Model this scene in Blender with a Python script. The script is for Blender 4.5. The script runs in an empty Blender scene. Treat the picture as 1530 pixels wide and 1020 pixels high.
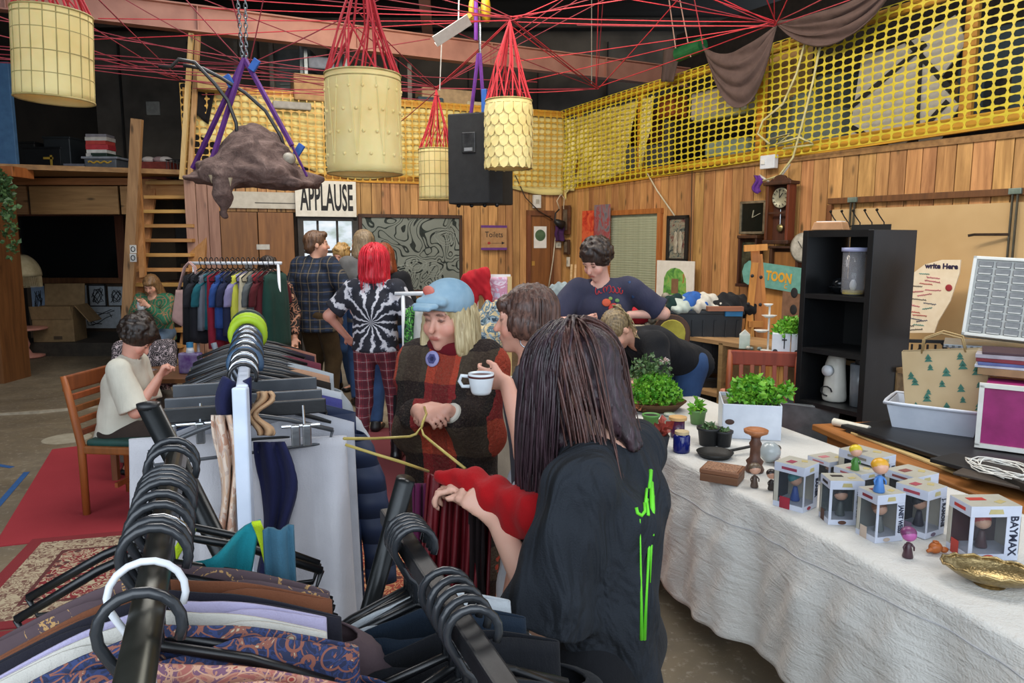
import bpy, bmesh, math, random
import numpy as np
from mathutils import Vector, Matrix
random.seed(7); RNG = np.random.RandomState(7)
PI = math.pi
SC = bpy.context.scene
COL = SC.collection
# ---------------------------------------------------------------- camera
F = 1105.0; HC = 1.70
PITCH = math.atan(150 / F); cP, sP = math.cos(PITCH), math.sin(PITCH)
cam_d = bpy.data.cameras.new('camera'); cam = bpy.data.objects.new('camera', cam_d); COL.objects.link(cam)
cam_d.sensor_width = 36; cam_d.lens = 36 * F / 1530; cam_d.clip_start = .02
cam.location = (0, 0, HC); cam.rotation_euler = (PI / 2 - PITCH, 0, 0)
SC.camera = cam
# ---------------------------------------------------------------- world, lights, exposure
W = bpy.data.worlds.new('daylight'); SC.world = W; W.use_nodes = True
bg = W.node_tree.nodes['Background']; bg.inputs[0].default_value = (.78, .88, 1, 1); bg.inputs[1].default_value = 1.15
SC.view_settings.view_transform = 'Standard'; SC.view_settings.look = 'None'
SC.view_settings.exposure = 0.12; SC.view_settings.gamma = 1; SC.view_settings.use_curve_mapping = False

def area(name, loc, tgt, sx, sy, power, col):
    l = bpy.data.lights.new(name, 'AREA'); l.shape = 'RECTANGLE'; l.size = sx; l.size_y = sy; l.energy = power; l.color = col
    o = bpy.data.objects.new(name, l); COL.objects.link(o); o.location = loc
    o.rotation_euler = (Vector(tgt) - Vector(loc)).to_track_quat('-Z', 'Y').to_euler(); return o
area('daylight_through_open_doorway', (-1.0, -2.6, 3.1), (0, 5, .9), 7.5, 3.6, 230, (.80, .90, 1))
area('skylight_and_fill', (-1.6, 6.0, 5.0), (-1.6, 6.0, 0), 3.5, 3.0, 165, (1, .97, .92))
area('skylight_and_fill', (2.2, 3.6, 5.0), (2.2, 3.9, 0), 2.2, 2.5, 95, (1, .97, .92))  # added overhead fill; the roof is closed above this one
area('warm_fill_light', (-1.2, 8.0, 4.4), (-1, 11.5, 2.0), 2.6, .5, 60, (1, .86, .66))  # warm area light added to brighten the back wall, no lamp hangs there
area('warm_fill_light', (.6, 5.0, 4.6), (3.9, 8.5, 2.4), 2.6, .5, 95, (1, .85, .64))  # second added warm fill, aimed at the right plank wall
# ---------------------------------------------------------------- pixel helpers (photo 1530x1020)
def ray(px, py):
    u = (px - 765) / F; v = (510 - py) / F
    return Vector((u, cP + sP * v, -sP + cP * v))
def at(px, py, Y):
    d = ray(px, py); t = Y / d.y
    return Vector((d.x * t, Y, HC + d.z * t))
def atz(px, py, z):
    d = ray(px, py); t = (z - HC) / d.z
    return Vector((d.x * t, d.y * t, z))
CX, CY = .84, 12.0                                    # the corner of the two plank walls
RD = Vector((.521, -.854, 0)).normalized(); RI = Vector((.854, .521, 0)).normalized()     # right wall: along, into
BD = Vector((.922, .387, 0)).normalized(); BI = Vector((-.387, .922, 0)).normalized()     # back wall: along, into
RZR = math.atan2(RD.y, RD.x); RZB = math.atan2(BD.y, BD.x)
def onwall(px, py, I, off=0.0):
    n = I; p0 = Vector((CX, CY, 0)) - n * off
    d = ray(px, py); o = Vector((0, 0, HC)); t = (p0 - o).dot(n) / d.dot(n)
    return o + d * t
def onR(px, py, off=.0): return onwall(px, py, RI, off)
def onB(px, py, off=.0): return onwall(px, py, BI, off)
# ---------------------------------------------------------------- materials
def lin(h):
    h = h.lstrip('#'); r = [int(h[i:i + 2], 16) / 255 for i in (0, 2, 4)]
    return tuple(((x + .055) / 1.055) ** 2.4 if x > .04045 else x / 12.92 for x in r) + (1,)
class NT:
    def __init__(s, name, rough=.6, metal=0.0):
        s.m = bpy.data.materials.new(name); s.m.use_nodes = True; s.t = s.m.node_tree
        s.b = s.t.nodes['Principled BSDF']; s.b.inputs['Roughness'].default_value = rough; s.b.inputs['Metallic'].default_value = metal
        s.m.diffuse_color = (.5, .5, .5, 1)
    def n(s, typ, **kw):
        o = s.t.nodes.new(typ)
        for k, v in kw.items():
            if k.startswith('i'): s.put(o.inputs[int(k[1:])], v)
            else: setattr(o, k, v)
        return o
    def put(s, inp, v):
        if hasattr(v, 'links') or isinstance(v, bpy.types.NodeSocket): s.t.links.new(v, inp)
        else: inp.default_value = v
    def co(s, which='Object', scale=None, loc=None, rnd=False):
        v = s.n('ShaderNodeTexCoord').outputs[which]
        if rnd:
            r = s.n('ShaderNodeObjectInfo').outputs['Random']
            mu = s.n('ShaderNodeMath', operation='MULTIPLY', i0=r, i1=57.0).outputs[0]
            v = s.n('ShaderNodeVectorMath', operation='ADD', i0=v, i1=mu).outputs[0]
        if scale is not None:
            mp = s.n('ShaderNodeMapping', i0=v)
            mp.inputs['Scale'].default_value = scale if hasattr(scale, '__len__') else (scale,) * 3
            if loc: mp.inputs['Location'].default_value = loc
            v = mp.outputs[0]
        return v
    def noise(s, v, scale=1.0, detail=3.0, rough=.55, dist=0.0):
        o = s.n('ShaderNodeTexNoise'); s.put(o.inputs['Vector'], v); o.inputs['Scale'].default_value = scale
        o.inputs['Detail'].default_value = detail; o.inputs['Roughness'].default_value = rough; o.inputs['Distortion'].default_value = dist
        return o.outputs[0]
    def vor(s, v, scale=1.0, feature='F1', out=0):
        o = s.n('ShaderNodeTexVoronoi', feature=feature); s.put(o.inputs['Vector'], v); o.inputs['Scale'].default_value = scale
        return o.outputs[out]
    def math(s, op, a, b=0.0, c=0.0):
        o = s.n('ShaderNodeMath', operation=op); s.put(o.inputs[0], a); s.put(o.inputs[1], b); s.put(o.inputs[2], c); return o.outputs[0]
    def ramp(s, f, stops, interp='LINEAR'):
        o = s.n('ShaderNodeValToRGB'); s.put(o.inputs[0], f); e = o.color_ramp.elements; o.color_ramp.interpolation = interp
        e[0].position, e[0].color = stops[0][0], stops[0][1]
        e[1].position, e[1].color = stops[-1][0], stops[-1][1]
        for p, c in stops[1:-1]:
            k = e.new(p); k.color = c
        return o.outputs[0]
    def mix(s, f, a, b, bt='MIX'):
        o = s.n('ShaderNodeMix', data_type='RGBA', blend_type=bt); s.put(o.inputs[0], f); s.put(o.inputs[6], a); s.put(o.inputs[7], b); return o.outputs[2]
    def xyz(s, v):
        o = s.n('ShaderNodeSeparateXYZ'); s.put(o.inputs[0], v); return o.outputs
    def band(s, x, freq, width, off=0.0):             # 1 inside a repeating stripe
        a = s.math('FRACT', s.math('ADD', s.math('MULTIPLY', x, freq), off)); return s.math('LESS_THAN', a, width)
    def col(s, v): s.put(s.b.inputs['Base Color'], v); return s
    def bump(s, h, strength=.3, dist=.01):
        o = s.n('ShaderNodeBump'); o.inputs['Strength'].default_value = strength; o.inputs['Distance'].default_value = dist
        s.put(o.inputs['Height'], h); s.put(s.b.inputs['Normal'], o.outputs[0]); return s
_pm = {}
def pm(c, c2=None, rough=.6, metal=0.0, scale=14.0, bump=.15, kind='', detail=3.0, bs=None):
    """plain procedural surface: two tones mixed by noise, with fine relief"""
    key = (c, c2, rough, metal, str(scale), bump, kind)
    if key in _pm: return _pm[key]
    t = NT('surface_' + kind + c.strip('#'), rough, metal)
    a = lin(c); b = lin(c2) if c2 else tuple(x * .72 for x in a[:3]) + (1,)
    nz = t.noise(t.co(scale=scale), 1, detail)
    t.col(t.mix(t.ramp(nz, [(.3, (0, 0, 0, 1)), (.7, (1, 1, 1, 1))]), a, b))
    if kind == 'cloth':
        w = t.noise(t.co(scale=420), 1, 2); f2 = t.noise(t.co(scale=(16, 16, 5)), 1, 4)
        t.bump(t.math('ADD', t.math('MULTIPLY', w, .12), f2), max(bump, .5), .016)
        t.b.inputs['Roughness'].default_value = .9
        t.b.inputs['Sheen Weight'].default_value = .04; t.b.inputs['Specular IOR Level'].default_value = .25
    elif bump: t.bump(t.noise(t.co(scale=bs or 60), 1, 3), bump, .003)
    _pm[key] = t.m; return t.m
def cloth(c, c2=None): return pm(c, c2, kind='cloth', rough=.9, scale=7)
def wood(c, c2, axis='z', knots=True, rough=.55, key=''):
    k = ('wood', c, c2, axis, knots, key)
    if k in _pm: return _pm[k]
    t = NT('wood_' + c.strip('#'), rough)
    sc = {'x': (1.2, 14, 14), 'y': (14, 1.2, 14), 'z': (14, 14, 1.2)}[axis]
    v = t.co(scale=sc, rnd=True)
    g = t.noise(v, 1.3, 5, .6, .6)
    colr = t.mix(t.ramp(g, [(.32, (0, 0, 0, 1)), (.68, (1, 1, 1, 1))]), lin(c), lin(c2))
    rnd = t.n('ShaderNodeObjectInfo').outputs['Random']
    hs = t.n('ShaderNodeHueSaturation'); t.put(hs.inputs['Value'], t.math('ADD', t.math('MULTIPLY', rnd, .42), .80)); t.put(hs.inputs['Color'], colr)
    t.put(hs.inputs['Hue'], t.math('ADD', t.math('MULTIPLY', t.math('FRACT', t.math('MULTIPLY', rnd, 7.3)), .022), .489))
    out = hs.outputs[0]
    if knots:
        sk = {'x': (2.2, 7, 7), 'y': (7, 2.2, 7), 'z': (7, 7, 2.2)}[axis]
        d = t.vor(t.co(scale=sk, rnd=True), 1)
        out = t.mix(t.ramp(d, [(.07, (1, 1, 1, 1)), (.17, (0, 0, 0, 1))]), out, tuple(x * .28 for x in lin(c)[:3]) + (1,))
    t.col(out); t.bump(g, .12, .003); _pm[k] = t.m; return t.m
def glass(c='#ffffff', rough=.03, alpha=.25):
    k = ('glass', c, alpha)
    if k in _pm: return _pm[k]
    t = NT('clear_' + c.strip('#'), rough); t.b.inputs['Base Color'].default_value = lin(c); t.b.inputs['Alpha'].default_value = alpha
    t.b.inputs['Specular IOR Level'].default_value = .8
    _pm[k] = t.m; return t.m
def emit(c, st):
    t = NT('glow_' + c.strip('#'), .5); t.col(lin(c)); t.put(t.b.inputs['Emission Color'], lin(c)); t.b.inputs['Emission Strength'].default_value = st; return t.m
BLACKM = pm('#141517', '#1d1e21', .45); BLACKP = pm('#0f1012', '#17181b', .32, bump=.05); WHITEM = pm('#dfe3e8', '#d2d6dc', .35, bump=.05)
CHROME = pm('#c9ccd0', '#aeb2b7', .22, .95, bump=.03); INK = pm('#17171a', '#232326', .7); WHITEP = pm('#e8e6e0', '#dcdad2', .45, bump=.05)
# ---------------------------------------------------------------- mesh building
class B:
    def __init__(s): s.v = []; s.f = []
    def add(s, vs, fs):
        n = len(s.v); s.v += [tuple(v) for v in vs]; s.f += [tuple(i + n for i in f) for f in fs]; return s
    def box(s, c, d, R=None, tap=(1, 1)):
        x, y, z = [q / 2 for q in d]; c = Vector(c)
        P = [Vector((i * x * (tap[0] if k > 0 else 1), j * y * (tap[1] if k > 0 else 1), k * z)) for k in (-1, 1) for j in (-1, 1) for i in (-1, 1)]
        if R is not None: M_ = R if isinstance(R, Matrix) else Matrix.Rotation(R, 3, 'Z'); P = [M_ @ p for p in P]
        return s.add([p + c for p in P], [(0, 2, 3, 1), (4, 5, 7, 6), (0, 1, 5, 4), (2, 6, 7, 3), (0, 4, 6, 2), (1, 3, 7, 5)])
    def bar(s, p0, p1, w, t=None, up=(0, 0, 1)):
        p0, p1 = Vector(p0), Vector(p1); d = p1 - p0; t = t or w
        z = d.normalized(); x = z.cross(Vector(up))
        if x.length < 1e-3: x = z.cross(Vector((0, 1, 0)))
        x.normalize(); y = z.cross(x); return s.box((p0 + p1) / 2, (w, t, d.length), Matrix((x, y, z)).transposed())
    def tube(s, pts, r, n=6, cap=True, closed=False):
        pts = [Vector(p) for p in pts]; m = len(pts); rs = r if hasattr(r, '__len__') else [r] * m
        vs = []; u = None
        for i, p in enumerate(pts):
            a = pts[(i - 1) % m] if (i or closed) else p; b = pts[(i + 1) % m] if (i < m - 1 or closed) else p
            t = (b - a).normalized() if (b - a).length > 1e-9 else Vector((0, 0, 1))
            if u is None: u = t.orthogonal().normalized()
            u = (u - t * u.dot(t)); u = u.normalized() if u.length > 1e-6 else t.orthogonal().normalized()
            w = t.cross(u)
            vs += [p + (u * math.cos(2 * PI * k / n) + w * math.sin(2 * PI * k / n)) * rs[i] for k in range(n)]
        fs = [(i * n + k, i * n + (k + 1) % n, ((i + 1) % m) * n + (k + 1) % n, ((i + 1) % m) * n + k) for i in range(m if closed else m - 1) for k in range(n)]
        if cap and not closed: fs += [tuple(range(n))[::-1], tuple((m - 1) * n + k for k in range(n))]
        return s.add(vs, fs)
    def cyl(s, p0, p1, r, r1=None, n=14): return s.tube([p0, p1], [r, r if r1 is None else r1], n)
    def lathe(s, prof, c=(0, 0, 0), n=24, R=None, sx=1, sy=1):
        c = Vector(c); vs = []
        for r, z in prof:
            for k in range(n):
                p = Vector((r * sx * math.cos(2 * PI * k / n), r * sy * math.sin(2 * PI * k / n), z)); vs.append((R @ p if R else p) + c)
        m = len(prof)
        fs = [(i * n + k, i * n + (k + 1) % n, (i + 1) * n + (k + 1) % n, (i + 1) * n + k) for i in range(m - 1) for k in range(n)]
        if prof[0][0] > 1e-5: fs.append(tuple(range(n))[::-1])
        if prof[-1][0] > 1e-5: fs.append(tuple((m - 1) * n + k for k in range(n)))
        return s.add(vs, fs)
    def ell(s, c, r, n=14, m=8, R=None):
        r = r if hasattr(r, '__len__') else (r,) * 3
        pr = [(math.sin(PI * i / m), -math.cos(PI * i / m)) for i in range(m + 1)]
        pr[0] = (1e-4, -1); pr[-1] = (1e-4, 1); c = Vector(c); vs = []
        for q, z in pr:
            for k in range(n):
                p = Vector((q * r[0] * math.cos(2 * PI * k / n), q * r[1] * math.sin(2 * PI * k / n), z * r[2])); vs.append((R @ p if R else p) + c)
        return s.add(vs, [(i * n + k, i * n + (k + 1) % n, (i + 1) * n + (k + 1) % n, (i + 1) * n + k) for i in range(m) for k in range(n)])
    def prism(s, o, y0, y1):                            # outline in xz, depth in y
        n = len(o); return s.add([(x, y0, z) for x, z in o] + [(x, y1, z) for x, z in o],
            [tuple(range(n)), tuple(range(2 * n - 1, n - 1, -1))] + [(i, n + i, n + (i + 1) % n, (i + 1) % n) for i in range(n)])
    def poly(s, o, z0, z1):                             # outline in xy, depth in z
        n = len(o); return s.add([(x, y, z0) for x, y in o] + [(x, y, z1) for x, y in o],
            [tuple(range(n))[::-1], tuple(range(n, 2 * n))] + [(i, (i + 1) % n, n + (i + 1) % n, n + i) for i in range(n)])
    def grid(s, fn, nu, nv, wrap=False):
        vs = [fn(i / (nu if wrap else nu - 1), j / (nv - 1)) for j in range(nv) for i in range(nu)]
        return s.add(vs, [(j * nu + i, j * nu + (i + 1) % nu, (j + 1) * nu + (i + 1) % nu, (j + 1) * nu + i) for j in range(nv - 1) for i in range(nu if wrap else nu - 1)])
    def build(s, name, mat, parent=None, smooth=False, solid=0, bev=0, kind=None, loc=None, rz=None, sub=0):
        me = bpy.data.meshes.new(name); me.from_pydata(s.v, [], s.f)
        if smooth: me.polygons.foreach_set('use_smooth', [True] * len(me.polygons))
        me.materials.append(mat); me.update()
        return link(name, me, parent, solid, bev, kind, loc, rz, sub)
def link(name, me, parent=None, solid=0, bev=0, kind=None, loc=None, rz=None, sub=0):
    o = bpy.data.objects.new(name, me); COL.objects.link(o)
    if parent is not None: o.parent = parent
    if loc is not None: o.location = loc
    if rz is not None: o.rotation_euler = (0, 0, rz)
    if solid: md = o.modifiers.new('thickness', 'SOLIDIFY'); md.thickness = solid; md.offset = 0
    if sub: md = o.modifiers.new('smooth', 'SUBSURF'); md.levels = sub; md.render_levels = sub
    if bev: md = o.modifiers.new('bevel', 'BEVEL'); md.width = bev; md.segments = 2; md.limit_method = 'ANGLE'
    if kind: o['kind'] = kind
    return o
def T(name, label, cat, loc=(0, 0, 0), rz=0, group=None):
    o = bpy.data.objects.new(name, None); COL.objects.link(o); o.location = loc; o.rotation_euler = (0, 0, rz); o.empty_display_size = .05
    return tag(o, label, cat, group)
def tag(o, label, cat, group=None):
    o['label'] = label; o['category'] = cat
    if group: o['group'] = group
    return o
def dup(root, loc=None, rz=None, label=None, group=None):
    r = root.copy(); COL.objects.link(r)
    if loc is not None: r.location = loc
    if rz is not None: r.rotation_euler = (0, 0, rz)
    if label: r['label'] = label
    if group: r['group'] = group
    for ch in list(root.children):
        c = ch.copy(); COL.objects.link(c); c.parent = r
        for g in list(ch.children):
            d = g.copy(); COL.objects.link(d); d.parent = c
    return r
def text(s, size, mat, name='lettering', parent=None, M=None, loc=None, rot=(PI / 2, 0, 0), ext=.0008, align='CENTER', sx=1.0, bold=0):
    cu = bpy.data.curves.new('txt', 'FONT'); cu.body = s; cu.size = size; cu.extrude = ext; cu.align_x = align; cu.align_y = 'CENTER'; cu.offset = bold
    cu.resolution_u = 3
    tmp = bpy.data.objects.new('tmp', cu); COL.objects.link(tmp)
    me = bpy.data.meshes.new_from_object(tmp.evaluated_get(bpy.context.evaluated_depsgraph_get())); bpy.data.objects.remove(tmp); bpy.data.curves.remove(cu)
    me.materials.clear(); me.materials.append(mat)
    if not len(me.vertices): return None
    o = link(name, me, parent); o.location = loc or (0, 0, 0); o.rotation_euler = rot; o.scale = (sx, 1, 1)
    return o
def rope(p0, p1, sag=0, n=8, wob=0):
    p0, p1 = Vector(p0), Vector(p1)
    return [p0.lerp(p1, i / n) - Vector((0, 0, sag * 4 * (i / n) * (1 - i / n))) + Vector((random.uniform(-wob, wob), random.uniform(-wob, wob), random.uniform(-wob, wob))) * (0 < i < n) for i in range(n + 1)]
# ================================================================= THE SETTING
def concrete():
    t = NT('concrete_floor', .75); v = t.co(scale=1)
    a = t.noise(v, .55, 6, .6, .4); b = t.noise(v, 3.4, 8, .65); c = t.noise(v, 22, 4, .7)
    base = t.ramp(a, [(.32, lin('#4d4335')), (.5, lin('#776a55')), (.68, lin('#968b76'))])
    base = t.mix(t.ramp(b, [(.42, (0, 0, 0, 1)), (.62, (.75, .75, .75, 1))]), base, lin('#6a5f4f'))
    base = t.mix(t.ramp(c, [(.55, (0, 0, 0, 1)), (.75, (.6, .6, .6, 1))]), base, lin('#b9b2a2'))
    base = t.mix(t.ramp(t.vor(t.co(scale=1.3), 1), [(.03, (.7, .7, .7, 1)), (.07, (0, 0, 0, 1))]), base, lin('#3a342c'))
    t.col(base); t.bump(c, .2, .004); t.put(t.b.inputs['Roughness'], t.math('ADD', t.math('MULTIPLY', b, .5), .35)); return t.m
B().box((-1.5, 6, -.05), (14, 22, .1)).build('floor', concrete(), kind='structure')
for o in [bpy.data.objects['floor']]: o['kind'] = 'structure'
# poured-concrete joint crossing the floor: a pale worn ridge
b = B()
pts = [atz(-40, 622, 0), atz(60, 617, 0), atz(150, 608, 0)]
b.tube([p + Vector((0, 0, .001)) for p in pts], [.02, .035, .02], 4); o = b.build('trim_1', pm('#a99f8c', '#8a7f6c', .8)); o['kind'] = 'structure'
PLANK = wood('#cb985e', '#976a3c', 'z')
PLANKP = wood('#a87e6a', '#8a6150', 'z', key='pink')
# plank walls: a dark board sheet with single planks stood off it
def plank_wall(name, origin, rz, L, z0, z1, holes, mat, wmin=.12, wmax=.17, flip=1, zt=None):
    w = B().box((L / 2 * flip, .06, (z0 + z1) / 2), (L, .04, z1 - z0)).build(name, pm('#2a1d12', '#1c130b', .9), kind='structure', loc=origin, rz=rz)
    # the sheet gets its openings from the pieces around it: keep it behind the holes
    x = 0; k = 0
    while x < L - .02:
        pw = min(random.uniform(wmin, wmax), L - x); segs = [(z0, (zt(x) if zt else z1))]
        cx_ = (x + pw / 2)
        for (a, b_, h0, h1) in holes:
            if a < cx_ < b_:
                ns = []
                for (s0, s1) in segs:
                    if h1 <= s0 or h0 >= s1: ns.append((s0, s1)); continue
                    if h0 > s0 + .01: ns.append((s0, h0))
                    if h1 < s1 - .01: ns.append((h1, s1))
                segs = ns
        for (s0, s1) in segs:
            dz = random.uniform(0, .006)
            p = B().box((0, 0, (s1 - s0) / 2), (pw - .008, .022, s1 - s0)).build('plank', mat, w, bev=.003)
            p.location = (cx_ * flip, .028 + dz, s0)
        x += pw; k += 1
    return w
def sR(px): p = onR(px, 360); return (p - Vector((CX, CY, p.z))).dot(RD)
def sB(px): p = onB(px, 360); return -(p - Vector((CX, CY, p.z))).dot(BD)
def zR(px, py): return onR(px, py).z
def zB(px, py): return onB(px, py).z
C0 = (CX, CY, 0)
blind = (sR(911), sR(983), zR(945, 470), zR(945, 320))
wr = plank_wall('wall_right', C0, RZR, 9.2, 0, 2.62, [blind], PLANK, .125, .19)
# back wall runs to the left of the corner: origin at its left end
LB = sB(300)
OB = Vector(C0) - BD * LB
def xB(px): return LB - sB(px)
toil = (xB(792), xB(822), 0, zB(805, 322)); entry = (xB(446), xB(534), 0, zB(490, 322)); cupb = (xB(330), xB(440), 0, zB(380, 316))
wb = plank_wall('wall_back', OB, RZB, LB, 0, 2.62, [toil, entry, cupb], PLANK, .11, .16)
# pinkish planks beside the stairs
o = T('plank_panel', 'pinkish vertical plank panel beside the wooden stairs', 'panel', OB, RZB)
x = -.10
for i in range(3):
    pw = .14; p = B().box((0, 0, 1.28), (pw - .006, .02, 2.56)).build('plank', PLANKP, o, bev=.003); p.location = (x, -.012 - .003 * (i % 2), 0); x += pw
# ---- left: deep wall under the loft, side wall, outer walls, roof
GREY = pm('#6a6259', '#4a443e', .9, scale=1.6, bump=.3, bs=9)
DARKW = pm('#3a342e', '#26221e', .9, scale=1.2)
def struct(name, b_, m, **k): o = b_.build(name, m, **k); o['kind'] = 'structure'; return o
struct('wall_left', B().box((-8.2, 6, 2.8), (.15, 18, 5.8)), DARKW)
struct('wall_left_recess', B().box((-5.9, 12.45, 1.25), (5.2, .12, 2.5)), pm('#5d4a36', '#44362a', .85, scale=2))
struct('wall_stair_side', B().box((OB.x + .25, OB.y + 1.55, 1.25), (.1, 2.6, 2.5)), pm('#57442f', '#3d2f21', .85))
struct('wall_loft_back', B().box((-2, 15.0, 4.1), (14, .12, 3.4)), GREY)
b = B()
for i in range(9): b.box((-7.6 + i * 1.35, 14.9, 4.3), (.025, .06, 2.4))
struct('trim_2', b, pm('#2e2b28', '#22201e', .8))
struct('wall_loft_right', B().box((0, 0, 0), (9.5, .1, 2.6), None), pm('#2c2520', '#1c1815', .9), loc=Vector(C0) + RD * 4.7 + RI * 2.4 + Vector((0, 0, 3.9)), rz=RZR)
# loft floors
fl = pm('#a47b4b', '#7c5a34', .7, scale=(3, 20, 20))
struct('floor_loft_back', B().poly([(p.x, p.y) for p in (OB + BD * -5.6, Vector(C0), Vector(C0) + RI * 3, Vector((-9, 15, 0)))], 2.56, 2.62), fl)
struct('floor_loft_right', B().poly([(p.x, p.y) for p in (Vector(C0), Vector(C0) + RD * 9.2, Vector(C0) + RD * 9.2 + RI * 2.4, Vector(C0) + RI * 2.4)], 2.565, 2.625), fl)
# roof: dark sheeting with steel purlins and one pale skylight
RF = pm('#2d2b29', '#1d1b1a', .8, scale=(1, 30, 1))
ce = B()
for x0, x1, y0, y1 in ((-8.3, -3.9, -.5, 15.2), (-.9, 7.5, -.5, 15.2), (-3.9, -.9, -.5, 4.9), (-3.9, -.9, 8.6, 15.2)):
    ce.box(((x0 + x1) / 2, (y0 + y1) / 2, 5.75), (x1 - x0, y1 - y0, .08))
struct('ceiling', ce, RF)
for i in range(3):
    s = B().box((-3.4 + i * 1.0, 6.75, 5.74), (.96, 3.6, .012)).build('window_%d' % (i + 1), emit('#f4f7ff', 1.6)); s['kind'] = 'structure'
for i in range(9):
    struct('trim_%d' % (i + 3), B().box((-.4, 1.2 + i * 1.6, 5.6), (16, .06, .16)), pm('#4b4038', '#37302a', .7))
STEEL = pm('#c08a76', '#a87463', .55, scale=3, bump=.05)
def ibeam(name, p0, p1, h=.30, w=.16):
    d = (Vector(p1) - Vector(p0)); L = d.length; b = B()
    b.box((L / 2, 0, 0), (L, .012, h)); b.box((L / 2, 0, h / 2), (L, w, .018)); b.box((L / 2, 0, -h / 2), (L, w, .018))
    for q in range(1, int(L / 2.0) + 1): b.box((q * 2.0, 0, 0), (.014, w * .9, h))
    return struct(name, b, STEEL, loc=p0, rz=math.atan2(d.y, d.x))
pL = at(215, 23, 9.4); pRr = at(790, 86, 11.7)
pRr.z = pL.z = (pL.z + pRr.z) / 2
dr = (pRr - pL).normalized()
ibeam('trim_20', pL - dr * 3.4, pRr + dr * 4.5, .30)
ibeam('trim_21', Vector((-6.5, 6.6, 5.1)), Vector((7, 8.6, 5.1)), .26)
ibeam('trim_22', Vector((-.55, 3.0, 5.3)), Vector((-1.6, 15, 5.3)), .26)
# ================================================================= ORGANIC SHAPES: smooth-joined round cones meshed on a grid
def A(v): return np.array(tuple(v), dtype=np.float32)
def smin(a, b, k): h = np.clip(.5 + .5 * (b - a) / k, 0, 1); return b + (a - b) * h - k * h * (1 - h)
def prim_d(P, pr):
    t = pr[0]
    if t == 'c' or t == 'cf':
        a, b, ra, rb = A(pr[1]), A(pr[2]), pr[3], pr[4]
        ba = b - a; q = P - a; L2 = max(float(ba @ ba), 1e-9); hh = (q @ ba) / L2; h = np.clip(hh, 0, 1)
        d = np.linalg.norm(q - h[..., None] * ba, axis=-1) - (ra + (rb - ra) * h)
        if t == 'cf': d = np.maximum(d, (hh - 1) * math.sqrt(L2))
        return d
    if t == 'f':                                        # flattened capsule: (w,d) at each end, x axis
        a, b, (wa, da), (wb, db), xd = A(pr[1]), A(pr[2]), pr[3], pr[4], A(pr[5])
        ba = b - a; q = P - a; L2 = max(float(ba @ ba), 1e-9); h = np.clip((q @ ba) / L2, 0, 1)
        o = q - h[..., None] * ba; x = o @ xd; r2 = np.sqrt(np.maximum((o * o).sum(-1) - x * x, 0))
        w = wa + (wb - wa) * h; dd = da + (db - da) * h
        k0 = np.sqrt((x / w) ** 2 + (r2 / dd) ** 2); k1 = np.sqrt((x / w ** 2) ** 2 + (r2 / dd ** 2) ** 2) + 1e-6
        return k0 * (k0 - 1) / k1
    if t == 'e':
        c, r, R = A(pr[1]), A(pr[2]), pr[3]
        q = P - c
        if R is not None: q = q @ R                     # R columns = local axes
        k0 = np.linalg.norm(q / r, axis=-1); k1 = np.linalg.norm(q / (r * r), axis=-1) + 1e-6
        return k0 * (k0 - 1) / k1
def prim_box(pr):
    if pr[0] in ('c', 'cf'): m = max(pr[3], pr[4]); a, b = A(pr[1]), A(pr[2])
    elif pr[0] == 'f': m = max(max(pr[3]), max(pr[4])); a, b = A(pr[1]), A(pr[2])
    else: m = max(pr[2]); a = b = A(pr[1])
    return np.minimum(a, b) - m, np.maximum(a, b) + m
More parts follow.
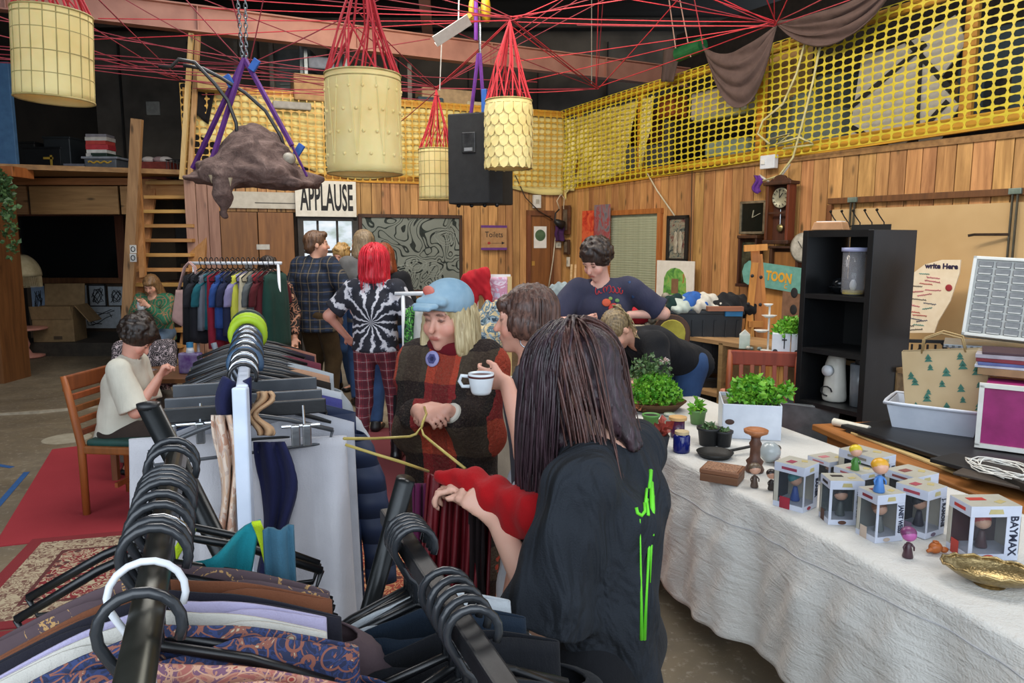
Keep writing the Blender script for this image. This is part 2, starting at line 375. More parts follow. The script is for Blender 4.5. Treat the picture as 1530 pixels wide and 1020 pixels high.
def sdf(prims, res=.01, k=.02, subs=(), cuts=(), disp=None, name='body'):
    """prims: (..., optional dict(k=)) ; subs carve ; cuts (point, normal) keep the side the normal points away from"""
    bb = [prim_box(p) for p in prims]; lo = np.min([b[0] for b in bb], 0) - 3 * res; hi = np.max([b[1] for b in bb], 0) + 3 * res
    for (p, n) in cuts:                                 # shrink the grid along axis-aligned cuts
        for ax in range(3):
            if abs(n[ax]) > .999:
                if n[ax] > 0: hi[ax] = min(hi[ax], p[ax] + 3 * res)
                else: lo[ax] = max(lo[ax], p[ax] - 3 * res)
    N = np.ceil((hi - lo) / res).astype(int) + 1
    G = np.full(N, .5, np.float32); ax = [lo[i] + np.arange(N[i], dtype=np.float32) * res for i in range(3)]
    def win(pr, mar):
        a, b = prim_box(pr); i0 = np.clip(np.floor((a - mar - lo) / res).astype(int), 0, N); i1 = np.clip(np.ceil((b + mar - lo) / res).astype(int) + 1, 0, N)
        if (i1 - i0 < 1).any(): return None, None
        sl = tuple(slice(i0[i], i1[i]) for i in range(3))
        return sl, np.stack(np.meshgrid(*[ax[i][sl[i]] for i in range(3)], indexing='ij'), -1)
    for pr in prims:
        kk = pr[-1].get('k', k) if isinstance(pr[-1], dict) else k
        sl, P = win(pr, kk + 3 * res)
        if sl is None: continue
        G[sl] = smin(G[sl], prim_d(P, pr).astype(np.float32), kk)
    for pr in subs:
        kk = pr[-1].get('k', .01) if isinstance(pr[-1], dict) else .01
        sl, P = win(pr, kk + 2 * res)
        if sl is None: continue
        G[sl] = -smin(-G[sl], prim_d(P, pr).astype(np.float32), kk)
    if disp or cuts:
        P = np.stack(np.meshgrid(*ax, indexing='ij'), -1)
        if disp:
            m = np.abs(G) < .08; G[m] = G[m] - disp(P[m])
        for (p, n) in cuts: G = np.maximum(G, (P - A(p)) @ A(n))
    G[0] = G[-1] = .5; G[:, 0] = G[:, -1] = .5; G[:, :, 0] = G[:, :, -1] = .5
    # surface nets
    S = G < 0; n0, n1, n2 = [n - 1 for n in N]
    cnt = np.zeros((n0, n1, n2), np.int8)
    for i in (0, 1):
        for j in (0, 1):
            for l in (0, 1): cnt += S[i:n0 + i, j:n1 + j, l:n2 + l]
    act = np.argwhere((cnt > 0) & (cnt < 8)); M_ = len(act)
    if not M_: return None
    idx = np.full((n0, n1, n2), -1, np.int32); idx[tuple(act.T)] = np.arange(M_)
    cor = [(i, j, l) for i in (0, 1) for j in (0, 1) for l in (0, 1)]
    val = {c: G[act[:, 0] + c[0], act[:, 1] + c[1], act[:, 2] + c[2]] for c in cor}
    acc = np.zeros((M_, 3)); num = np.zeros(M_)
    for c in cor:
        for a_ in range(3):
            if c[a_] == 0:
                d = list(c); d[a_] = 1; d = tuple(d); v0, v1 = val[c], val[d]; cr = (v0 < 0) != (v1 < 0)
                t = np.where(cr, v0 / np.where(cr, v0 - v1, 1), 0)
                p = np.tile(np.array(c, float), (M_, 1)); p[:, a_] += t; acc += p * cr[:, None]; num += cr
    V = (act + acc / num[:, None]) * res + lo
    quads = []
    for a_ in range(3):
        b_, c_ = (a_ + 1) % 3, (a_ + 2) % 3
        s0 = [slice(None)] * 3; s1 = [slice(None)] * 3; s0[a_] = slice(0, -1); s1[a_] = slice(1, None)
        e0, e1 = S[tuple(s0)], S[tuple(s1)]
        E = np.argwhere(e0 != e1); E = E[(E[:, b_] > 0) & (E[:, c_] > 0) & (E[:, b_] < N[b_] - 1) & (E[:, c_] < N[c_] - 1)]
        inside = e0[tuple(E.T)]
        def id_(db, dc): q = E.copy(); q[:, b_] -= db; q[:, c_] -= dc; return idx[tuple(q.T)]
        q = np.stack([id_(1, 1), id_(0, 1), id_(0, 0), id_(1, 0)], 1)
        quads.append(np.where(inside[:, None], q, q[:, ::-1]))
    Q = np.concatenate(quads); Q = Q[(Q >= 0).all(1)]
    me = bpy.data.meshes.new(name); me.vertices.add(len(V)); me.vertices.foreach_set('co', V.astype(np.float32).ravel())
    me.loops.add(len(Q) * 4); me.loops.foreach_set('vertex_index', Q.astype(np.int32).ravel())
    me.polygons.add(len(Q)); me.polygons.foreach_set('loop_start', np.arange(0, len(Q) * 4, 4, dtype=np.int32))
    me.polygons.foreach_set('use_smooth', np.ones(len(Q), bool)); me.update(calc_edges=True); me.validate()
    return me, V
def sdf_obj(name, prims, mat, parent=None, kind=None, colf=None, **kw):
    r = sdf(prims, name=name, **kw)
    if r is None: return None
    me, V = r; me.materials.append(mat)
    if colf is not None:
        ca = me.color_attributes.new('Col', 'FLOAT_COLOR', 'POINT'); c = np.ones((len(V), 4), np.float32); c[:, :3] = colf(V); ca.data.foreach_set('color', c.ravel())
    return link(name, me, parent, kind=kind)
def folds(amp=.006, fr=14, seed=0, vert=True):
    """soft cloth folds: mostly vertical, wandering"""
    r = np.random.RandomState(seed); ph = r.rand(8) * 6.28
    def f(P):
        x, y, z = P[..., 0], P[..., 1], P[..., 2]
        w = np.sin(x * fr + 1.5 * np.sin(z * 5 + ph[0]) + ph[1]) * np.sin(y * fr + 1.2 * np.sin(z * 6 + ph[2]) + ph[3])
        g = np.sin((x + z * .5) * fr * 1.9 + ph[4] + np.sin(y * 9)) * np.sin(z * fr * .8 + ph[5])
        return (amp * (w + .5 * g)).astype(np.float32)
    return f
# ================================================================= PEOPLE
def vcol_skin():
    t = NT('skin', .5); a = t.n('ShaderNodeVertexColor', layer_name='Col').outputs[0]
    nz = t.noise(t.co(scale=30), 1, 3); t.col(t.mix(t.math('MULTIPLY', nz, .18), a, (.55, .16, .10, 1)))
    t.b.inputs['Subsurface Weight'].default_value = .08; t.b.inputs['Subsurface Radius'].default_value = (.02, .008, .004); t.b.inputs['Subsurface Scale'].default_value = .4
    return t.m
SKIN = vcol_skin()
def hairmat(c, c2):
    k = ('hair', c, c2)
    if k in _pm: return _pm[k]
    t = NT('hair_' + c.strip('#'), .42); n_ = t.noise(t.co(scale=(90, 90, 9)), 1, 4, .6, .5)
    t.col(t.mix(t.ramp(n_, [(.35, (0, 0, 0, 1)), (.65, (1, 1, 1, 1))]), lin(c), lin(c2))); t.bump(n_, .7, .006); _pm[k] = t.m; return t.m
def nrm(v): v = np.array(v, float); return v / (np.linalg.norm(v) + 1e-9)
def ik(a, b, l1, l2, hint):
    d = b - a; L = np.linalg.norm(d); L = min(L, (l1 + l2) * .998); u = nrm(d); b = a + u * L
    x = (l1 * l1 - l2 * l2 + L * L) / (2 * L); h = math.sqrt(max(l1 * l1 - x * x, 0)); hint = np.array(hint, float); p = hint - u * (hint @ u)
    return a + u * x + nrm(p) * h, b
def hand_prims(w, d, nrml, side, s=1.0, curl=.5, spread=.16):
    """palm, four fingers, thumb; d = hand direction, nrml = palm normal, side = +1 when the thumb is on +cross side"""
    d = nrm(d); nrml = nrm(np.array(nrml, float) - d * (np.array(nrml, float) @ d)); x = np.cross(d, nrml) * side
    out = [('f', w + d * .012 * s, w + d * .078 * s, (.027 * s, .015 * s), (.040 * s, .014 * s), x, dict(k=.010))]
    ln = [.068, .078, .072, .056]
    for i in range(4):
        o = (1.5 - i) * .0185 * s; base = w + d * .080 * s + x * o
        dd = nrm(d + x * (1.5 - i) * spread * .35); a1 = curl * (.9 + .1 * i); p = base - dd * .018 * s
        ang = 0; q = base
        for j, fr in enumerate((.45, .32, .23)):
            ang += a1 * (.8 if j == 0 else 1.0); v = dd * math.cos(ang) + nrml * math.sin(ang); e = q + v * ln[i] * fr * s
            out.append(('c', p if j == 0 else q, e, (.0088 - .0008 * j) * s, (.0080 - .0008 * j) * s, dict(k=.004))); q = e
    b = w + d * .025 * s + x * .022 * s; t1 = b + (x * .8 + d * .8 + nrml * .25) * .034 * s; t2 = t1 + (x * .25 + d * .95 + nrml * .4 * curl) * .030 * s
    out += [('c', b, t1, .013 * s, .0105 * s, dict(k=.009)), ('c', t1, t2, .0102 * s, .0085 * s, dict(k=.004))]
    return out
def person(label, loc, face, h=1.70, group=None, res=.010, skin='#d9a68c', pelvis=(0, 0, .93), neck=(0, .0, 1.42), yaw=0, look=(0, 1, -.1), tilt=0,
           hl=None, hr=None, el=(-.6, -.6, -.6), er=(.6, -.6, -.6), fl=(-.10, 0, .08), fr=(.10, .04, .08), kl=(0, 1, 0), kr=(0, 1, 0),
           top=None, bottom=None, shoe=None, hair=None, build_=1.0, dl=None, dr=None, nl=(0, 1, .2), nr=(0, 1, .2), curl=.5, legs=True, extra_cut=None, head_off=(0, 0, 0), hs=1.0, sh=.0, lips='#a85a50', brow='#4a3426'):
    """face: heading (radians, 0 = looks along +Y, anticlockwise); joints in the person's own frame, right hand on +X"""
    s = h / 1.70; a = lambda v: np.array(v, float) * s
    root = T('person', label, 'person', loc, face, group)
    pv, nk = a(pelvis), a(neck); upv = nrm(nk - pv); cy_, sy_ = math.cos(yaw), math.sin(yaw)
    xs = nrm(np.array((cy_, sy_, 0)) - upv * (np.array((cy_, sy_, 0)) @ upv)); fw = np.cross(upv, xs)
    hipx = np.array((1., 0, 0))
    shc = nk - upv * .055 * s; SL, SR = shc - xs * .172 * s * build_ + upv * sh, shc + xs * .172 * s * build_ + upv * sh
    HL, HR = pv - hipx * .088 * s - a((0, 0, .02)), pv + hipx * .088 * s - a((0, 0, .02))
    hl = a(hl) if hl is not None else SL + a((-.07, .06, -.50)); hr = a(hr) if hr is not None else SR + a((.07, .06, -.50))
    EL, hl = ik(SL, hl, .285 * s, .25 * s, el); ER, hr = ik(SR, hr, .285 * s, .25 * s, er)
    KL, FL = ik(HL, a(fl), .43 * s, .42 * s, kl); KR, FR = ik(HR, a(fr), .43 * s, .42 * s, kr)
    lk = nrm(look); hx = nrm(np.cross(lk, (0, 0, 1))) ; hz = np.cross(hx, lk)
    ct, st = math.cos(tilt), math.sin(tilt); hx, hz = hx * ct + hz * st, hz * ct - hx * st
    hc = nk + nrm(upv * .75 + np.array((0, 0, .25)) + lk * .22) * .135 * s + a(head_off); q = s * hs
    def H(x, y, z): return hc + (hx * x + lk * y + hz * z) * q
    RH = np.stack([hx, lk, hz], 1).astype(np.float32)
    bw = build_
    P = [('f', pv - upv * .02 * s, pv + upv * .10 * s, (.150 * s * bw, .105 * s), (.130 * s * bw, .090 * s), hipx),
         ('f', pv + upv * .10 * s, nk - upv * .17 * s, (.125 * s * bw, .088 * s), (.150 * s * bw, .105 * s), xs),
         ('f', nk - upv * .17 * s, nk - upv * .07 * s, (.150 * s * bw, .100 * s), (.125 * s * bw, .070 * s), xs),
         ('c', SL, SR, .052 * s, .052 * s), ('c', shc, hc - lk * .01 - hz * .02 * s, .056 * s, .050 * s)]
    for S_, E_, W_ in ((SL, EL, hl), (SR, ER, hr)):
        P += [('c', S_, E_, .050 * s, .038 * s), ('c', E_, W_, .038 * s, .025 * s)]
    if legs:
        for h_, k_, f_ in ((HL, KL, FL), (HR, KR, FR)): P += [('c', h_, k_, .080 * s, .056 * s), ('c', k_, f_, .054 * s, .034 * s), ('c', f_ - a((0, .03, .035)), f_ + a((0, .12, -.045)), .036 * s, .028 * s)]
    # head
    P += [('e', H(0, -.018, .035), np.array((.076, .096, .088)) * q, RH), ('e', H(0, .022, -.030), np.array((.058, .068, .080)) * q, RH), ('c', H(0, .066, -.092), H(0, .058, -.070), .020 * q, .030 * q),
          ('c', H(0, .086, .012), H(0, .106, -.026), .008 * q, .0125 * q, dict(k=.010)), ('e', H(.077, -.012, -.008), np.array((.010, .020, .032)) * q, RH, dict(k=.006)), ('e', H(-.077, -.012, -.008), np.array((.010, .020, .032)) * q, RH, dict(k=.006)),
          ('c', H(-.018, .088, -.058), H(.018, .088, -.058), .0075 * q, .0075 * q, dict(k=.006)), ('c', H(-.040, .078, .030), H(.040, .078, .030), .010 * q, .010 * q, dict(k=.012)),
          ('e', H(-.042, .060, -.028), np.array((.022, .022, .024)) * q, RH), ('e', H(.042, .060, -.028), np.array((.022, .022, .024)) * q, RH)]
    subs = [('e', H(-.031, .094, .010), np.array((.015, .010, .010)) * q, RH, dict(k=.01)), ('e', H(.031, .094, .010), np.array((.015, .010, .010)) * q, RH, dict(k=.01))]
    P2 = [('e', H(-.031, .076, .009), np.array((.0125,) * 3) * q, RH, dict(k=.003)), ('e', H(.031, .076, .009), np.array((.0125,) * 3) * q, RH, dict(k=.003))]
    P += P2
    dl_ = nrm(dl) if dl is not None else nrm(hl - EL); dr_ = nrm(dr) if dr is not None else nrm(hr - ER)
    P += hand_prims(hl, dl_, nl, -1, s, curl); P += hand_prims(hr, dr_, nr, 1, s, curl)
    skc = np.array(lin(skin)[:3]); lp = np.array(lin(lips)[:3]); bc = np.array(lin(brow)[:3])
    def colf(V):
        c = np.tile(skc, (len(V), 1)); L = ((V - hc) @ np.stack([hx, lk, hz], 1)) / q
        def blob(x, y, z, rx, ry, rz, colr, amt=1):
            d = np.sqrt(((L[:, 0] - x) / rx) ** 2 + ((L[:, 1] - y) / ry) ** 2 + ((L[:, 2] - z) / rz) ** 2); w = np.clip((1.25 - d) * 4, 0, 1)[:, None] * amt
            c[:] = c * (1 - w) + np.array(colr) * w
        for sx in (-1, 1):
            blob(sx * .045, .07, -.03, .022, .04, .02, skc * np.array((1, .72, .70)), .5)
            blob(sx * .031, .088, .009, .014, .02, .006, bc * .6, .85); blob(sx * .032, .09, .031, .018, .03, .0045, bc, .9)
        blob(0, .095, -.058, .022, .02, .0075, lp, .95); blob(0, .10, -.022, .014, .02, .012, skc * np.array((1, .75, .7)), .4)
        return c
    body = sdf_obj('body', P, SKIN, root, res=res, k=.025 * s, subs=[], cuts=extra_cut or (), colf=colf)
    info = dict(root=root, H=H, RH=RH, hc=hc, hx=hx, lk=lk, hz=hz, SL=SL, SR=SR, EL=EL, ER=ER, hl=hl, hr=hr, pv=pv, nk=nk, upv=upv, xs=xs, fw=fw, s=s, q=q, KL=KL, KR=KR, FL=FL, FR=FR, HL=HL, HR=HR, body=body)
    if top:
        lo_ = top.get('loose', .016); hem = top.get('hem', -.12); sl = top.get('sleeve', .75)
        hp = pv + upv * hem * s
        Q = [('f', hp - upv * .04 * s, pv + upv * .10 * s, ((.155 * bw + lo_ * 1.3) * s, (.108 + lo_) * s), ((.138 * bw + lo_ * 1.2) * s, (.095 + lo_) * s), xs),
             ('f', pv + upv * .10 * s, nk - upv * .17 * s, ((.135 * bw + lo_ * 1.2) * s, (.094 + lo_) * s), ((.156 * bw + lo_) * s, (.108 + lo_) * s), xs),
             ('f', nk - upv * .17 * s, nk - upv * .075 * s, ((.156 * bw + lo_) * s, (.104 + lo_) * s), ((.128 * bw + lo_) * s, (.074 + lo_ * .6) * s), xs),
             ('c', SL + upv * .004, SR + upv * .004, (.054 + lo_ * .6) * s, (.054 + lo_ * .6) * s)]
        for S_, E_, W_ in ((SL, EL, hl), (SR, ER, hr)):
            wd = top.get('cuff', lo_)
            if sl <= 1: Q.append(('cf', S_, S_ + (E_ - S_) * sl, (.054 + lo_ * .8) * s, (.044 + wd * 1.3) * s))
            else:
                Q.append(('c', S_, E_, (.054 + lo_ * .8) * s, (.041 + lo_) * s)); Q.append(('cf', E_, E_ + (W_ - E_) * (sl - 1), (.041 + lo_) * s, (.030 + wd * .8) * s))
        if top.get('collar'): Q.append(('cf', shc, shc + (hc - shc) * top['collar'], .066 * s, .060 * s))
        Q += top.get('extra', lambda i: [])(info)
        nb = nk + upv * .0 * s
        sb = [('c', shc + upv * .035 * s + lk * .03 * s, hc, .060 * s, .07 * s, dict(k=.008))] if not top.get('collar') else [('c', shc + (hc - shc) * (top['collar'] - .02), hc + upv * .1, .056 * s, .07 * s, dict(k=.008))]
        sdf_obj(top.get('name', 'shirt'), Q, top['mat'], root, res=top.get('res', res), k=.03 * s, subs=sb, cuts=[(hp, -upv)] + list(top.get('cuts', ())), disp=folds(top.get('fold', .005), top.get('fr', 22), top.get('seed', 1)))
    if bottom:
        lo_ = bottom.get('loose', .012); Q = [('f', pv - upv * .02 * s, pv + upv * .09 * s, ((.156 * bw + lo_) * s, (.112 + lo_) * s), ((.134 * bw + .006) * s, (.094 + .006) * s), hipx)]
        if bottom.get('skirt'):
            g = pv - a((0, 0, bottom['skirt'])); Q.append(('f', pv, g, (.16 * s, .12 * s), (bottom.get('flare', .28) * s, bottom.get('flare', .28) * .85 * s), hipx)); cuts = [(pv + upv * .10 * s, upv), (g, (0, 0, -1))]
        else:
            ln_ = bottom.get('len', 1.0)
            for h_, k_, f_ in ((HL, KL, FL), (HR, KR, FR)):
                Q.append(('c', h_, k_, (.084 + lo_) * s, (.058 + lo_) * s)); Q.append(('cf', k_, k_ + (f_ - k_) * ln_, (.058 + lo_) * s, (.040 + lo_ * bottom.get('flarek', 1.6)) * s))
            cuts = [(pv + upv * .10 * s, upv)]
        sdf_obj(bottom.get('name', 'trousers'), Q, bottom['mat'], root, res=bottom.get('res', res), k=.03 * s, cuts=cuts, disp=folds(bottom.get('fold', .004), 26, 3))
    if shoe:
        for f_ in (FL, FR):
            hgt = shoe.get('h', .0)
            Q = [('f', f_ + a((0, -.04, -.045)), f_ + a((0, .13, -.052)), (.044 * s, .034 * s), (.046 * s, .026 * s), hipx), ('c', f_ + a((0, -.02, -.03)), f_ + a((0, -.01, .02 + hgt)), .048 * s, .046 * s)]
            sdf_obj('shoe', Q, shoe['mat'], root, res=max(res, .01), k=.02 * s, cuts=[(np.array((0, 0, .004)), (0, 0, -1)), (f_ + a((0, 0, .03 + hgt)), (0, 0, 1))])
    if hair: do_hair(info, hair)
    return info
def do_hair(I, hr_):
    H, RH, q = I['H'], I['RH'], I['q']; st = hr_['style']; m = hr_['mat']; g = hr_.get('grow', 0.0); res = hr_.get('res', .008)
    P = [('e', H(0, -.024, .042), np.array((.085 + g, .104 + g, .094 + g)) * q, RH)]
    subs = [('e', H(0, .115, -.030), np.array((.066, .070, .082)) * q, RH, dict(k=.012))]
    if st == 'short': P += [('e', H(0, -.065, -.015), np.array((.074, .055, .070)) * q, RH), ('e', H(.0, .055, .095), np.array((.06, .04, .03)) * q, RH)]
    if st == 'bob' or st == 'long':
        L = hr_.get('len', .22)
        for sx in (-1, 1):
            P.append(('f', H(sx * .066, -.015, .03), H(sx * .082, -.005, .03 - L), (.028 * q, .058 * q), (.034 * q, .062 * q), I['hx']))
        P.append(('f', H(0, -.065, .03), H(0, -.075, .03 - L), (.085 * q, .055 * q), (hr_.get('w', .10) * q, .050 * q), I['hx']))
        if hr_.get('fringe'): P.append(('e', H(0, .062, .062), np.array((.058, .038, .034)) * q, RH)); subs = [('e', H(0, .118, -.045), np.array((.060, .068, .080)) * q, RH, dict(k=.01))]
    if st == 'pony':
        P += [('c', H(0, -.09, .08), H(0, -.09, .08) + np.array((0, -.02, .03)), .018 * q, .018 * q, dict(k=.008)), ('c', H(0, -.09, .08) + np.array((0, -.03, .03)), H(0, -.09, .08) + np.array((0, -.11, -.12)), .022 * q, .030 * q)]
    if st == 'curly':
        r = np.random.RandomState(hr_.get('seed', 5)); n_ = hr_.get('n', 130)
        for i in range(n_):
            u = nrm(r.randn(3)); p = np.array((u[0] * (.088 + g), u[1] * (.104 + g) - .026, u[2] * (.096 + g) + .046))
            if u[2] < -.62 or (u[1] > .45 and u[2] < .42): continue
            P.append(('e', H(*p), np.array((.0125,) * 3) * q * r.uniform(.8, 1.5), None, dict(k=.003)))
    r0 = np.random.RandomState(3)
    def disp(Pp):
        ang = np.arctan2((Pp - I['hc']) @ I['hx'], (Pp - I['hc']) @ I['lk']); z = (Pp - I['hc']) @ I['hz']
        return (.0035 * q * (np.sin(ang * 23 + 3 * np.sin(z * 22)) + .6 * np.sin(ang * 47 + 5 * np.sin(z * 13)))).astype(np.float32)
    o = sdf_obj('hair', P + hr_.get('extra', lambda i: [])(I), m, I['root'], res=res, k=.012, subs=subs, disp=None if st == 'curly' else disp)
    return o
def strands(I, n, path, r, mat, name='hair_strands', seed=1, m=12, sides=4):
    """many tapered locks joined in one child"""
    R = np.random.RandomState(seed); b = B()
    for i in range(n):
        pts = path(R, m)
        if pts is None: continue
        rr = r * R.uniform(.6, 1.3); L = len(pts); b.tube([Vector(p) for p in pts], [rr * (1 - .8 * (j / (L - 1)) ** 1.5) for j in range(L)], sides, cap=False)
    o = b.build(name, mat, I['root'], smooth=True, kind='stuff'); return o
# ================================================================= WALL FITTINGS, LOFT, NET
C0V = Vector(C0)
b = B().box((0, 0, 1.28), (.1, .1, 2.56)); struct('trim_23', b, PLANK, loc=C0V + BI * .02 + RI * .02, rz=RZB)
# --- roller-blind window on the right wall
def wallR(px, py, off=.0):
    p = onR(px, py, off); return p
DARKWOOD = wood('#4a2a17', '#2f1a0e', 'z', knots=False, key='dark'); BROWN = wood('#7a4a28', '#5a341b', 'z', knots=False)
ORANGEW = wood('#c07a3c', '#9a5b28', 'z'); YELW = wood('#d9a12e', '#b98220', 'z', knots=False, key='yel'); PALEW = wood('#cfae7c', '#ab8653', 'x', knots=False)
a0, a1, h0, h1 = blind
wn = T('window_4', 'window on the right plank wall closed by a pale green slatted blind', 'window', C0, RZR); wn['kind'] = 'structure'
B().box(((a0 + a1) / 2, .03, (h0 + h1) / 2), (a1 - a0, .01, h1 - h0)).build('pane', pm('#aeb59a', '#9ca48a', .6), wn)
sl = B().box((0, 0, 0), (a1 - a0 - .03, .012, .028), Matrix.Rotation(.5, 3, 'X')).build('slat', pm('#c3c8ae', '#b2b89c', .55, bump=.05), wn)
nS = int((h1 - h0 - .04) / .034)
for i in range(nS):
    o = sl if i == 0 else sl.copy()
    if i: COL.objects.link(o)
    o.parent = wn; o.location = ((a0 + a1) / 2, .012, h0 + .03 + i * .034)
for (cx, cz, w, h) in (((a0 + a1) / 2, h1 + .03, a1 - a0 + .16, .07), (a0 - .035, (h0 + h1) / 2, .07, h1 - h0), (a1 + .035, (h0 + h1) / 2, .07, h1 - h0), ((a0 + a1) / 2, h0 - .03, a1 - a0 + .16, .06)):
    B().box((cx, -.005, cz), (w, .05, h)).build('window_frame', ORANGEW, wn, bev=.004)
# --- toilet door
t0, t1, _, th = toil
dr_ = T('door_1', 'narrow brown wooden door with a small round green notice', 'door', OB, RZB); dr_['kind'] = 'structure'
B().box(((t0 + t1) / 2, .02, th / 2), (t1 - t0, .03, th)).build('door_leaf', wood('#8a4f28', '#6d3c1d', 'z', knots=False), dr_)
B().box((t0 - .03, .0, th / 2), (.06, .06, th)).build('door_frame', BROWN, dr_); B().box((t1 + .03, 0, th / 2), (.06, .06, th)).build('door_frame', BROWN, dr_)
B().box(((t0 + t1) / 2, 0, th + .04), (t1 - t0 + .12, .06, .08)).build('door_frame', BROWN, dr_)
nt = B().box(((t0 + t1) / 2, .0, 1.76), (.22, .004, .34)).build('notice', WHITEP, dr_)
B().lathe([(.09, -.003), (.09, .003)], ((t0 + t1) / 2, -.003, 1.79), 20, Matrix.Rotation(PI / 2, 3, 'X')).build('green_disc', pm('#56704f', '#3c5638', .7), nt)
B().box(((t0 + t1) / 2 - .12, 0, 1.35), (.05, .01, .07)).build('sign', pm('#b98a3a'), dr_)
# --- entry doorway with the bright outdoors behind
e0, e1, _, eh = entry
en = T('door_2', 'open doorway under the hand painted sign, bright daylight outside', 'doorway', OB, RZB); en['kind'] = 'structure'
for (cx, cz, w, h) in ((e0 + .03, eh / 2, .08, eh), (e1 - .03, eh / 2, .08, eh), ((e0 + e1) / 2, eh - .03, e1 - e0, .09)):
    B().box((cx, -.01, cz), (w, .09, h)).build('door_frame', pm('#3a3531', '#2b2724', .6), en, bev=.004)
def outdoors():
    t = NT('bright_daylight_scene', .9); v = t.co(scale=(1.5, 1, 3)); n_ = t.noise(v, 1.6, 4)
    c = t.ramp(n_, [(.3, lin('#9fb0a2')), (.48, lin('#dfeaf2')), (.7, lin('#ffffff'))])
    x = t.xyz(t.co())
    c = t.mix(t.ramp(x[2], [(.35, (1, 1, 1, 1)), (.5, (0, 0, 0, 1))]), c, lin('#66705c'))
    t.col((0, 0, 0, 1)); t.put(t.b.inputs['Emission Color'], c); t.b.inputs['Emission Strength'].default_value = .95; return t.m
pn = B().box(((e0 + e1) / 2, .035, eh / 2), (e1 - e0, .01, eh)).build('glass_pane', outdoors(), en)
for k in (.33, .66):
    B().box((e0 + (e1 - e0) * k, .02, eh / 2), (.03, .02, eh)).build('mullion', pm('#3a3531', '#2b2724', .6), en)
B().box(((e0 + e1) / 2, .02, 1.55), (e1 - e0, .02, .04)).build('mullion', pm('#3a3531', '#2b2724', .6), en)
# --- cupboard doors left of the entry
k0, k1, _, kh = cupb
cu = T('cupboard_door', 'brown ribbed cupboard doors with small stickers beside the doorway', 'cupboard', OB, RZB)
for i in range(2):
    x0 = k0 + i * (k1 - k0) / 2; w = (k1 - k0) / 2
    o = B().box((x0 + w / 2, -.01, kh / 2), (w - .012, .03, kh - .02)).build('door', wood('#8d5c34', '#6f4526', 'z', knots=False), cu, bev=.004)
    if i: B().ell((x0 + .07, -.045, 1.15), .022).build('knob', CHROME, o, smooth=True)
for (x, z, w, h, c) in ((k1 - .42, 1.62, .17, .07, '#c9c6bd'), (k1 - .62, 1.32, .10, .13, '#5a5a5c'), (k1 - .38, 1.38, .12, .08, '#b5a893'), (k0 + .3, 1.25, .08, .08, '#b08f8f')):
    B().box((x, -.03, z), (w, .003, h)).build('sticker', pm(c), cu)
# banner over the cupboard
bn = T('banner', 'long pale printed banner above the brown cupboard doors', 'banner', OB, RZB)
B().box(((k0 + k1) / 2 + .1, -.02, zB(385, 299)), (k1 - k0 + .1, .012, .22)).build('panel', pm('#c8c2b4', '#b8b1a2', .7), bn)
B().box(((k0 + k1) / 2 + .25, -.028, zB(385, 303)), (.55, .003, .012)).build('print_line', pm('#555049'), bn)
B().box(((k0 + k1) / 2 + .62, -.028, zB(385, 298)), (.05, .003, .07)).build('emblem', pm('#4e5a45'), bn)
# APPLAUSE sign
pa, pb_ = onB(441, 297, .10), onB(532, 297, .10); ctr = (pa + pb_) / 2
ap = T('sign', 'white board hand painted APPLAUSE in tall black capitals over the doorway', 'sign', ctr, RZB)
wA = (pb_ - pa).length; hA = zB(490, 271) - zB(490, 324)
B().box((0, 0, 0), (wA, .02, hA)).build('board', pm('#e6e2d6', '#d8d3c5', .7), ap, bev=.003)
text('APPLAUSE', hA * 1.02, INK, 'lettering', ap, loc=(0.01, -.012, -.0), sx=wA * .95 / (hA * 1.02 * 4.95), bold=.012)
# blackboard with chalk drawing
def chalk():
    t = NT('chalk_lines', .85); v = t.co(scale=1)
    n_ = t.noise(v, 2.6, 1.2, .4, .9); f = t.math('FRACT', t.math('MULTIPLY', n_, 11.0))
    ln = t.math('LESS_THAN', t.math('ABSOLUTE', t.math('SUBTRACT', f, .5)), .13)
    n2 = t.noise(v, 14, 4, .7); msk = t.ramp(n2, [(.34, (.25, .25, .25, 1)), (.55, (1, 1, 1, 1))])
    sm = t.mix(t.noise(v, 2.2, 4), lin('#5c625c'), lin('#92988f'))
    t.col(t.mix(ln, sm, t.mix(msk, lin('#33403c'), lin('#1f2523')))); return t.m
q0, q1 = onB(537, 378, .05), onB(690, 378, .05); zt, zb_ = zB(612, 321), zB(612, 437)
bb = T('blackboard', 'framed grey chalkboard covered with winding contour drawings', 'blackboard', Vector(((q0.x + q1.x) / 2, (q0.y + q1.y) / 2, (zt + zb_) / 2)), RZB)
wq = (q1 - q0).length; hq = zt - zb_
B().box((0, 0, 0), (wq - .06, .02, hq - .06)).build('drawing_surface', chalk(), bb)
for (cx, cz, w, h) in ((0, hq / 2 - .02, wq, .05), (0, -hq / 2 + .02, wq, .05), (-wq / 2 + .02, 0, .05, hq), (wq / 2 - .02, 0, .05, hq)):
    B().box((cx, -.008, cz), (w, .045, h)).build('frame', DARKWOOD, bb, bev=.004)
r_ = random.Random(4)
for i in range(7):                                      # chalked figures
    x0, z0_ = r_.uniform(-wq * .4, wq * .4), r_.uniform(-hq * .35, hq * .35)
    for k in range(3):
        rr = .05 + .035 * k; B().tube([(x0 + rr * 1.4 * math.cos(a * .5) * (1 + .2 * math.sin(a * 1.5)), -.013, z0_ + rr * math.sin(a * .5)) for a in range(13)], .004, 4).build('chalk_figure', pm('#aab0a8', '#8c928a', .9), bb)
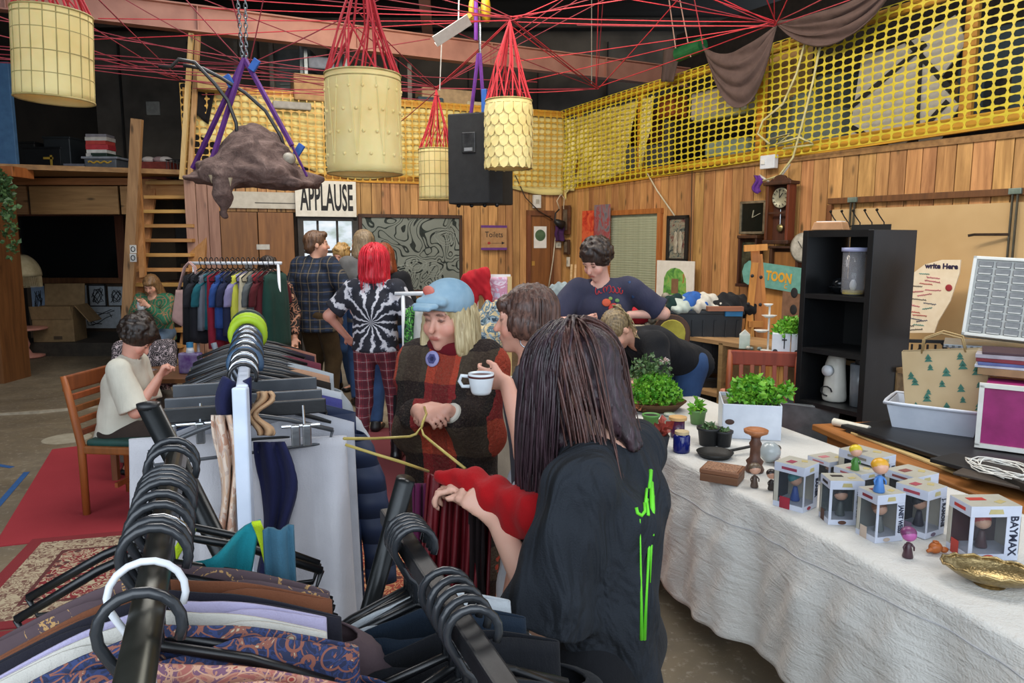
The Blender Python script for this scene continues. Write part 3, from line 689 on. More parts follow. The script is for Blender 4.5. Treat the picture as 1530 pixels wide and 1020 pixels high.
# Toilets sign
c = onB(738, 355, .05); ts = T('sign', 'small brown cardboard Toilets sign edged in purple tape with an arrow', 'sign', c, RZB)
ws, hs_ = (onB(757, 355) - onB(719, 355)).length, zB(738, 337) - zB(738, 373)
B().box((0, 0, 0), (ws, .01, hs_)).build('card', pm('#b48a5e', '#a37a50'), ts)
for z in (-1, 1): B().box((0, -.006, z * hs_ * .46), (ws * 1.02, .004, hs_ * .10)).build('purple_tape', pm('#6b3a86'), ts)
text('Toilets', hs_ * .34, INK, 'lettering', ts, loc=(0, -.007, hs_ * .12), sx=.85)
ab = B().bar((-.04, -.007, -hs_ * .22), (ws * .32, -.007, -hs_ * .22), .012, .002); ab.prism([(ws * .3, -hs_ * .28), (ws * .42, -hs_ * .22), (ws * .3, -hs_ * .16)], -.009, -.005); ab.build('arrow', INK, ts)
B().ell((-ws * .2, -.008, -hs_ * .22), (.025, .003, .02)).build('red_mark', pm('#a8342b'), ts)
# ---- things on the right wall
def onwallR(name, label, cat, px, py, off=.03): return T(name, label, cat, onR(px, py, off), RZR)
def wid(x0, x1, py=360): return (onR(x1, py) - onR(x0, py)).length
def hgt(px, y0, y1): return zR(px, y0) - zR(px, y1)
def framed(label, x0, x1, y0, y1, fm, pic, fw=.04, off=.03, cat='picture', name='framed_picture', tilt=0):
    w, h = wid(x0, x1), hgt((x0 + x1) / 2, y0, y1); o = onwallR(name, label, cat, (x0 + x1) / 2, (y0 + y1) / 2, off)
    B().box((0, .0, 0), (w - fw, .012, h - fw)).build('picture', pic, o)
    if fw:
        for (cx, cz, ww, hh) in ((0, h / 2 - fw / 2, w, fw), (0, -h / 2 + fw / 2, w, fw), (-w / 2 + fw / 2, 0, fw, h), (w / 2 - fw / 2, 0, fw, h)): B().box((cx, -.008, cz), (ww, .035, hh)).build('frame', fm, o, bev=.004)
    o.rotation_euler[1] = tilt; return o, w, h
def blotch(name, cols, scale, dist=1.0):
    t = NT(name, .6); n_ = t.noise(t.co(scale=scale), 1, 4, .6, dist); k = len(cols)
    t.col(t.ramp(n_, [(.3 + .4 * i / (k - 1), lin(c)) for i, c in enumerate(cols)])); return t.m
o, w, h = framed('red and orange abstract canvas beside the blinded window', 870, 887, 315, 372, None, blotch('abstract_red', ['#8e1f16', '#d2442c', '#e06a3f', '#b52a1e'], 6), 0, .05)
o, w, h = framed('tall grey and crimson abstract canvas touching the blinded window', 888, 911, 306, 372, None, blotch('abstract_grey', ['#4a4c5a', '#7d7a82', '#a13a3c', '#8b8890'], (5, 5, 3), 2), 0, .07)
o, w, h = framed('dark framed figure painting hung above the pale canvas', 997, 1028, 322, 391, pm('#1b1816'), blotch('dark_figures', ['#20242c', '#59615a', '#8f8a76', '#6a3a34', '#2c3138'], 11, 1.5), .045, .03)
for sx in (-.03, .06): B().lathe([(.002, 0), (.035, .02), (.03, .10), (.045, .16), (.02, .24), (.028, .27), (.002, .30)], (sx, -.012, -.20), 10, sy=.25).build('painted_figure', pm('#b7ae9a', '#8f8674'), o, smooth=True)
# white canvas with green picture leaning
o, w, h = framed('white canvas painted with a green rounded shape, leaning by the black crate', 981, 1036, 390, 447, None, pm('#e9e4da', '#ded8cc'), 0, .12)
B().prism([(-w * .30 + w * .62 * (.5 + .5 * math.cos(a * PI / 8)) * 1.0, -h * .38 + h * .70 * max(0, math.sin(a * PI / 8)) ** .5) for a in range(9)], -.012, -.007).build('green_shape', blotch('green_paint', ['#2f5a35', '#5d9a44', '#87b85a', '#a5683f'], 9), o)
B().box((w * .02, -.014, -h * .15), (w * .18, .004, h * .38)).build('brown_stroke', pm('#8d6a4c'), o)
# red fire box hidden low; small devices near the toilet door
for (x, y, w, h, d, c, lb, nm) in ((802, 301, .13, .20, .05, '#dcdad2', 'white junction box above the narrow brown door', 'junction_box'), (834, 366, .09, .09, .03, '#d9d2bd', 'cream light switch left of the small framed plaques', 'light_switch'), (849, 391, .06, .15, .03, '#e3dcc8', 'cream switch plate under the small framed plaques', 'switch_plate')):
    if x < 842: p = onB(x, y, .03); rz = RZB
    else: p = onR(x, y, .03); rz = RZR
    o = T(nm, lb, 'electrical box', p, rz); B().box((0, 0, 0), (w, d, h)).build('case', pm(c), o, bev=.004); B().box((0, -d / 2 - .004, 0), (w * .4, .008, h * .35)).build('rocker', pm('#b9b5a8'), o, bev=.002)
for (x, y0, y1, w, lb, c) in ((846, 307, 350, .20, 'tall brown framed plaque beside the corner of the plank walls', '#6c4125'), (847, 358, 380, .14, 'small dark wooden plaque under the tall brown plaque', '#3c2a1c')):
    h = zR(x, y0) - zR(x, y1); o = T('wall_plaque', lb, 'plaque', onR(x, (y0 + y1) / 2, .04), RZR)
    B().box((0, 0, 0), (w, .04, h)).build('board', pm(c, '#4a2c18'), o, bev=.006); B().box((0, -.024, 0), (w * .55, .006, h * .7)).build('inlay', pm('#7a6a58', '#54483c'), o, bev=.002)
o = T('spotlight', 'small black clamp spotlight fixed at the wall corner', 'spotlight', onB(829, 330, .18), RZB)
B().tube([(0, 0, 0), (.02, .02, .12), (.1, .06, .18)], .012).build('arm', BLACKM, o); B().lathe([(.03, 0), (.05, .04), (.07, .16), (.066, .16)], (0, 0, 0), 14, Matrix.Rotation(2.0, 3, 'Y')).build('shade', BLACKM, o, smooth=True)
o = T('purple_cloth', 'purple cloth hanging below the corner spotlight', 'cloth', onB(836, 345, .13), RZB)
B().grid(lambda u, v: (-.08 + .16 * u + .01 * math.sin(9 * v), -.02 * math.sin(u * 9), .08 - .24 * v), 9, 9).build('fabric', cloth('#4c2a55', '#3a2044'), o, True, solid=.006)
# clocks
def clock_rect():
    w, h = wid(1109, 1147), hgt(1128, 301, 350); o = onwallR('wall_clock', 'square black wall clock with pale hands at ten past two on plank wall', 'clock', 1128, 325, .05)
    B().box((0, 0, 0), (w, .06, h)).build('case', pm('#8b6a44', '#5c452d'), o, bev=.012)
    B().box((0, -.034, 0), (w * .84, .01, h * .84)).build('dial', pm('#101713', '#0b100d', .15), o)
    B().bar((0, -.045, 0), (w * .30, -.045, h * .12), .010, .004).build('minute_hand', pm('#c9c2a8'), o); B().bar((0, -.045, 0), (w * .04, -.045, h * .22), .012, .004).build('hour_hand', pm('#c9c2a8'), o)
    for (cx, cz, ww, hh) in ((0, h / 2 - .015, w, .03), (0, -h / 2 + .015, w, .03), (-w / 2 + .015, 0, .03, h), (w / 2 - .015, 0, .03, h)): B().box((cx, -.04, cz), (ww, .03, hh)).build('rim', pm('#a89a80', '#6f6350', .3, .5), o, bev=.006)
clock_rect()
def clock_pend():
    w, h = wid(1149, 1196), hgt(1165, 266, 366); w *= .82; o = onwallR('pendulum_clock', 'ornate dark pendulum clock with a round silver dial on plank wall', 'clock', 1168, 318, .10)
    B().box((0, .02, 0), (w * .86, .02, h * .86)).build('back_panel', DARKWOOD, o)
    for sx in (-1, 1): B().box((sx * w * .40, -.03, 0), (w * .10, .12, h * .84)).build('side_panel', wood('#6a3418', '#4a2210', 'z', knots=False), o, bev=.006)
    B().box((0, -.03, h * .43), (w * 1.06, .16, h * .05)).build('cornice', DARKWOOD, o, bev=.008)
    B().box((0, -.03, -h * .43), (w, .14, h * .06)).build('base', DARKWOOD, o, bev=.01)
    pts = [(w * .48 * (i / 8 - 1), h * .45 + h * .08 * (0.3 + math.sin(i / 8 * PI * .5)) * (1 if i not in (3,) else .7)) for i in range(9)]
    crest = [(-w * .5, h * .45)] + [(x * .8, z) for x, z in pts] + [(-x * .8, z) for x, z in pts[::-1][1:]] + [(w * .5, h * .45)]
    B().prism(crest, -.06, -.03).build('crest', DARKWOOD, o, bev=.004)
    B().lathe([(.002, -.01), (w * .30, -.01), (w * .33, .0), (w * .30, .01), (w * .28, .004), (.002, .004)], (0, -.03, h * .22), 28, Matrix.Rotation(PI / 2, 3, 'X')).build('dial', pm('#b9b59c', '#8d8a74', .35, .3), o, True)
    B().bar((0, -.05, h * .22), (w * .12, -.05, h * .29), .012, .004).build('hour_hand', INK, o); B().bar((0, -.05, h * .22), (-w * .02, -.05, h * .34), .008, .004).build('minute_hand', INK, o)
    for i in range(12):
        a = i * PI / 6; B().box((w * .25 * math.sin(a), -.046, h * .22 + w * .25 * math.cos(a)), (.008, .003, .022), Matrix.Rotation(a, 3, 'Y')).build('numeral', INK, o)
    B().cyl((0, -.02, h * .05), (0, -.02, -h * .2), .006).build('pendulum_rod', CHROME, o); B().lathe([(.001, -.008), (w * .12, -.005), (w * .12, .005), (.001, .008)], (0, -.02, -h * .22), 20, Matrix.Rotation(PI / 2, 3, 'X')).build('pendulum_bob', pm('#a89a6a', '#7d7048', .3, .7), o, True)
    B().box((0, -.06, h * .0), (w * .72, .02, .02)).build('door_rail', DARKWOOD, o); 
clock_pend()
def clock3(x0, x1, y0, y1, lb, lower):
    w, h = wid(x0, x1) * .9, hgt((x0 + x1) / 2, y0, y1); o = onwallR('clock_case', lb, 'clock', (x0 + x1) / 2, (y0 + y1) / 2, .09)
    B().box((0, .02, 0), (w, .03, h)).build('back_panel', DARKWOOD, o)
    for sx in (-1, 1): B().box((sx * w * .46, -.02, 0), (w * .09, .12, h)).build('side_panel', DARKWOOD, o, bev=.004)
    for z in (-1, 1): B().box((0, -.02, z * h * .47), (w * 1.08, .14, h * .06)).build('rail', DARKWOOD, o, bev=.006)
    B().box((0, -.03, -.02), (w * .8, .01, h * .8)).build('glass', pm('#4d4b3a', '#23251c', .12) if lower else wood('#9a6a35', '#7b5226', 'z', knots=False), o)
    return o, w, h
clock3(1107, 1137, 352, 428, 'brown empty clock case below the square black clock', True)
o, w, h = clock3(1153, 1200, 368, 428, 'dark framed wooden clock case below the pendulum clock', False)
o = onwallR('wall_clock', 'round pale dial peeping out beside the black shelf unit', 'clock', 1202, 370, .16)
B().lathe([(.14, 0), (.16, .03), (.13, .04), (.001, .035)], (0, 0, 0), 28, Matrix.Rotation(PI / 2, 3, 'X')).build('rim', pm('#c9c4b8', '#8f8a7e', .3), o, True); B().bar((0, -.045, 0), (-.05, -.045, .07), .008, .003).build('hand', INK, o)
# teal sign board leaning
w, h = wid(1108, 1201), hgt(1150, 394, 429); o = onwallR('painted_board', 'teal painted plank lettered in yellow behind the wooden easel', 'sign', 1156, 413, .30); o.rotation_euler[1] = .09
B().prism([(-w / 2 + .08, h / 2), (-w / 2 + .02, h / 2 - .05), (-w / 2, 0), (-w / 2 + .04, -h / 2 + .02), (-w / 2 + .10, -h / 2), (w / 2, -h / 2), (w / 2, h / 2)], -.012, .012).build('board', pm('#6fa79b', '#5b9387', .7), o)
text('TOON', h * .52, pm('#e0a93c', '#cf952c'), 'lettering', o, loc=(.08, -.015, .0), bold=.006, sx=.8); text('c', h * .4, pm('#e0a93c', '#cf952c'), 'lettering', o, loc=(w * .21, -.015, -h * .28))
# plywood pieces under it
o = onwallR('plywood_sheet', 'plain brown plywood sheet leaning behind the wooden easel', 'plywood', 1158, 470, .22); B().box((0, 0, 0), (.55, .02, .75)).build('sheet', wood('#c08a4c', '#a87338', 'z', knots=False), o)
o = onwallR('plywood_sheet', 'brown board with three dark knot holes beside the black shelf unit', 'plywood', 1184, 465, .30); B().box((0, 0, 0), (.26, .02, .72)).build('sheet', pm('#8a6650', '#6d4f3c'), o)
for z in (-.2, .02, .2): B().ell((.02, -.012, z), (.045, .006, .055)).build('knot_hole', INK, o, True)
# beige pin board with rail and hooks
s0, s1 = sR(1237), sR(1570); zt1, zt0 = zR(1237, 301), zR(1237, 430)
pb = T('pin_board', 'large beige board framed by a brown rail on the right plank wall', 'board', C0, RZR)
B().box(((s0 + s1) / 2, -.01, 1.15), (s1 - s0, .02, 1.75)).build('panel', pm('#c9a97a', '#bd9c6c', .8, scale=2), pb)
B().box(((s0 + s1) / 2, -.02, zt1), (s1 - s0, .05, .06)).build('top_rail', BROWN, pb, bev=.004); B().box((s0 + .02, -.02, 1.5), (.05, .05, 1.15)).build('side_rail', BROWN, pb, bev=.004)
for (x, y) in ((1275, 303), (1518, 291)):
    o = onwallR('shelf_bracket', 'grey metal wall bracket on the brown rail, %s' % ('above the black shelf unit' if x < 1400 else 'near the right edge of the beige board'), 'bracket', x, y, .04)
    for dx in (-.02, .02): B().box((dx, -.01, -.35), (.012, .02, .8)).build('upright', pm('#5b5a50', '#44433b', .5, .4), o)
    B().box((0, -.01, .03), (.10, .04, .05)).build('clamp', pm('#8fa095', '#6d7d73', .4, .5), o, bev=.004)
    if x > 1400: B().tube([(-.02, -.02, -.33), (-.26, -.10, -.33), (-.30, -.12, -.34)], .012).build('arm', pm('#4a3a30', '#33291f', .5, .4), o)
hk = pm('#26221f', '#1a1715', .4, .6)
# coat-hook rack above shelf
o = onwallR('hook_rack', 'black wire hook rack standing on the black shelf unit', 'hook rack', 1290, 330, .12)
wk = wid(1245, 1312); 
for z in (-.13, -.05): B().tube([(-wk / 2, 0, z), (wk / 2, 0, z), (wk / 2 + .03, -.06, z), (wk / 2, -.1, z), (-wk / 2, -.1, z)], .005, 5).build('wire', hk, o)
for i in range(5):
    x = -wk / 2 + wk * i / 4; B().tube([(x, -.05, -.13), (x, -.05, -.02), (x - .03, -.08, .04), (x - .05, -.10, .09)], .006, 6).build('hook', hk, o); B().ell((x - .05, -.10, .10), .014).build('tip', hk, o, True)
# whitish triangular cloth/lamp at right border
# write-here panel: curved paper
P0 = [(1353, 497), (1354, 430), (1362, 410), (1382, 395), (1408, 388), (1436, 388), (1434, 408), (1420, 450), (1402, 480), (1396, 497)]
w0 = [onR(x, y, .35) for x, y in P0]; c0 = sum(w0, Vector()) / len(w0)
out = [((p - c0).dot(RD), p.z - c0.z) for p in w0]
o = T('writing_panel', 'curved cream panel headed write Here, covered with coloured handwriting', 'message board', c0, RZR)
B().prism(out, -.006, .006).build('panel', pm('#efe0c6', '#e6d4b6', .8), o)
wp = max(x for x, z in out) - min(x for x, z in out); zM = max(z for x, z in out); hp_ = zM - min(z for x, z in out)
text('write Here', wp * .135, pm('#33284a', '#241c38'), 'heading', o, loc=(wp * .13, -.008, zM - wp * .13), bold=.003)
rr = random.Random(9)
for k in range(22):
    z = zM - wp * (.28 + .062 * k); 
    if z < zM - hp_ * .96: break
    fr = (k / 22); xx = rr.uniform(-.30, .04) * wp - fr * wp * .12
    m_ = pm(rr.choice(['#c24a4a', '#3d4a6b', '#3f8f86', '#44403c', '#c4506c'])); sl_ = rr.uniform(-.12, .25); n_ = rr.randint(14, 24)
    B().tube([(xx - wp * .14 + wp * .012 * j * 1.1, -.008, z + sl_ * wp * .012 * j + wp * .014 * math.sin(j * 2.1 + k) * (.4 + rr.random())) for j in range(n_)], .0035, 4).build('handwriting', m_, o)
B().ell((wp * .3, -.01, zM - hp_ * .36), (.03, .004, .03)).build('red_flower', pm('#a8323a'), o)
# ================================================================= LOFT RAIL, NET, TARPS
def netmesh(name, label, origin, rz, L, zb, ztop, cw, ch, waves=.03, skip=None, mat=None, hx_=.45, hz_=.43):
    nx, nz = int(L / cw), int(round((ztop(0) - zb(0)) / ch)); V = []; Fc = []
    for i in range(nx):
        for j in range(nz):
            if skip and skip(i * cw, j / nz): continue
            n0_ = len(V); x0 = i * cw
            for ring in (0, 1):
                for k in range(8):
                    a = k * PI / 4 + PI / 8 * 0
                    if ring == 0:
                        cx_, cz_ = [(1, 0), (1, 1), (0, 1), (-1, 1), (-1, 0), (-1, -1), (0, -1), (1, -1)][k]; u, v = .5 + .5 * cx_, .5 + .5 * cz_
                    else: u, v = .5 + hx_ * math.cos(a) * (1.0 if k % 2 == 0 else 1.12), .5 + hz_ * math.sin(a) * (1.0 if k % 2 == 0 else 1.12)
                    x = x0 + u * cw; f = (j + v) / nz; z = zb(x) * (1 - f) + ztop(x) * f + .012 * math.sin(x * 2.3) * math.sin(f * 3.1)
                    V.append((x, -.03 + waves * math.sin(x * 1.7 + f * 2) * math.sin(f * PI), z))
            Fc += [(n0_ + k, n0_ + (k + 1) % 8, n0_ + 8 + (k + 1) % 8, n0_ + 8 + k) for k in range(8)]
    me = bpy.data.meshes.new(name); me.from_pydata(V, [], Fc); me.materials.append(mat); o = link(name, me, None, .004); o.location = origin; o.rotation_euler = (0, 0, rz)
    tag(o, label, 'net'); o['kind'] = 'stuff'; return o
NETM = pm('#d3c034', '#bda824', .45, bump=.05); NETO = pm('#cfa23c', '#b98a24', .45, bump=.05)
zbR = lambda x: 2.50 + .028 * x; ztR = lambda x: 3.72 + .035 * x
netmesh('safety_net', 'bright yellow plastic safety net along the right hand loft edge', C0V - RI * .05, RZR, 9.0, zbR, ztR, .112, .072, mat=NETM)
netmesh('safety_net', 'yellow safety net along the loft edge over the back wall', OB - BI * .05 - BD * .15, RZB, LB + .1, lambda x: 2.54, lambda x: 3.70, .105, .09, mat=NETO, hx_=.46, hz_=.455)
def rails(I_o, rz, L, posts, zb, zt, side):
    r = T('loft_railing', 'yellow ochre timber railing of the %s loft behind the net' % side, 'railing', I_o, rz)
    n_ = 3
    for (zz, w) in ((zb, .14), (zt, .09)):
        B().add([(0, .0, zz(0) - w / 2), (L, 0, zz(L) - w / 2), (L, .05, zz(L) - w / 2), (0, .05, zz(0) - w / 2), (0, 0, zz(0) + w / 2), (L, 0, zz(L) + w / 2), (L, .05, zz(L) + w / 2), (0, .05, zz(0) + w / 2)],
                [(0, 3, 2, 1), (4, 5, 6, 7), (0, 1, 5, 4), (1, 2, 6, 5), (2, 3, 7, 6), (3, 0, 4, 7)]).build('rail', wood('#d39a2c', '#b07c1e', 'x', knots=False), r)
    for x in posts: B().box((x, .03, (zb(x) + zt(x)) / 2), (.11, .05, zt(x) - zb(x))).build('post', YELW, r, bev=.004)
rails(C0V, RZR, 9.0, [sR(p) for p in (862, 952, 1127, 1425)], lambda x: zbR(x) + .06, lambda x: ztR(x) - .04, 'right hand')
rails(OB, RZB, LB, [xB(p) for p in (292, 481, 650, 760)], lambda x: 2.60, lambda x: 3.66, 'rear')
TARP = pm('#e6d894', '#d8c778', .7, scale=2, bump=.5, bs=3)
def tarp(label, origin, rz, poly, seed):
    """poly: corner points (x,z) lower-left, lower-right, upper-right, upper-left"""
    r = random.Random(seed); ph = [r.random() * 6 for _ in range(4)]
    def fn(u, v):
        a = Vector(poly[0]).lerp(Vector(poly[1]), u); b_ = Vector(poly[3]).lerp(Vector(poly[2]), u); p = a.lerp(b_, v)
        return (p[0], -.01 + .015 * math.sin(u * 9 + v * 7 + ph[0]) + .012 * math.sin(u * 21 - v * 13 + ph[1]) , p[1] + (1 - v) * .035 * math.sin(u * 8 + ph[2]))
    o = B().grid(fn, 34, 22).build('tarpaulin', TARP, smooth=True, solid=.003, loc=origin, rz=rz); return tag(o, label, 'tarpaulin')
def xz_R(px, py): return (sR(px), zR(px, py))
def xz_B(px, py): return (xB(px), zB(px, py))
tarp('pale yellow tarpaulin tied behind the net right of the wall corner', C0V - RI * .015, RZR, [(0.0, 2.36), (sR(862), 2.56), (sR(862), 3.55), (0, 3.6)], 1)
tarp('pale yellow tarpaulin with creases in the second bay of the right net', C0V - RI * .015, RZR, [(sR(862), 2.56), (sR(930), 2.62), (sR(950), 3.62), (sR(862), 3.58)], 2)
tarp('narrow strip of yellow tarpaulin folded beside the third net post', C0V - RI * .015, RZR, [(sR(955), 2.7), (sR(958), 2.7), (sR(976), 3.62), (sR(955), 3.62)], 7)
tarp('pale yellow tarpaulin stretched behind the rear net left of the tall lantern', OB - BI * .015, RZB, [(xB(300), 3.05), (xB(490), 2.62), (xB(490), 3.62), (xB(300), 3.60)], 3)
tarp('pale yellow tarpaulin behind the rear net between the tall and short lanterns', OB - BI * .015, RZB, [(xB(492), 2.6), (xB(655), 2.6), (xB(655), 3.6), (xB(492), 3.6)], 4)
tarp('pale yellow tarpaulin behind the rear net beside the loudspeaker', OB - BI * .015, RZB, [(xB(656), 2.6), (LB - .02, 2.42), (LB - .02, 3.6), (xB(656), 3.6)], 5)
# purple/dark cloth hung on rear net
o = B().grid(lambda u, v: (xB(303) + (xB(332) - xB(303)) * u * (1 - .4 * v), -.08 - .03 * math.sin(u * 7), 3.62 - (.3 + .12 * u) * v), 8, 8).build('black_cloth', cloth('#1a181b'), smooth=True, solid=.01, loc=OB, rz=RZB); tag(o, 'black cloth thrown over the far left of the rear loft rail', 'cloth')
# ================================================================= LEFT SIDE: LOFT SHELF, STAIRS, RECESS
DK = pm('#15171a', '#1e2023', .6)
# left loft edge (frontal, at depth YL)
YL = 10.2
xl0, xl1 = at(-60, 268, YL).x, at(196, 268, YL).x
zf = at(100, 268, YL).z
o = B().box(((xl0 + xl1) / 2, YL + 2.4, zf - .04), (xl1 - xl0, 4.8, .06)).build('floor_loft_left', fl); o['kind'] = 'structure'
o = B().box(((xl0 + xl1) / 2, YL - .02, zf - .03), (xl1 - xl0, .06, .09)).build('trim_24', wood('#a5723f', '#835628', 'x', knots=False)); o['kind'] = 'structure'
OSB = wood('#b98f5c', '#987044', 'x')
for (x0, x1) in ((20, 42), (42, 178), (178, 196)):
    a, c = at(x0, 278, YL), at(x1, 320, YL); o = B().box(((a.x + c.x) / 2, YL + .02, (a.z + c.z) / 2), (c.x - a.x - .008, .03, a.z - c.z)).build('fascia_panel', OSB, bev=.003)
    tag(o, 'plywood fascia panel under the left loft, %s' % ('the long middle one' if x0 == 42 else 'short one at its left end' if x0 == 20 else 'narrow one beside the stair rail'), 'panel')
o = T('display_window', 'wide dark glossy window framed in wood under the left loft', 'window', (0, 0, 0)); o['kind'] = 'thing'
Yr = 12.3; a, c = at(28, 322, Yr), at(182, 416, Yr); cx, cz, w, h = (a.x + c.x) / 2, (a.z + c.z) / 2, c.x - a.x, a.z - c.z
B().box((cx, Yr, cz), (w, .03, h)).build('pane', pm('#0c0e0f', '#121415', .12, bump=0), o)
for (x, z, ww, hh) in ((cx, a.z + .05, w + .2, .12), (cx, c.z - .03, w + .2, .09), (a.x - .06, cz, .12, h), (c.x + .05, cz, .14, h)): B().box((x, Yr - .03, z), (ww, .08, hh)).build('frame', BROWN, o, bev=.004)
# drawings under it
for i, (x0, x1, y0, y1) in enumerate(((112, 131, 426, 455), (131, 160, 425, 458), (161, 186, 428, 456), (118, 182, 458, 490), (46, 70, 427, 480))):
    a, c = at(x0, y0, 12.3), at(x1, y1, 12.3); o = T('drawing_sheet', 'drawing sheet pinned under the dark window, %s' % ['left of the middle sheet', 'heavy black bordered, middle sheet', 'right sheet by the stair rail', 'large blank sheet below the others', 'bluish one behind the cardboard box'][i], 'drawing', ((a.x + c.x) / 2, 12.3, (a.z + c.z) / 2))
    w, h = c.x - a.x, a.z - c.z; B().box((0, 0, 0), (w, .008, h)).build('paper', pm('#b9c0c6' if i != 4 else '#8fa2ba', None, .8), o)
    R_ = random.Random(i)
    for k in range(3 if i == 3 else 5):
        rr_ = R_.uniform(.2, .42); bb_ = B().tube([(w * .36 * math.cos(t_ * .6 + k) * R_.uniform(.5, 1), -.008, h * .4 * math.sin(t_ * .6 + k * 2) * R_.uniform(.5, 1)) for t_ in range(9)], .006, 4); bb_.build('pen_line', INK, o)
    if i == 1: 
        for sx in (-1, 1): B().box((sx * w * .47, -.006, 0), (.02, .006, h)).build('border', INK, o); B().box((0, -.006, sx * h * .47), (w, .006, .02)).build('border', INK, o)
o = B().box((-5.3, 11.6, .10), (4.4, 1.4, .2)).build('platform', pm('#3b342b', '#2b2620', .8)); o['kind'] = 'structure'
# cardboard box
def carton(loc, w, d, h, rz, label, flaps=True, col=('#8c7350', '#7c6444')):
    o = T('cardboard_box', label, 'box', loc, rz); cm = pm(col[0], col[1], .8)
    B().box((0, 0, h / 2), (w, d, h)).build('body', cm, o, bev=.004)
    if flaps:
        B().box((0, d / 2 + .03, h + .16), (w, .012, .34), Matrix.Rotation(-.15, 3, 'X')).build('flap', cm, o)
        B().box((w / 2 + .13, 0, h - .10), (.32, d, .012), Matrix.Rotation(.9, 3, 'Y')).build('flap', cm, o)
        B().box((0, -d / 2 - .03, h - .08), (w, .012, .2), Matrix.Rotation(.25, 3, 'X')).build('flap', cm, o)
    B().box((w * .1, -d / 2 - .002, h * .12), (.12, .003, .05)).build('stamp', pm('#4e3e2a'), o); return o
carton((at(89, 480, 11.2).x, 11.2, .2), .58, .42, .52, .12, 'open olive brown cardboard box below the dark window')
# stairs
YS0, YS1 = 9.3, 10.15
xs0, xs1 = at(212, 400, 9.8).x, at(291, 400, 9.8).x
st = T('staircase', 'steep open wooden staircase up to the loft', 'staircase', (0, 0, 0))
zt_ = zf; N_ = 13
for i in range(N_):
    z = zt_ * (i + 1) / (N_ + .3); y = YS0 + (YS1 - YS0) * i / (N_ - 1)
    B().box(((xs0 + xs1) / 2, y, z), (xs1 - xs0, .22, .045)).build('tread', wood('#c99a5c', '#a87a42', 'x', knots=False), st, bev=.004)
B().box(((xs0 + xs1) / 2, YS1 + .05, zt_ - .12), (xs1 - xs0, .05, .22)).build('header', wood('#c99a5c', '#a87a42', 'x', knots=False), st)
for x in (xs0 - .03, xs1 + .03): B().bar((x, YS0 - .05, 0), (x, YS1 + .1, zt_ + (.0 if x > xs0 else 0)), .05, .2, up=(1, 0, 0)).build('stringer', wood('#c2915a', '#9d7140', 'z', knots=False), st)
B().bar(at(214, 415, 9.25), at(202, 180, 9.9), .07, .05, up=(0, 1, 0)).build('handrail_board', wood('#a9794a', '#855b34', 'z', knots=False), st)
o = T('stair_post', 'tall weathered timber post left of the staircase', 'post', (0, 0, 0)); B().bar(Vector((at(186, 470, 9.4).x, 9.3, 0)), at(205, 178, 9.3), .13, .06, up=(0, 1, 0)).build('post', wood('#9c7752', '#7d5c3d', 'z'), o)
for (x, y, c_) in ((199, 372, '#d8d6d0'), (199, 385, '#c6c6c4')): q = at(x, y, 9.18); B().box(q, (.08, .004, .10)).build('sticker', pm(c_), o); B().tube([q + Vector((.025 * math.cos(t), -.004, .03 * math.sin(t))) for t in [k * .7 for k in range(9)]], .005, 4, closed=True).build('print_ring', INK, o)
for (xa, xb, yt, lb) in ((286, 272, 50, 'pale timber pole leaning to the roof above the stairs, front one'), (296, 284, 52, 'pale timber pole leaning to the roof above the stairs, rear one')):
    o = B().bar(at(xb, 268, 9.6 + (xa - 286) * .02), at(xa, yt, 9.6 + (xa - 286) * .02), .055, .045, up=(0, 1, 0)).build('timber_pole', wood('#cfae7c', '#ab8653', 'z')); tag(o, lb, 'pole')
# dark shelves and boxes seen through the stairs
o = T('storage_shelf', 'dark storage shelving behind the open stairs', 'shelf', ((xs0 + xs1) / 2 + .1, 11.2, 0))
B().box((0, .3, 1.2), (1.5, .03, 2.3)).build('back_panel', pm('#3e3225', '#2c241b', .9), o)
for z in (.5, 1.1, 1.7): B().box((0, 0, z), (1.4, .5, .03)).build('shelf_board', BROWN, o)
for i, (x, z, w, h, c_) in enumerate(((-.2, .52, .5, .35, '#7a5c35'), (.35, .52, .4, .3, '#6a7a4a'), (-.1, 1.12, .7, .25, '#86643c'), (.45, 1.72, .3, .2, '#222a3d'), (-.3, 1.72, .4, .22, '#3b3a38'))):
    o2 = B().box((0, 0, h / 2), (w, .3, h)).build('storage_box', pm(c_), bev=.01, loc=((xs0 + xs1) / 2 + .1 + x, 11.1, z + .0)); tag(o2, ['brown box low on the shelf behind the stairs', 'green box low on the shelf behind the stairs', 'wide tan box on the middle shelf behind the stairs', 'navy box high on the shelf behind the stairs', 'grey box high on the shelf behind the stairs'][i], 'box')
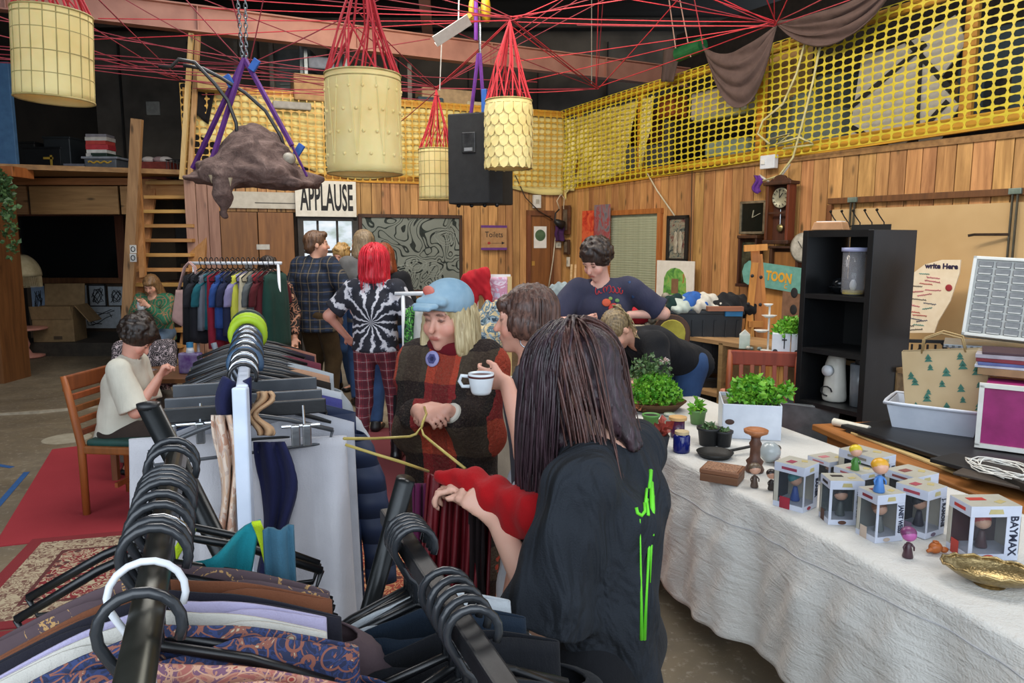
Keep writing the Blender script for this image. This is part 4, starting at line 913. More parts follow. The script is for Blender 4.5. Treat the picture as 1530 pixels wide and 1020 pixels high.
# things on the left loft: books, tubs, crates
def stack(px, ybot, w, n, cols, label, Y=10.6, d=.3, t=.035, grp=None, nm='book'):
    p = at(px, ybot, Y); z = zf - .01
    r = random.Random(int(px * 7))
    for i in range(n):
        ww = w * r.uniform(.85, 1); tt = t * r.uniform(.7, 1.3); c_ = cols[i % len(cols)]
        o = B().box((0, 0, tt / 2), (ww, d, tt)).build(nm, pm(c_), bev=.003, loc=(p.x + r.uniform(-.02, .02), Y, z), rz=r.uniform(-.1, .1)); z += tt
        tag(o, label, nm, grp or label)
    return z
stack(122, 262, .34, 7, ['#b9b4ae', '#8f8a86', '#6b6d78', '#c9c2ba'], 'grey backed paperback in the low pile on the left loft')
tb = T('storage_tub', 'grey plastic tub with a yellow wavy band on the left loft', 'tub', (at(162, 262, 10.6).x, 10.6, zf), 0)
B().box((0, 0, .15), (.42, .36, .30), tap=(1.05, 1.05)).build('body', pm('#5b6066', '#4a4f55', .5), tb, bev=.01); B().box((0, 0, .31), (.50, .42, .03)).build('lid', pm('#8b9098'), tb, bev=.006); B().tube([(-.16 + .02 * i, -.195, .25 + .012 * math.sin(i * 1.3)) for i in range(17)], .012, 5).build('wavy_band', pm('#c9a23a'), tb)
z0_ = zf + .325
for i, (c_, t_) in enumerate((('#c9c7c2', .05), ('#d8d6d0', .05), ('#b3323a', .07), ('#b8433c', .05), ('#c2bdb6', .05), ('#7d7a80', .04))):
    o = B().box((0, 0, t_ / 2), (.30 - .02 * (i % 2), .24, t_)).build('book', pm(c_), bev=.003, loc=(at(155, 262, 10.6).x, 10.58, z0_), rz=.05 * (i % 3 - 1)); z0_ += t_
    tag(o, '%s book in the pile on the grey loft tub' % ['bottom grey', 'second lowest white', 'lower red', 'upper red', 'second highest cream', 'topmost grey'][i], 'book', 'books on the grey loft tub')
for i, (px, w, h, c_, lb) in enumerate(((45, .42, .55, '#101315', 'black crate at the left end of the loft'), (78, .5, .48, '#12161a', 'black crate with yellow tape in the middle of the left loft'), (100, .36, .62, '#22282c', 'tall dark bin behind the paperbacks on the left loft'), (178, .2, .36, '#24382f', 'dark green box right of the grey loft tub'), (32, .24, .16, '#8a6a6a', 'low pinkish bag at the left end of the loft'))):
    o = T('crate' if i < 2 else 'storage_bin', lb, 'crate' if i < 2 else 'bin', (at(px, 262, 10.9).x, 10.9 - .3 * (i > 2), zf)); B().box((0, 0, h / 2), (w, .36, h), tap=(1.05, 1.05)).build('body', pm(c_, None, .5), o, bev=.012); B().box((0, 0, h), (w * 1.1, .4, .03)).build('rim', pm(c_, None, .4), o, bev=.005)
    if i == 1: B().box((.08, -.19, h * .7), (.14, .006, .03)).build('tape', pm('#b99a3a'), o); B().box((.12, -.19, h * .62), (.03, .006, .16)).build('tape', pm('#b99a3a'), o)
o = T('red_basket', 'red crate of folded cloth at the head of the stairs', 'crate', (at(237, 262, 10.4).x, 10.4, zf)); B().box((0, 0, .12), (.42, .3, .24), tap=(1.06, 1.06)).build('body', pm('#7e2f26', '#642419'), o, bev=.01)
for i, (x, c_) in enumerate(((-.1, '#cfc6c0'), (.05, '#a98f8f'), (.13, '#d9d2cc'))): o2 = B().ell((0, 0, 0), (.09, .1, .05)).build('folded_cloth', cloth(c_), smooth=True, loc=(at(237, 262, 10.4).x + x, 10.36, zf + .27)); tag(o2, ['pale', 'mauve', 'white'][i] + ' folded cloth heaped in the red crate by the stairs', 'cloth')
o = T('wire_basket', 'black wire basket at the head of the stairs', 'basket', (at(268, 262, 10.3).x, 10.3, zf)); 
for z in (.02, .26): B().tube([(-.13, -.1, z), (.13, -.1, z), (.13, .1, z), (-.13, .1, z)], .008, 5, closed=True).build('hoop', BLACKM, o)
for i in range(6): B().cyl((-.12 + i * .048, -.1, .02), (-.12 + i * .048, -.1, .26), .005, n=5).build('wire', BLACKM, o)
tag(B().tube([Vector(at(51, 205, 14.91)) + Vector((.22 * math.cos(t), -.0, .25 * math.sin(t))) for t in [k * PI / 10 for k in range(20)]], .025, 8, closed=True).build('tyre', BLACKM, smooth=True), 'black bicycle tyre hung on the grey rear loft wall', 'tyre')
o = B().box(at(229, 162, 14.91), (.26, .05, .26)).build('electrical_box', pm('#a8a69e', None, .5), bev=.01); tag(o, 'pale electrical box on the dark rear loft wall', 'box')
o = B().box((at(0, 180, 9.2).x - .2, 9.2, at(0, 180, 9.2).z), (.75, .06, 1.35)).build('blue_board', pm('#3f6486', '#35577a', .6), bev=.005); tag(o, 'plain blue board at the far left of the loft', 'panel')
o = B().box((at(-22, 315, 9.0).x, 9.0, 1.2), (.42, .5, 2.4)).build('timber_post', BROWN); 
tag(o, 'brown timber upright at the far left edge of the room', 'post')
o = B().box((at(0, 250, 9.1).x - .1, 9.1, at(10, 258, 9.1).z), (.75, .4, .12)).build('timber_ledge', ORANGEW, bev=.006); tag(o, 'orange timber ledge under the blue board', 'ledge')
# trailing plant at left edge
def leafy(name, label, loc, parts, mat, parent=None, seed=1, cat='plant'):
    """parts: (n, radius vec, centre, leaf size)"""
    r = random.Random(seed); b = B()
    for (n, R_, c_, ls) in parts:
        for i in range(n):
            u = Vector((r.gauss(0, 1), r.gauss(0, 1), r.gauss(0, 1))).normalized(); k = r.random() ** .4
            p = Vector((c_[0] + u.x * R_[0] * k, c_[1] + u.y * R_[1] * k, c_[2] + abs(u.z) * R_[2] * k if R_[2] > 0 else c_[2] + u.z * -R_[2] * k))
            d = Vector((r.uniform(-1, 1), r.uniform(-1, 1), r.uniform(-.3, 1))).normalized(); s = d.cross(Vector((r.uniform(-1, 1), r.uniform(-1, 1), r.uniform(-1, 1)))).normalized(); L = ls * r.uniform(.6, 1.3)
            n_ = d.cross(s) * L * .15
            b.add([p, p + d * L * .5 + s * L * .38 + n_, p + d * L, p + d * L * .5 - s * L * .38 + n_], [(0, 1, 2), (0, 2, 3)])
    o = b.build(name, mat, parent, kind='stuff' if parent else None)
    if parent is None: o.location = loc; tag(o, label, cat)
    return o
def leafmat(c, c2):
    t = NT('leaf_' + c.strip('#'), .5); t.col(t.mix(t.ramp(t.noise(t.co(scale=25), 1, 2), [(.35, (0, 0, 0, 1)), (.65, (1, 1, 1, 1))]), lin(c), lin(c2))); t.b.inputs['Subsurface Weight'].default_value = .1; return t.m
GREEN = leafmat('#3f8a1e', '#86c038'); DGREEN = leafmat('#35502c', '#5b7a48')
leafy('trailing_plant', 'trailing green plant hanging at the far left edge', at(2, 300, 8.6), [(260, (.12, .1, .35), (0, 0, 0), .07), (160, (.08, .08, -.5), (.06, 0, -.2), .07)], DGREEN, seed=3)
# fringed floor lamp
def lamp():
    p = atz(40, 534, 0); o = T('floor_lamp', 'fringed cream shade floor lamp with a pink turned stand', 'lamp', (p.x, p.y, 0)); Y = p.y
    zt, zb = at(30, 380, Y).z, at(30, 412, Y).z; r = .28; cx = at(27, 400, Y).x - p.x; pk = pm('#c98f80', '#b37a6c', .5)
    def sh(u, v):
        a = u * 2 * PI; sc = 1 + .045 * abs(math.sin(a * 4)); rr = (r * (.28 + .72 * math.sin(v * PI / 2) ** .8)) * sc; return (cx + rr * math.cos(a), rr * math.sin(a), zt - (zt - zb) * v ** 1.3)
    B().grid(sh, 48, 10, wrap=True).build('shade', pm('#c6b996', '#b3a580', .8), o, True, solid=.004)
    fr = B()
    for i in range(110): a = i / 110 * 2 * PI; fr.cyl((cx + r * math.cos(a), r * math.sin(a), zb + .01), (cx + r * 1.01 * math.cos(a), r * 1.01 * math.sin(a), zb - .16), .004, n=3)
    fr.build('fringe', pm('#b5a683', '#a08f6b', .9), o, kind='stuff')
    zd = at(40, 492, Y).z
    B().bar((cx + .0, 0, zb - .05), (0, 0, zd), .05).build('upper_pole', pk, o)
    B().lathe([(.30, zd), (.30, zd + .02), (.28, zd + .03), (.05, zd + .04), (.001, zd + .04)], n=32).build('table_disc', pk, o, True)
    B().lathe([(.02, 0), (.24, .01), (.24, .04), (.08, .06), (.04, .14), (.06, .2), (.035, .3), (.03, zd)], n=28).build('base', pk, o, True)
lamp()
p = atz(8, 552, 0); o = T('stand', 'thin brown metal stand with a dark flat foot at the left edge', 'stand', (p.x, p.y, 0)); B().cyl((-.02, 0, 0), (-.05, 0, .95), .02).build('pole', BROWN, o); B().tube([(.2, -.05, .015), (0, 0, .02), (-.2, -.08, .015)], .015).build('foot', BLACKM, o); B().tube([(.2, .1, .015), (0, 0, .02)], .015).build('foot', BLACKM, o)
# ---- loft contents above the rear net
def steelshelf(px, py0, py1, w, label, Y, levels):
    zt = at(px, py0, Y).z; o = T('metal_shelving', label, 'shelving', (at(px, py0, Y).x, Y, 2.62), RZB); h = zt - 2.62; gm = pm('#7d8488', '#686f73', .4, .6)
    for sx in (-1, 1):
        for sy in (-1, 1): B().box((sx * w / 2, sy * .22, h / 2), (.045, .045, h)).build('upright', gm, o)
    for f in levels: B().box((0, 0, h * f), (w, .46, .04)).build('shelf_board', gm, o); B().box((0, 0, h * f - .021), (w * .94, .42, .004)).build('underside', pm('#c9b79a'), o)
    return o
steelshelf(482, 57, 150, .55, 'grey steel shelving on the rear loft under the white card', 10.9, (.35, .62, .985))
o = B().box(at(483, 45, 10.85), (.18, .02, .20)).build('card', WHITEP); tag(o, 'white card on top of the steel shelving', 'card')
o = B().box(at(443, 125, 11.6), (.55, .4, .9)).build('metal_cabinet', pm('#4f5553', '#3c4140', .5), bev=.01); tag(o, 'grey slatted metal cabinet behind the loft shelving', 'cabinet')
for i in range(9): q = at(443, 100, 11.38) + Vector((0, 0, -.05 * i)); s = B().box(q, (.5, .01, .012)).build('slat', pm('#6d736f')); s.parent = o; s.matrix_parent_inverse = Matrix()
for (x, y, w, d, h, c_, lb, Y) in ((470, 135, .6, .4, .35, '#b58f62', 'brown carton low on the rear loft beside the steel shelving', 10.6), (478, 97, .36, .3, .16, '#8d93a0', 'bundle of striped fabric on the steel shelving', 10.9), (665, 157, .85, .4, .42, '#c3a47c', 'wide battered tan carton on the rear loft behind the small lantern', 11.9),
        (640, 160, .4, .3, .25, '#3f5660', 'blue grey bag left of the battered loft carton', 11.6), (708, 163, .28, .2, .2, '#e0cfa8', 'cream tin on the rear loft rail near the loudspeaker', 11.9), (325, 125, .5, .3, .22, '#b59a62', 'tan bundle on the loft rail above the hanging creature', 9.9),
        (435, 160, .5, .3, .1, '#a8a49c', 'flat grey box on the rear loft', 10.4)):
    o = B().box((0, 0, 0), (w, d, h)).build('loft_box', pm(c_, None, .8), bev=.02, loc=at(x, y, Y), rz=RZB); tag(o, lb, 'box')
for i, (x, y0) in enumerate(((405, 65), (352, 60), (560, 65), (590, 60), (612, 95))):
    q = at(x, y0, 11.2); o = B().box((0, 0, (2.62 - q.z) / 2), (.06, .06, q.z - 2.62)).build('loft_upright', pm('#6b655c', '#4e4942', .6), loc=q); tag(o, 'grey steel upright standing on the rear loft, %s' % ['left of the steel shelving', 'above the hanging creature', 'just right of the tall lantern cords', 'second right of the tall lantern', 'left of the small lantern'][i], 'post')
for i in range(12):
    x = 345 + i * 22; q = at(x, 150, 11.8); h = .35 + .5 * random.random(); o = B().box((0, 0, 0), (.35, .4, h)).build('loft_box', pm(random.choice(['#2c2a28', '#3b342c', '#4a3d30', '#23282c', '#51483a'])), bev=.02, loc=(q.x, 12.2 + (x - 300) * .002, 2.62 + h / 2)); tag(o, 'dim storage box in the row at the back of the rear loft', 'box', 'dim boxes at the back of the rear loft')
# lampshade-like adjustable light (white plate on cord)
def platelamp():
    c = at(676, 48, 6.5); o = T('hanging_reflector', 'white folded metal reflector hanging beneath the steel beam', 'reflector', c)
    R_ = Matrix.Rotation(-.55, 3, 'Y')
    for s in (-1, 1): B().box((0, s * .05, .0), (.34, .11, .006), R_ @ Matrix.Rotation(s * .6, 3, 'X')).build('wing', pm('#d9d4cc', '#c8c2b8', .5), o)
    B().box((.13, 0, .12), (.07, .05, .04), R_).build('clip', pm('#d8a83a'), o)
    B().cyl((.05, 0, .05), (.10, 0, 1.6), .006, n=5).build('cord', WHITEP, o)
platelamp()
# ================================================================= SUSPENDED: CORD WEB, LANTERNS, LOUDSPEAKER, CREATURE
REDC = pm('#c42a36', '#a21f2b', .7, bump=0)
DREDC = pm('#8d2431', '#701c28', .7, bump=0)
def cord(p0, p1, r=.005, m=None, sag=0.01):
    o = B().tube(rope(p0, p1, sag, 3 if sag else 1), r, 4, cap=False).build('red_string', m or REDC); tag(o, 'red cord of the web stretched across the hall under the roof', 'cord', 'red cords of the web under the roof'); return o
hubs = {'a': at(762, 28, 6.6), 'b': at(1157, 36, 6.6), 'c': at(652, 132, 8.2), 'd': at(893, 131, 9.0), 'e': at(372, 100, 6.2), 'f': at(540, -60, 4.7), 'g': at(-120, 60, 6.0), 'h': at(270, 118, 8.0), 'i': at(-80, 20, 5.2), 'j': at(1000, -90, 5.5)}
Hb = lambda k, dx=0, dy=0: hubs[k] + Vector((dx, 0, dy))
lines = [('a', (200, -30, 6)), ('a', (150, 30, 7)), ('a', (100, 60, 7.4)), ('a', (250, -60, 5)), ('a', (1300, -60, 5)), ('a', (1000, -80, 6)), ('a', (1080, -60, 6)), ('a', 'b'), ('a', 'd'), ('a', 'd'), ('a', 'c'), ('a', 'c'), ('a', (560, -70, 6)), ('a', (300, 10, 7.5)), ('a', (60, -20, 6.5)),
         ('b', (860, 38, 7.6)), ('b', (770, 36, 7.6)), ('b', (800, -30, 6)), ('b', (1290, -40, 5)), ('b', (1200, -60, 5.5)), ('b', (900, -60, 6)), ('b', (1500, -90, 4.6)), ('b', (770, 90, 9)), ('b', (780, 125, 9.5)), ('b', (850, -40, 6)), ('b', (980, -50, 6)), ('b', (1120, -70, 6)), ('b', (1000, -30, 6.4)), ('b', (1157, -60, 6)),
         ('c', 'd'), ('c', 'd'), ('c', (0, 70, 6.5)), ('c', (-40, 85, 6.5)), ('c', (480, -40, 6)), ('c', (940, -50, 7)), ('c', (130, 102, 7)), ('c', (300, 140, 8.5)), ('c', (520, 30, 7)), ('c', (880, -30, 7)), ('c', (590, 190, 9)), ('c', (290, 130, 8.5)),
         ('d', (760, 40, 7)), ('d', (900, -10, 8)), ('d', (1040, -30, 7)), ('d', (780, 138, 9.4)), ('d', (640, 30, 7)), ('d', (893, -40, 8)),
         ('e', (-60, 62, 6.2)), ('e', (-60, 78, 6.4)), ('e', (-60, 88, 6.3)), ('e', (140, -30, 6)), ('e', (800, 125, 8)), ('e', (660, 145, 8)), ('e', (520, 135, 7)), ('e', (600, -20, 6)), ('e', (30, 20, 6)), ('e', (250, -30, 6)), ('e', (640, 60, 7.5)), ('e', (335, -40, 6)),
         ('h', (-40, 10, 5)), ('h', (120, -30, 5.5)), ('h', (-50, 75, 6.5)), ('h', (-50, 40, 6)), ('h', (560, 150, 9)), ('h', (660, 150, 9.5)), ('h', (400, 138, 8.5)), ('h', (10, -40, 5)),
         ('c', (200, -40, 6)), ('e', (400, -30, 6)), ('a', (470, -60, 6.5)), ('d', (1157, 36, 6.6)), ('c', (1010, -60, 7)), ('c', (0, 30, 6.5))]
rs_ = random.Random(3)
for i, (k, t_) in enumerate(lines):
    e = hubs[t_] if isinstance(t_, str) else at(*t_)
    cord(Hb(k, rs_.uniform(-.02, .02), rs_.uniform(-.02, .02)), e + Vector((rs_.uniform(-.02, .02), 0, rs_.uniform(-.02, .02))), m=REDC if (k in 'abd' and i % 3) else DREDC)
LANT = pm('#ecd698', '#e0c47e', .75, scale=4, bump=.25, bs=35)
LANT.node_tree.nodes['Principled BSDF'].inputs['Subsurface Weight'].default_value = .15
def lantern(label, x0, x1, y0, y1, Y, apex, kind, tilt=0):
    cx = (x0 + x1) / 2; c = at(cx, (y0 + y1) / 2, Y); s = Y / F; r = (x1 - x0) / 2 * s; h = (y1 - y0) * s * .92
    o = T('lantern', label, 'lantern', c); o.rotation_euler = (0, tilt, 0)
    prof = [(r * .98, h / 2 + .0), (r, h / 2 - .02), (r * 1.0, h * .3), (r * 1.005, 0), (r, -h * .35), (r * 1.01, -h / 2 + .02), (r * 1.0, -h / 2)]
    B().lathe(prof, n=48).build('shade', LANT, o, True, solid=0) if False else None
    b = B(); n = 64; vs = []; 
    def shf(u, v): a = u * 2 * PI; z = h / 2 - h * v; rr = r * (1 + .012 * math.sin(a * 12) * (kind in ('ribs',)) + .006 * math.sin(v * 9)); return (rr * math.cos(a), rr * math.sin(a), z)
    B().grid(shf, n, 14, wrap=True).build('shade', LANT, o, True, solid=.006)
    for z in (h / 2, -h / 2, h / 2 - .04 * (kind == 'ribs') - .035): B().tube([((r + .004) * math.cos(a), (r + .004) * math.sin(a), z) for a in [k * PI / 20 for k in range(40)]], .006 if abs(z) > h / 2 - .01 else .004, 5, closed=True).build('hoop', pm('#b9a56c', '#9a884f', .6), o, True)
    if kind == 'grid':
        for k in range(20): a = k * PI / 10; B().cyl(((r + .003) * math.cos(a), (r + .003) * math.sin(a), -h / 2), ((r + .003) * math.cos(a), (r + .003) * math.sin(a), h / 2), .0035, n=4).build('seam', pm('#a8975f', '#8f7f4a', .7), o)
        for j in range(1, 4): B().tube([((r + .003) * math.cos(a), (r + .003) * math.sin(a), -h / 2 + h * j / 4) for a in [k * PI / 20 for k in range(40)]], .003, 4, closed=True).build('seam', pm('#a8975f', '#8f7f4a', .7), o)
    if kind == 'studs':
        for j in range(4):
            for k in range(18): a = (k + .5 * (j % 2)) * PI / 9; B().ell(((r + .004) * math.cos(a), (r + .004) * math.sin(a), h * (.33 - .22 * j)), .011, 6, 4).build('stud', LANT, o, True)
        for k in range(18): a = k * PI / 9; a2 = a + (.17 if k % 2 else -.17); B().tube([((r + .005) * math.cos(a + (a2 - a) * t), (r + .005) * math.sin(a + (a2 - a) * t), h * (.42 - .84 * t)) for t in (0, .5, 1)], .004, 4).build('seam', LANT, o)
    if kind == 'scales':
        for j in range(6):
            for k in range(16):
                a = (k + .5 * (j % 2)) * PI / 8; zt = h * (.44 - .155 * j)
                B().add([((r + .006 + .010 * (q / 6)) * math.cos(a + dx), (r + .006 + .010 * (q / 6)) * math.sin(a + dx), zz) for q, (dx, zz) in enumerate([(-.18, zt), (.18, zt), (.19, zt - h * .10), (.13, zt - h * .16), (0, zt - h * .185), (-.13, zt - h * .16), (-.19, zt - h * .10)])], [(0, 1, 2, 3, 4, 5, 6)]).build('scale', LANT, o, solid=.003)
    ap = apex - c; net = []
    ap = Matrix.Rotation(-tilt, 3, 'Y') @ ap
    R2 = random.Random(int(x0))
    for k in range(18):
        a = k * PI / 9; p = Vector((r * math.cos(a), r * math.sin(a), h / 2)); mid = p.lerp(ap, .45); 
        ang = math.atan2(mid.y, mid.x) + R2.uniform(-.5, .5); mr = r * R2.uniform(.35, .60); m_ = Vector((mr * math.cos(ang) + ap.x * .3, mr * math.sin(ang), mid.z))
        B().tube([p, m_, ap], .0065, 5, cap=False).build('red_sling', REDC, o)
        if k % 2: q = Vector((r * math.cos(a + .7), r * math.sin(a + .7), h / 2)); B().tube([q, m_.lerp(p, .1)], .0055, 5, cap=False).build('red_sling', REDC, o)
    return o
lantern('large cylindrical cream lantern with rows of studs slung on red cords', 491, 597, 112, 262, 4.7, at(540, -70, 4.7), 'studs')
lantern('tilted cream grid seamed lantern at the upper left corner', 30, 130, 20, 150, 4.5, at(66, -130, 4.5), 'grid', .05)
lantern('small slim cream lantern behind the tall studded one', 627, 678, 222, 300, 8.0, at(652, 134, 8.0), 'grid')
lantern('cream lantern covered with overlapping scales beside the loudspeaker', 727, 793, 150, 253, 6.4, at(762, 30, 6.5), 'scales')
# vertical hanging wires
for i, (x, y0, y1, Y, c_, lb) in enumerate(((711, -10, 60, 6.9, '#7a2fa0', 'purple strap holding the loudspeaker hoist from the roof'), (660, 60, 135, 7.9, '#bdbab2', 'grey line with small weights above the small lantern'), (884, -10, 125, 9.0, '#6f6a62', 'thin grey wire above the corner of the net'))):
    o = B().cyl(at(x, y0, Y), at(x - (3 if i == 1 else 0), y1, Y), .018 if i == 0 else .006, n=6).build('hanging_line', pm(c_)); tag(o, lb, 'line')
# loudspeaker
def speaker():
    Y = 7.0; s = Y / F; c = at(718, 240, Y); o = T('loudspeaker', 'black loudspeaker hung from purple straps beside the scaled lantern', 'loudspeaker', c, -.35)
    h = .80; B().poly([(-.24, -.2), (.16, -.2), (.24, -.06), (.24, .22), (-.16, .22), (-.24, .10)], -h / 2, h / 2).build('cabinet', pm('#1b1c1e', '#242527', .75, bump=.3, bs=200), o, bev=.012)
    B().box((-.03, -.205, .14), (.13, .012, .18)).build('handle_recess', pm('#0a0b0c', '#3a3c3e', .3), o, bev=.005); B().box((-.03, -.212, .08), (.08, .01, .03)).build('socket', pm('#8d9094'), o)
    for sx in (-.18, -.05, .08, .2): B().ell((sx, -.1, -h / 2 - .01), .02).build('foot', BLACKM, o, True)
    for sx, ex in ((-.12, -.05), (.05, .0)): B().cyl((sx * .8, 0, h / 2), (ex * .3, 0, h / 2 + .55), .018, n=6).build('strap', pm('#6a2a8c', '#562172', .7), o)
    B().box((.05, -.02, h / 2 + .12), (.05, .04, .22)).build('blue_buckle', pm('#2a63b8'), o, bev=.005)
    ch = B()
    B().cyl((0, 0, h / 2 + .5), (0, 0, h / 2 + .95), .012, n=6).build('chain', CHROME, o)
    for sx in (-1, 1): B().lathe([(.015, -.03), (.07, -.02), (.075, .02), (.02, .03)], (sx * .06, 0, h / 2 + .92), 14, Matrix.Rotation(PI / 2, 3, 'Y'), sx=1.5).build('hoist_wheel', pm('#d8b02c', '#b8921c', .45), o, True)
speaker()
# hanging creature (bark-like winged sculpture)
def creature():
    Y = 5.6; s = Y / F; c = at(378, 255, Y); o = T('hanging_creature', 'brown bark-textured winged creature sculpture slung from purple straps', 'sculpture', c, 0)
    u = lambda x, y, dy=0: np.array(((x - 378) * s, dy, (255 - y) * s))
    P = [('f', u(330, 256), u(428, 260), (.30, .085), (.30, .085), np.array((0, 1., 0))), ('e', u(382, 236), (.27, .25, .16), None), ('c', u(340, 258), u(290, 254, .05), .10, .020), ('c', u(420, 264), u(476, 266, .05), .095, .022), ('e', u(378, 222), (.17, .16, .17), None),
         ('c', u(310, 252, -.1), u(352, 250, -.2), .04, .06), ('c', u(410, 240, -.12), u(440, 262, -.1), .05, .04), ('c', u(355, 268, -.25), u(353, 292, -.28), .075, .055), ('c', u(353, 292, -.28), u(352, 322, -.25), .055, .020),
         ('c', u(405, 250, -.22), u(452, 278, -.2), .030, .020), ('f', u(300, 268), u(465, 275), (.28, .03), (.20, .02), np.array((0, 1., 0))), ('c', u(350, 210, .1), u(405, 206, .1), .05, .05)]
    t = NT('bark_skin', .9); n1 = t.noise(t.co(scale=9), 1, 6, .7, 1.2); n2 = t.noise(t.co(scale=45), 1, 5, .7)
    t.col(t.mix(n2, t.ramp(n1, [(.3, lin('#40312d')), (.5, lin('#7a625b')), (.7, lin('#a88d83'))]), lin('#5e4a44'))); t.bump(t.math('ADD', n1, t.math('MULTIPLY', n2, .5)), .9, .03)
    ph = lambda P_: (.009 * np.sin(P_[..., 0] * 31 + 4 * np.sin(P_[..., 2] * 19)) * np.sin(P_[..., 1] * 27 + 2)).astype(np.float32)
    sdf_obj('body', P, t.m, o, res=.012, k=.06, disp=ph)
    for sx, x in ((-1, 333), (1, 437)): B().ell(u(x, 240, -.1), (.05, .05, .045)).build('eye', pm('#b8b0a0', '#8f877a', .4), o, True)
    B().add([u(322, 212, .16), u(430, 212, .16), u(412, 180, .2), u(345, 176, .2)], [(0, 1, 2, 3)]).build('fin', pm('#d8d6c8', '#b8b5a5', .6), o, solid=.01) if False else None
    for k, (x, y) in enumerate(((346, 262), (358, 262), (366, 270), (340, 266))): B().lathe([(.018, 0), (.010, .03), (.001, .06)], u(x, y, -.30), 7, Matrix.Rotation(PI * (.9 + .05 * k), 3, 'X')).build('tooth', pm('#b9a98c', '#94846a'), o)
    hose = pm('#2b2b2c', '#3a3a3b', .35)
    for pts in ([(366, 228, -.1), (364, 190, -.1), (355, 160, -.12), (340, 138, -.15), (318, 112, -.2), (296, 108, -.2), (285, 118, -.2), (268, 118, -.2)], [(425, 230, .05), (418, 205, .05), (400, 170, .0), (372, 145, 0), (345, 128, -.1), (325, 118, -.15), (300, 115, -.18)]):
        B().tube([Vector(u(*q)) for q in pts], .013, 7).build('antenna', hose, o, True)
    pur = pm('#5b2478', '#471a60', .7); top = u(373, 98)
    for q in ((290, 252, 0), (330, 256, -.2), (442, 222, -.1), (392, 100, 0)):
        if q[0] != 392: B().tube([Vector(top), Vector(u(*q))], .02, 5).build('strap', pur, o)
    B().tube([Vector(u(442, 222, -.1)), Vector(u(462, 265, -.1))], .010, 5).build('strap', pur, o)
    for q in ((352, 130), (389, 108), (448, 226)): B().box(u(q[0], q[1], -.03), (.05, .03, .09), Matrix.Rotation(.6 if q[0] > 380 else -.5, 3, 'Y')).build('blue_buckle', pm('#2a63b8'), o, bev=.004)
    for dx in (-7, 7):
        m_ = pm('#8d9296', '#6d7276', .3, .8)
        for k in range(26): z = 98 - k * 6.5; B().tube([Vector(u(373 + dx * (.4 + k * .03), z)) + Vector(((.012 if k % 2 else 0) * math.cos(t), (0 if k % 2 else .012) * math.cos(t), .022 * math.sin(t))) for t in [j * PI / 4 for j in range(8)]], .0045, 4, closed=True).build('chain_link', m_, o)
creature()
# brown draped cloths and green roll over the net
def drape(label, p0, p1, drop, c_, seed=1, thick=.25, nm='draped_cloth'):
    p0, p1 = Vector(p0), Vector(p1); r = random.Random(seed); ph = r.random() * 6; dn = (p1 - p0).normalized(); side = Vector((-dn.y, dn.x, 0))
    def fn(u, v):
        c = p0.lerp(p1, u); sg = 4 * u * (1 - u); w = .03 + thick * sg
        z = c.z - drop * sg * (.25 + .75 * v); f = .03 * sg * math.sin(v * 22 + ph + 2 * math.sin(u * 5))
        return (c.x + side.x * (w * (v - .5) * .6 + f), c.y + side.y * (w * (v - .5) * .6 + f), z + .012 * math.sin(v * 18 + u * 3))
    o = B().grid(fn, 30, 26).build(nm, cloth(c_), smooth=True, solid=.008); tag(o, label, 'cloth'); return o
drape('brown cloth hanging in folds over the net from the green roll', onR(1050, 68, .25), onR(1160, 38, .30) + Vector((0, 0, .0)), .78, '#6a5752', 2)
drape('long brown cloth swagged along the top of the right net', onR(1158, 32, .30), onR(1350, -40, .35), .42, '#67544f', 3, .15)
o = B().grid(lambda u, v: tuple(onR(1005 + (u - .5) * 26 * (1 - .3 * v) + v * -8, 72 + v * 50, .2 + .02 * math.sin(u * 9))), 10, 10).build('draped_cloth', cloth('#5a4a45'), smooth=True, solid=.008); tag(o, 'short brown cloth end hanging left of the green roll', 'cloth')
o = B().cyl(onR(1013, 82, .2), onR(1050, 66, .2), .085, n=18).build('green_roll', pm('#1f6a3a', '#15522b', .5), smooth=False); tag(o, 'green fabric roll lying on the loft rail', 'roll')
for i, (xa, ya, xb, yb) in enumerate(((997, -20, 1012, 90), (1012, -20, 1032, 85), (1034, -20, 1050, 66))):
    o = B().cyl(onR(xa, ya, .3), onR(xb, yb, .22), .008, n=5).build('cord', pm('#c9a08f' if i < 2 else '#b83a44')); tag(o, ['pale cord tied to the left end of the green roll', 'pale pink cord tied to the middle of the green roll', 'red cord tied to the right end of the green roll'][i], 'cord')
# junk behind the right net
items = [(1075, 155, .75, .3, .35, '#d8cfc0', 'white heap of fabric behind the net under the brown drape'), (1105, 138, .5, .3, .5, '#e8e2d4', 'pile of white towels behind the net beside the second post'), (1085, 170, .9, .3, .14, '#b9bf9a', 'pale green rack behind the net'), (1095, 222, .7, .3, .2, '#9fb0a0', 'pale teal box low behind the net'),
         (1005, 160, .3, .3, .3, '#c26a3a', 'orange toy behind the net below the green roll'), (1180, 130, .4, .3, .9, '#b08a52', 'brown plywood piece behind the net right of the drape'), (1210, 180, 1.0, .3, .6, '#7d8a84', 'grey machine behind the net'), (1250, 140, .35, .3, .4, '#57605c', 'dark grey case behind the net'), (1500, 110, .7, .3, .8, '#3a4a52', 'slate bin behind the net at the right edge'),
         (1475, 150, .6, .3, .4, '#7a5f3a', 'brown box behind the net near the right edge'), (965, 190, .5, .3, .5, '#6a3a30', 'rust coloured box behind the net by the third post')]
for (x, y, w, d, h, c_, lb) in items:
    q = onR(x, y, -.55); o = B().box((0, 0, 0), (w, d, h)).build('loft_item', pm(c_, None, .8, scale=5), bev=.03, loc=q, rz=RZR); tag(o, lb, 'box')
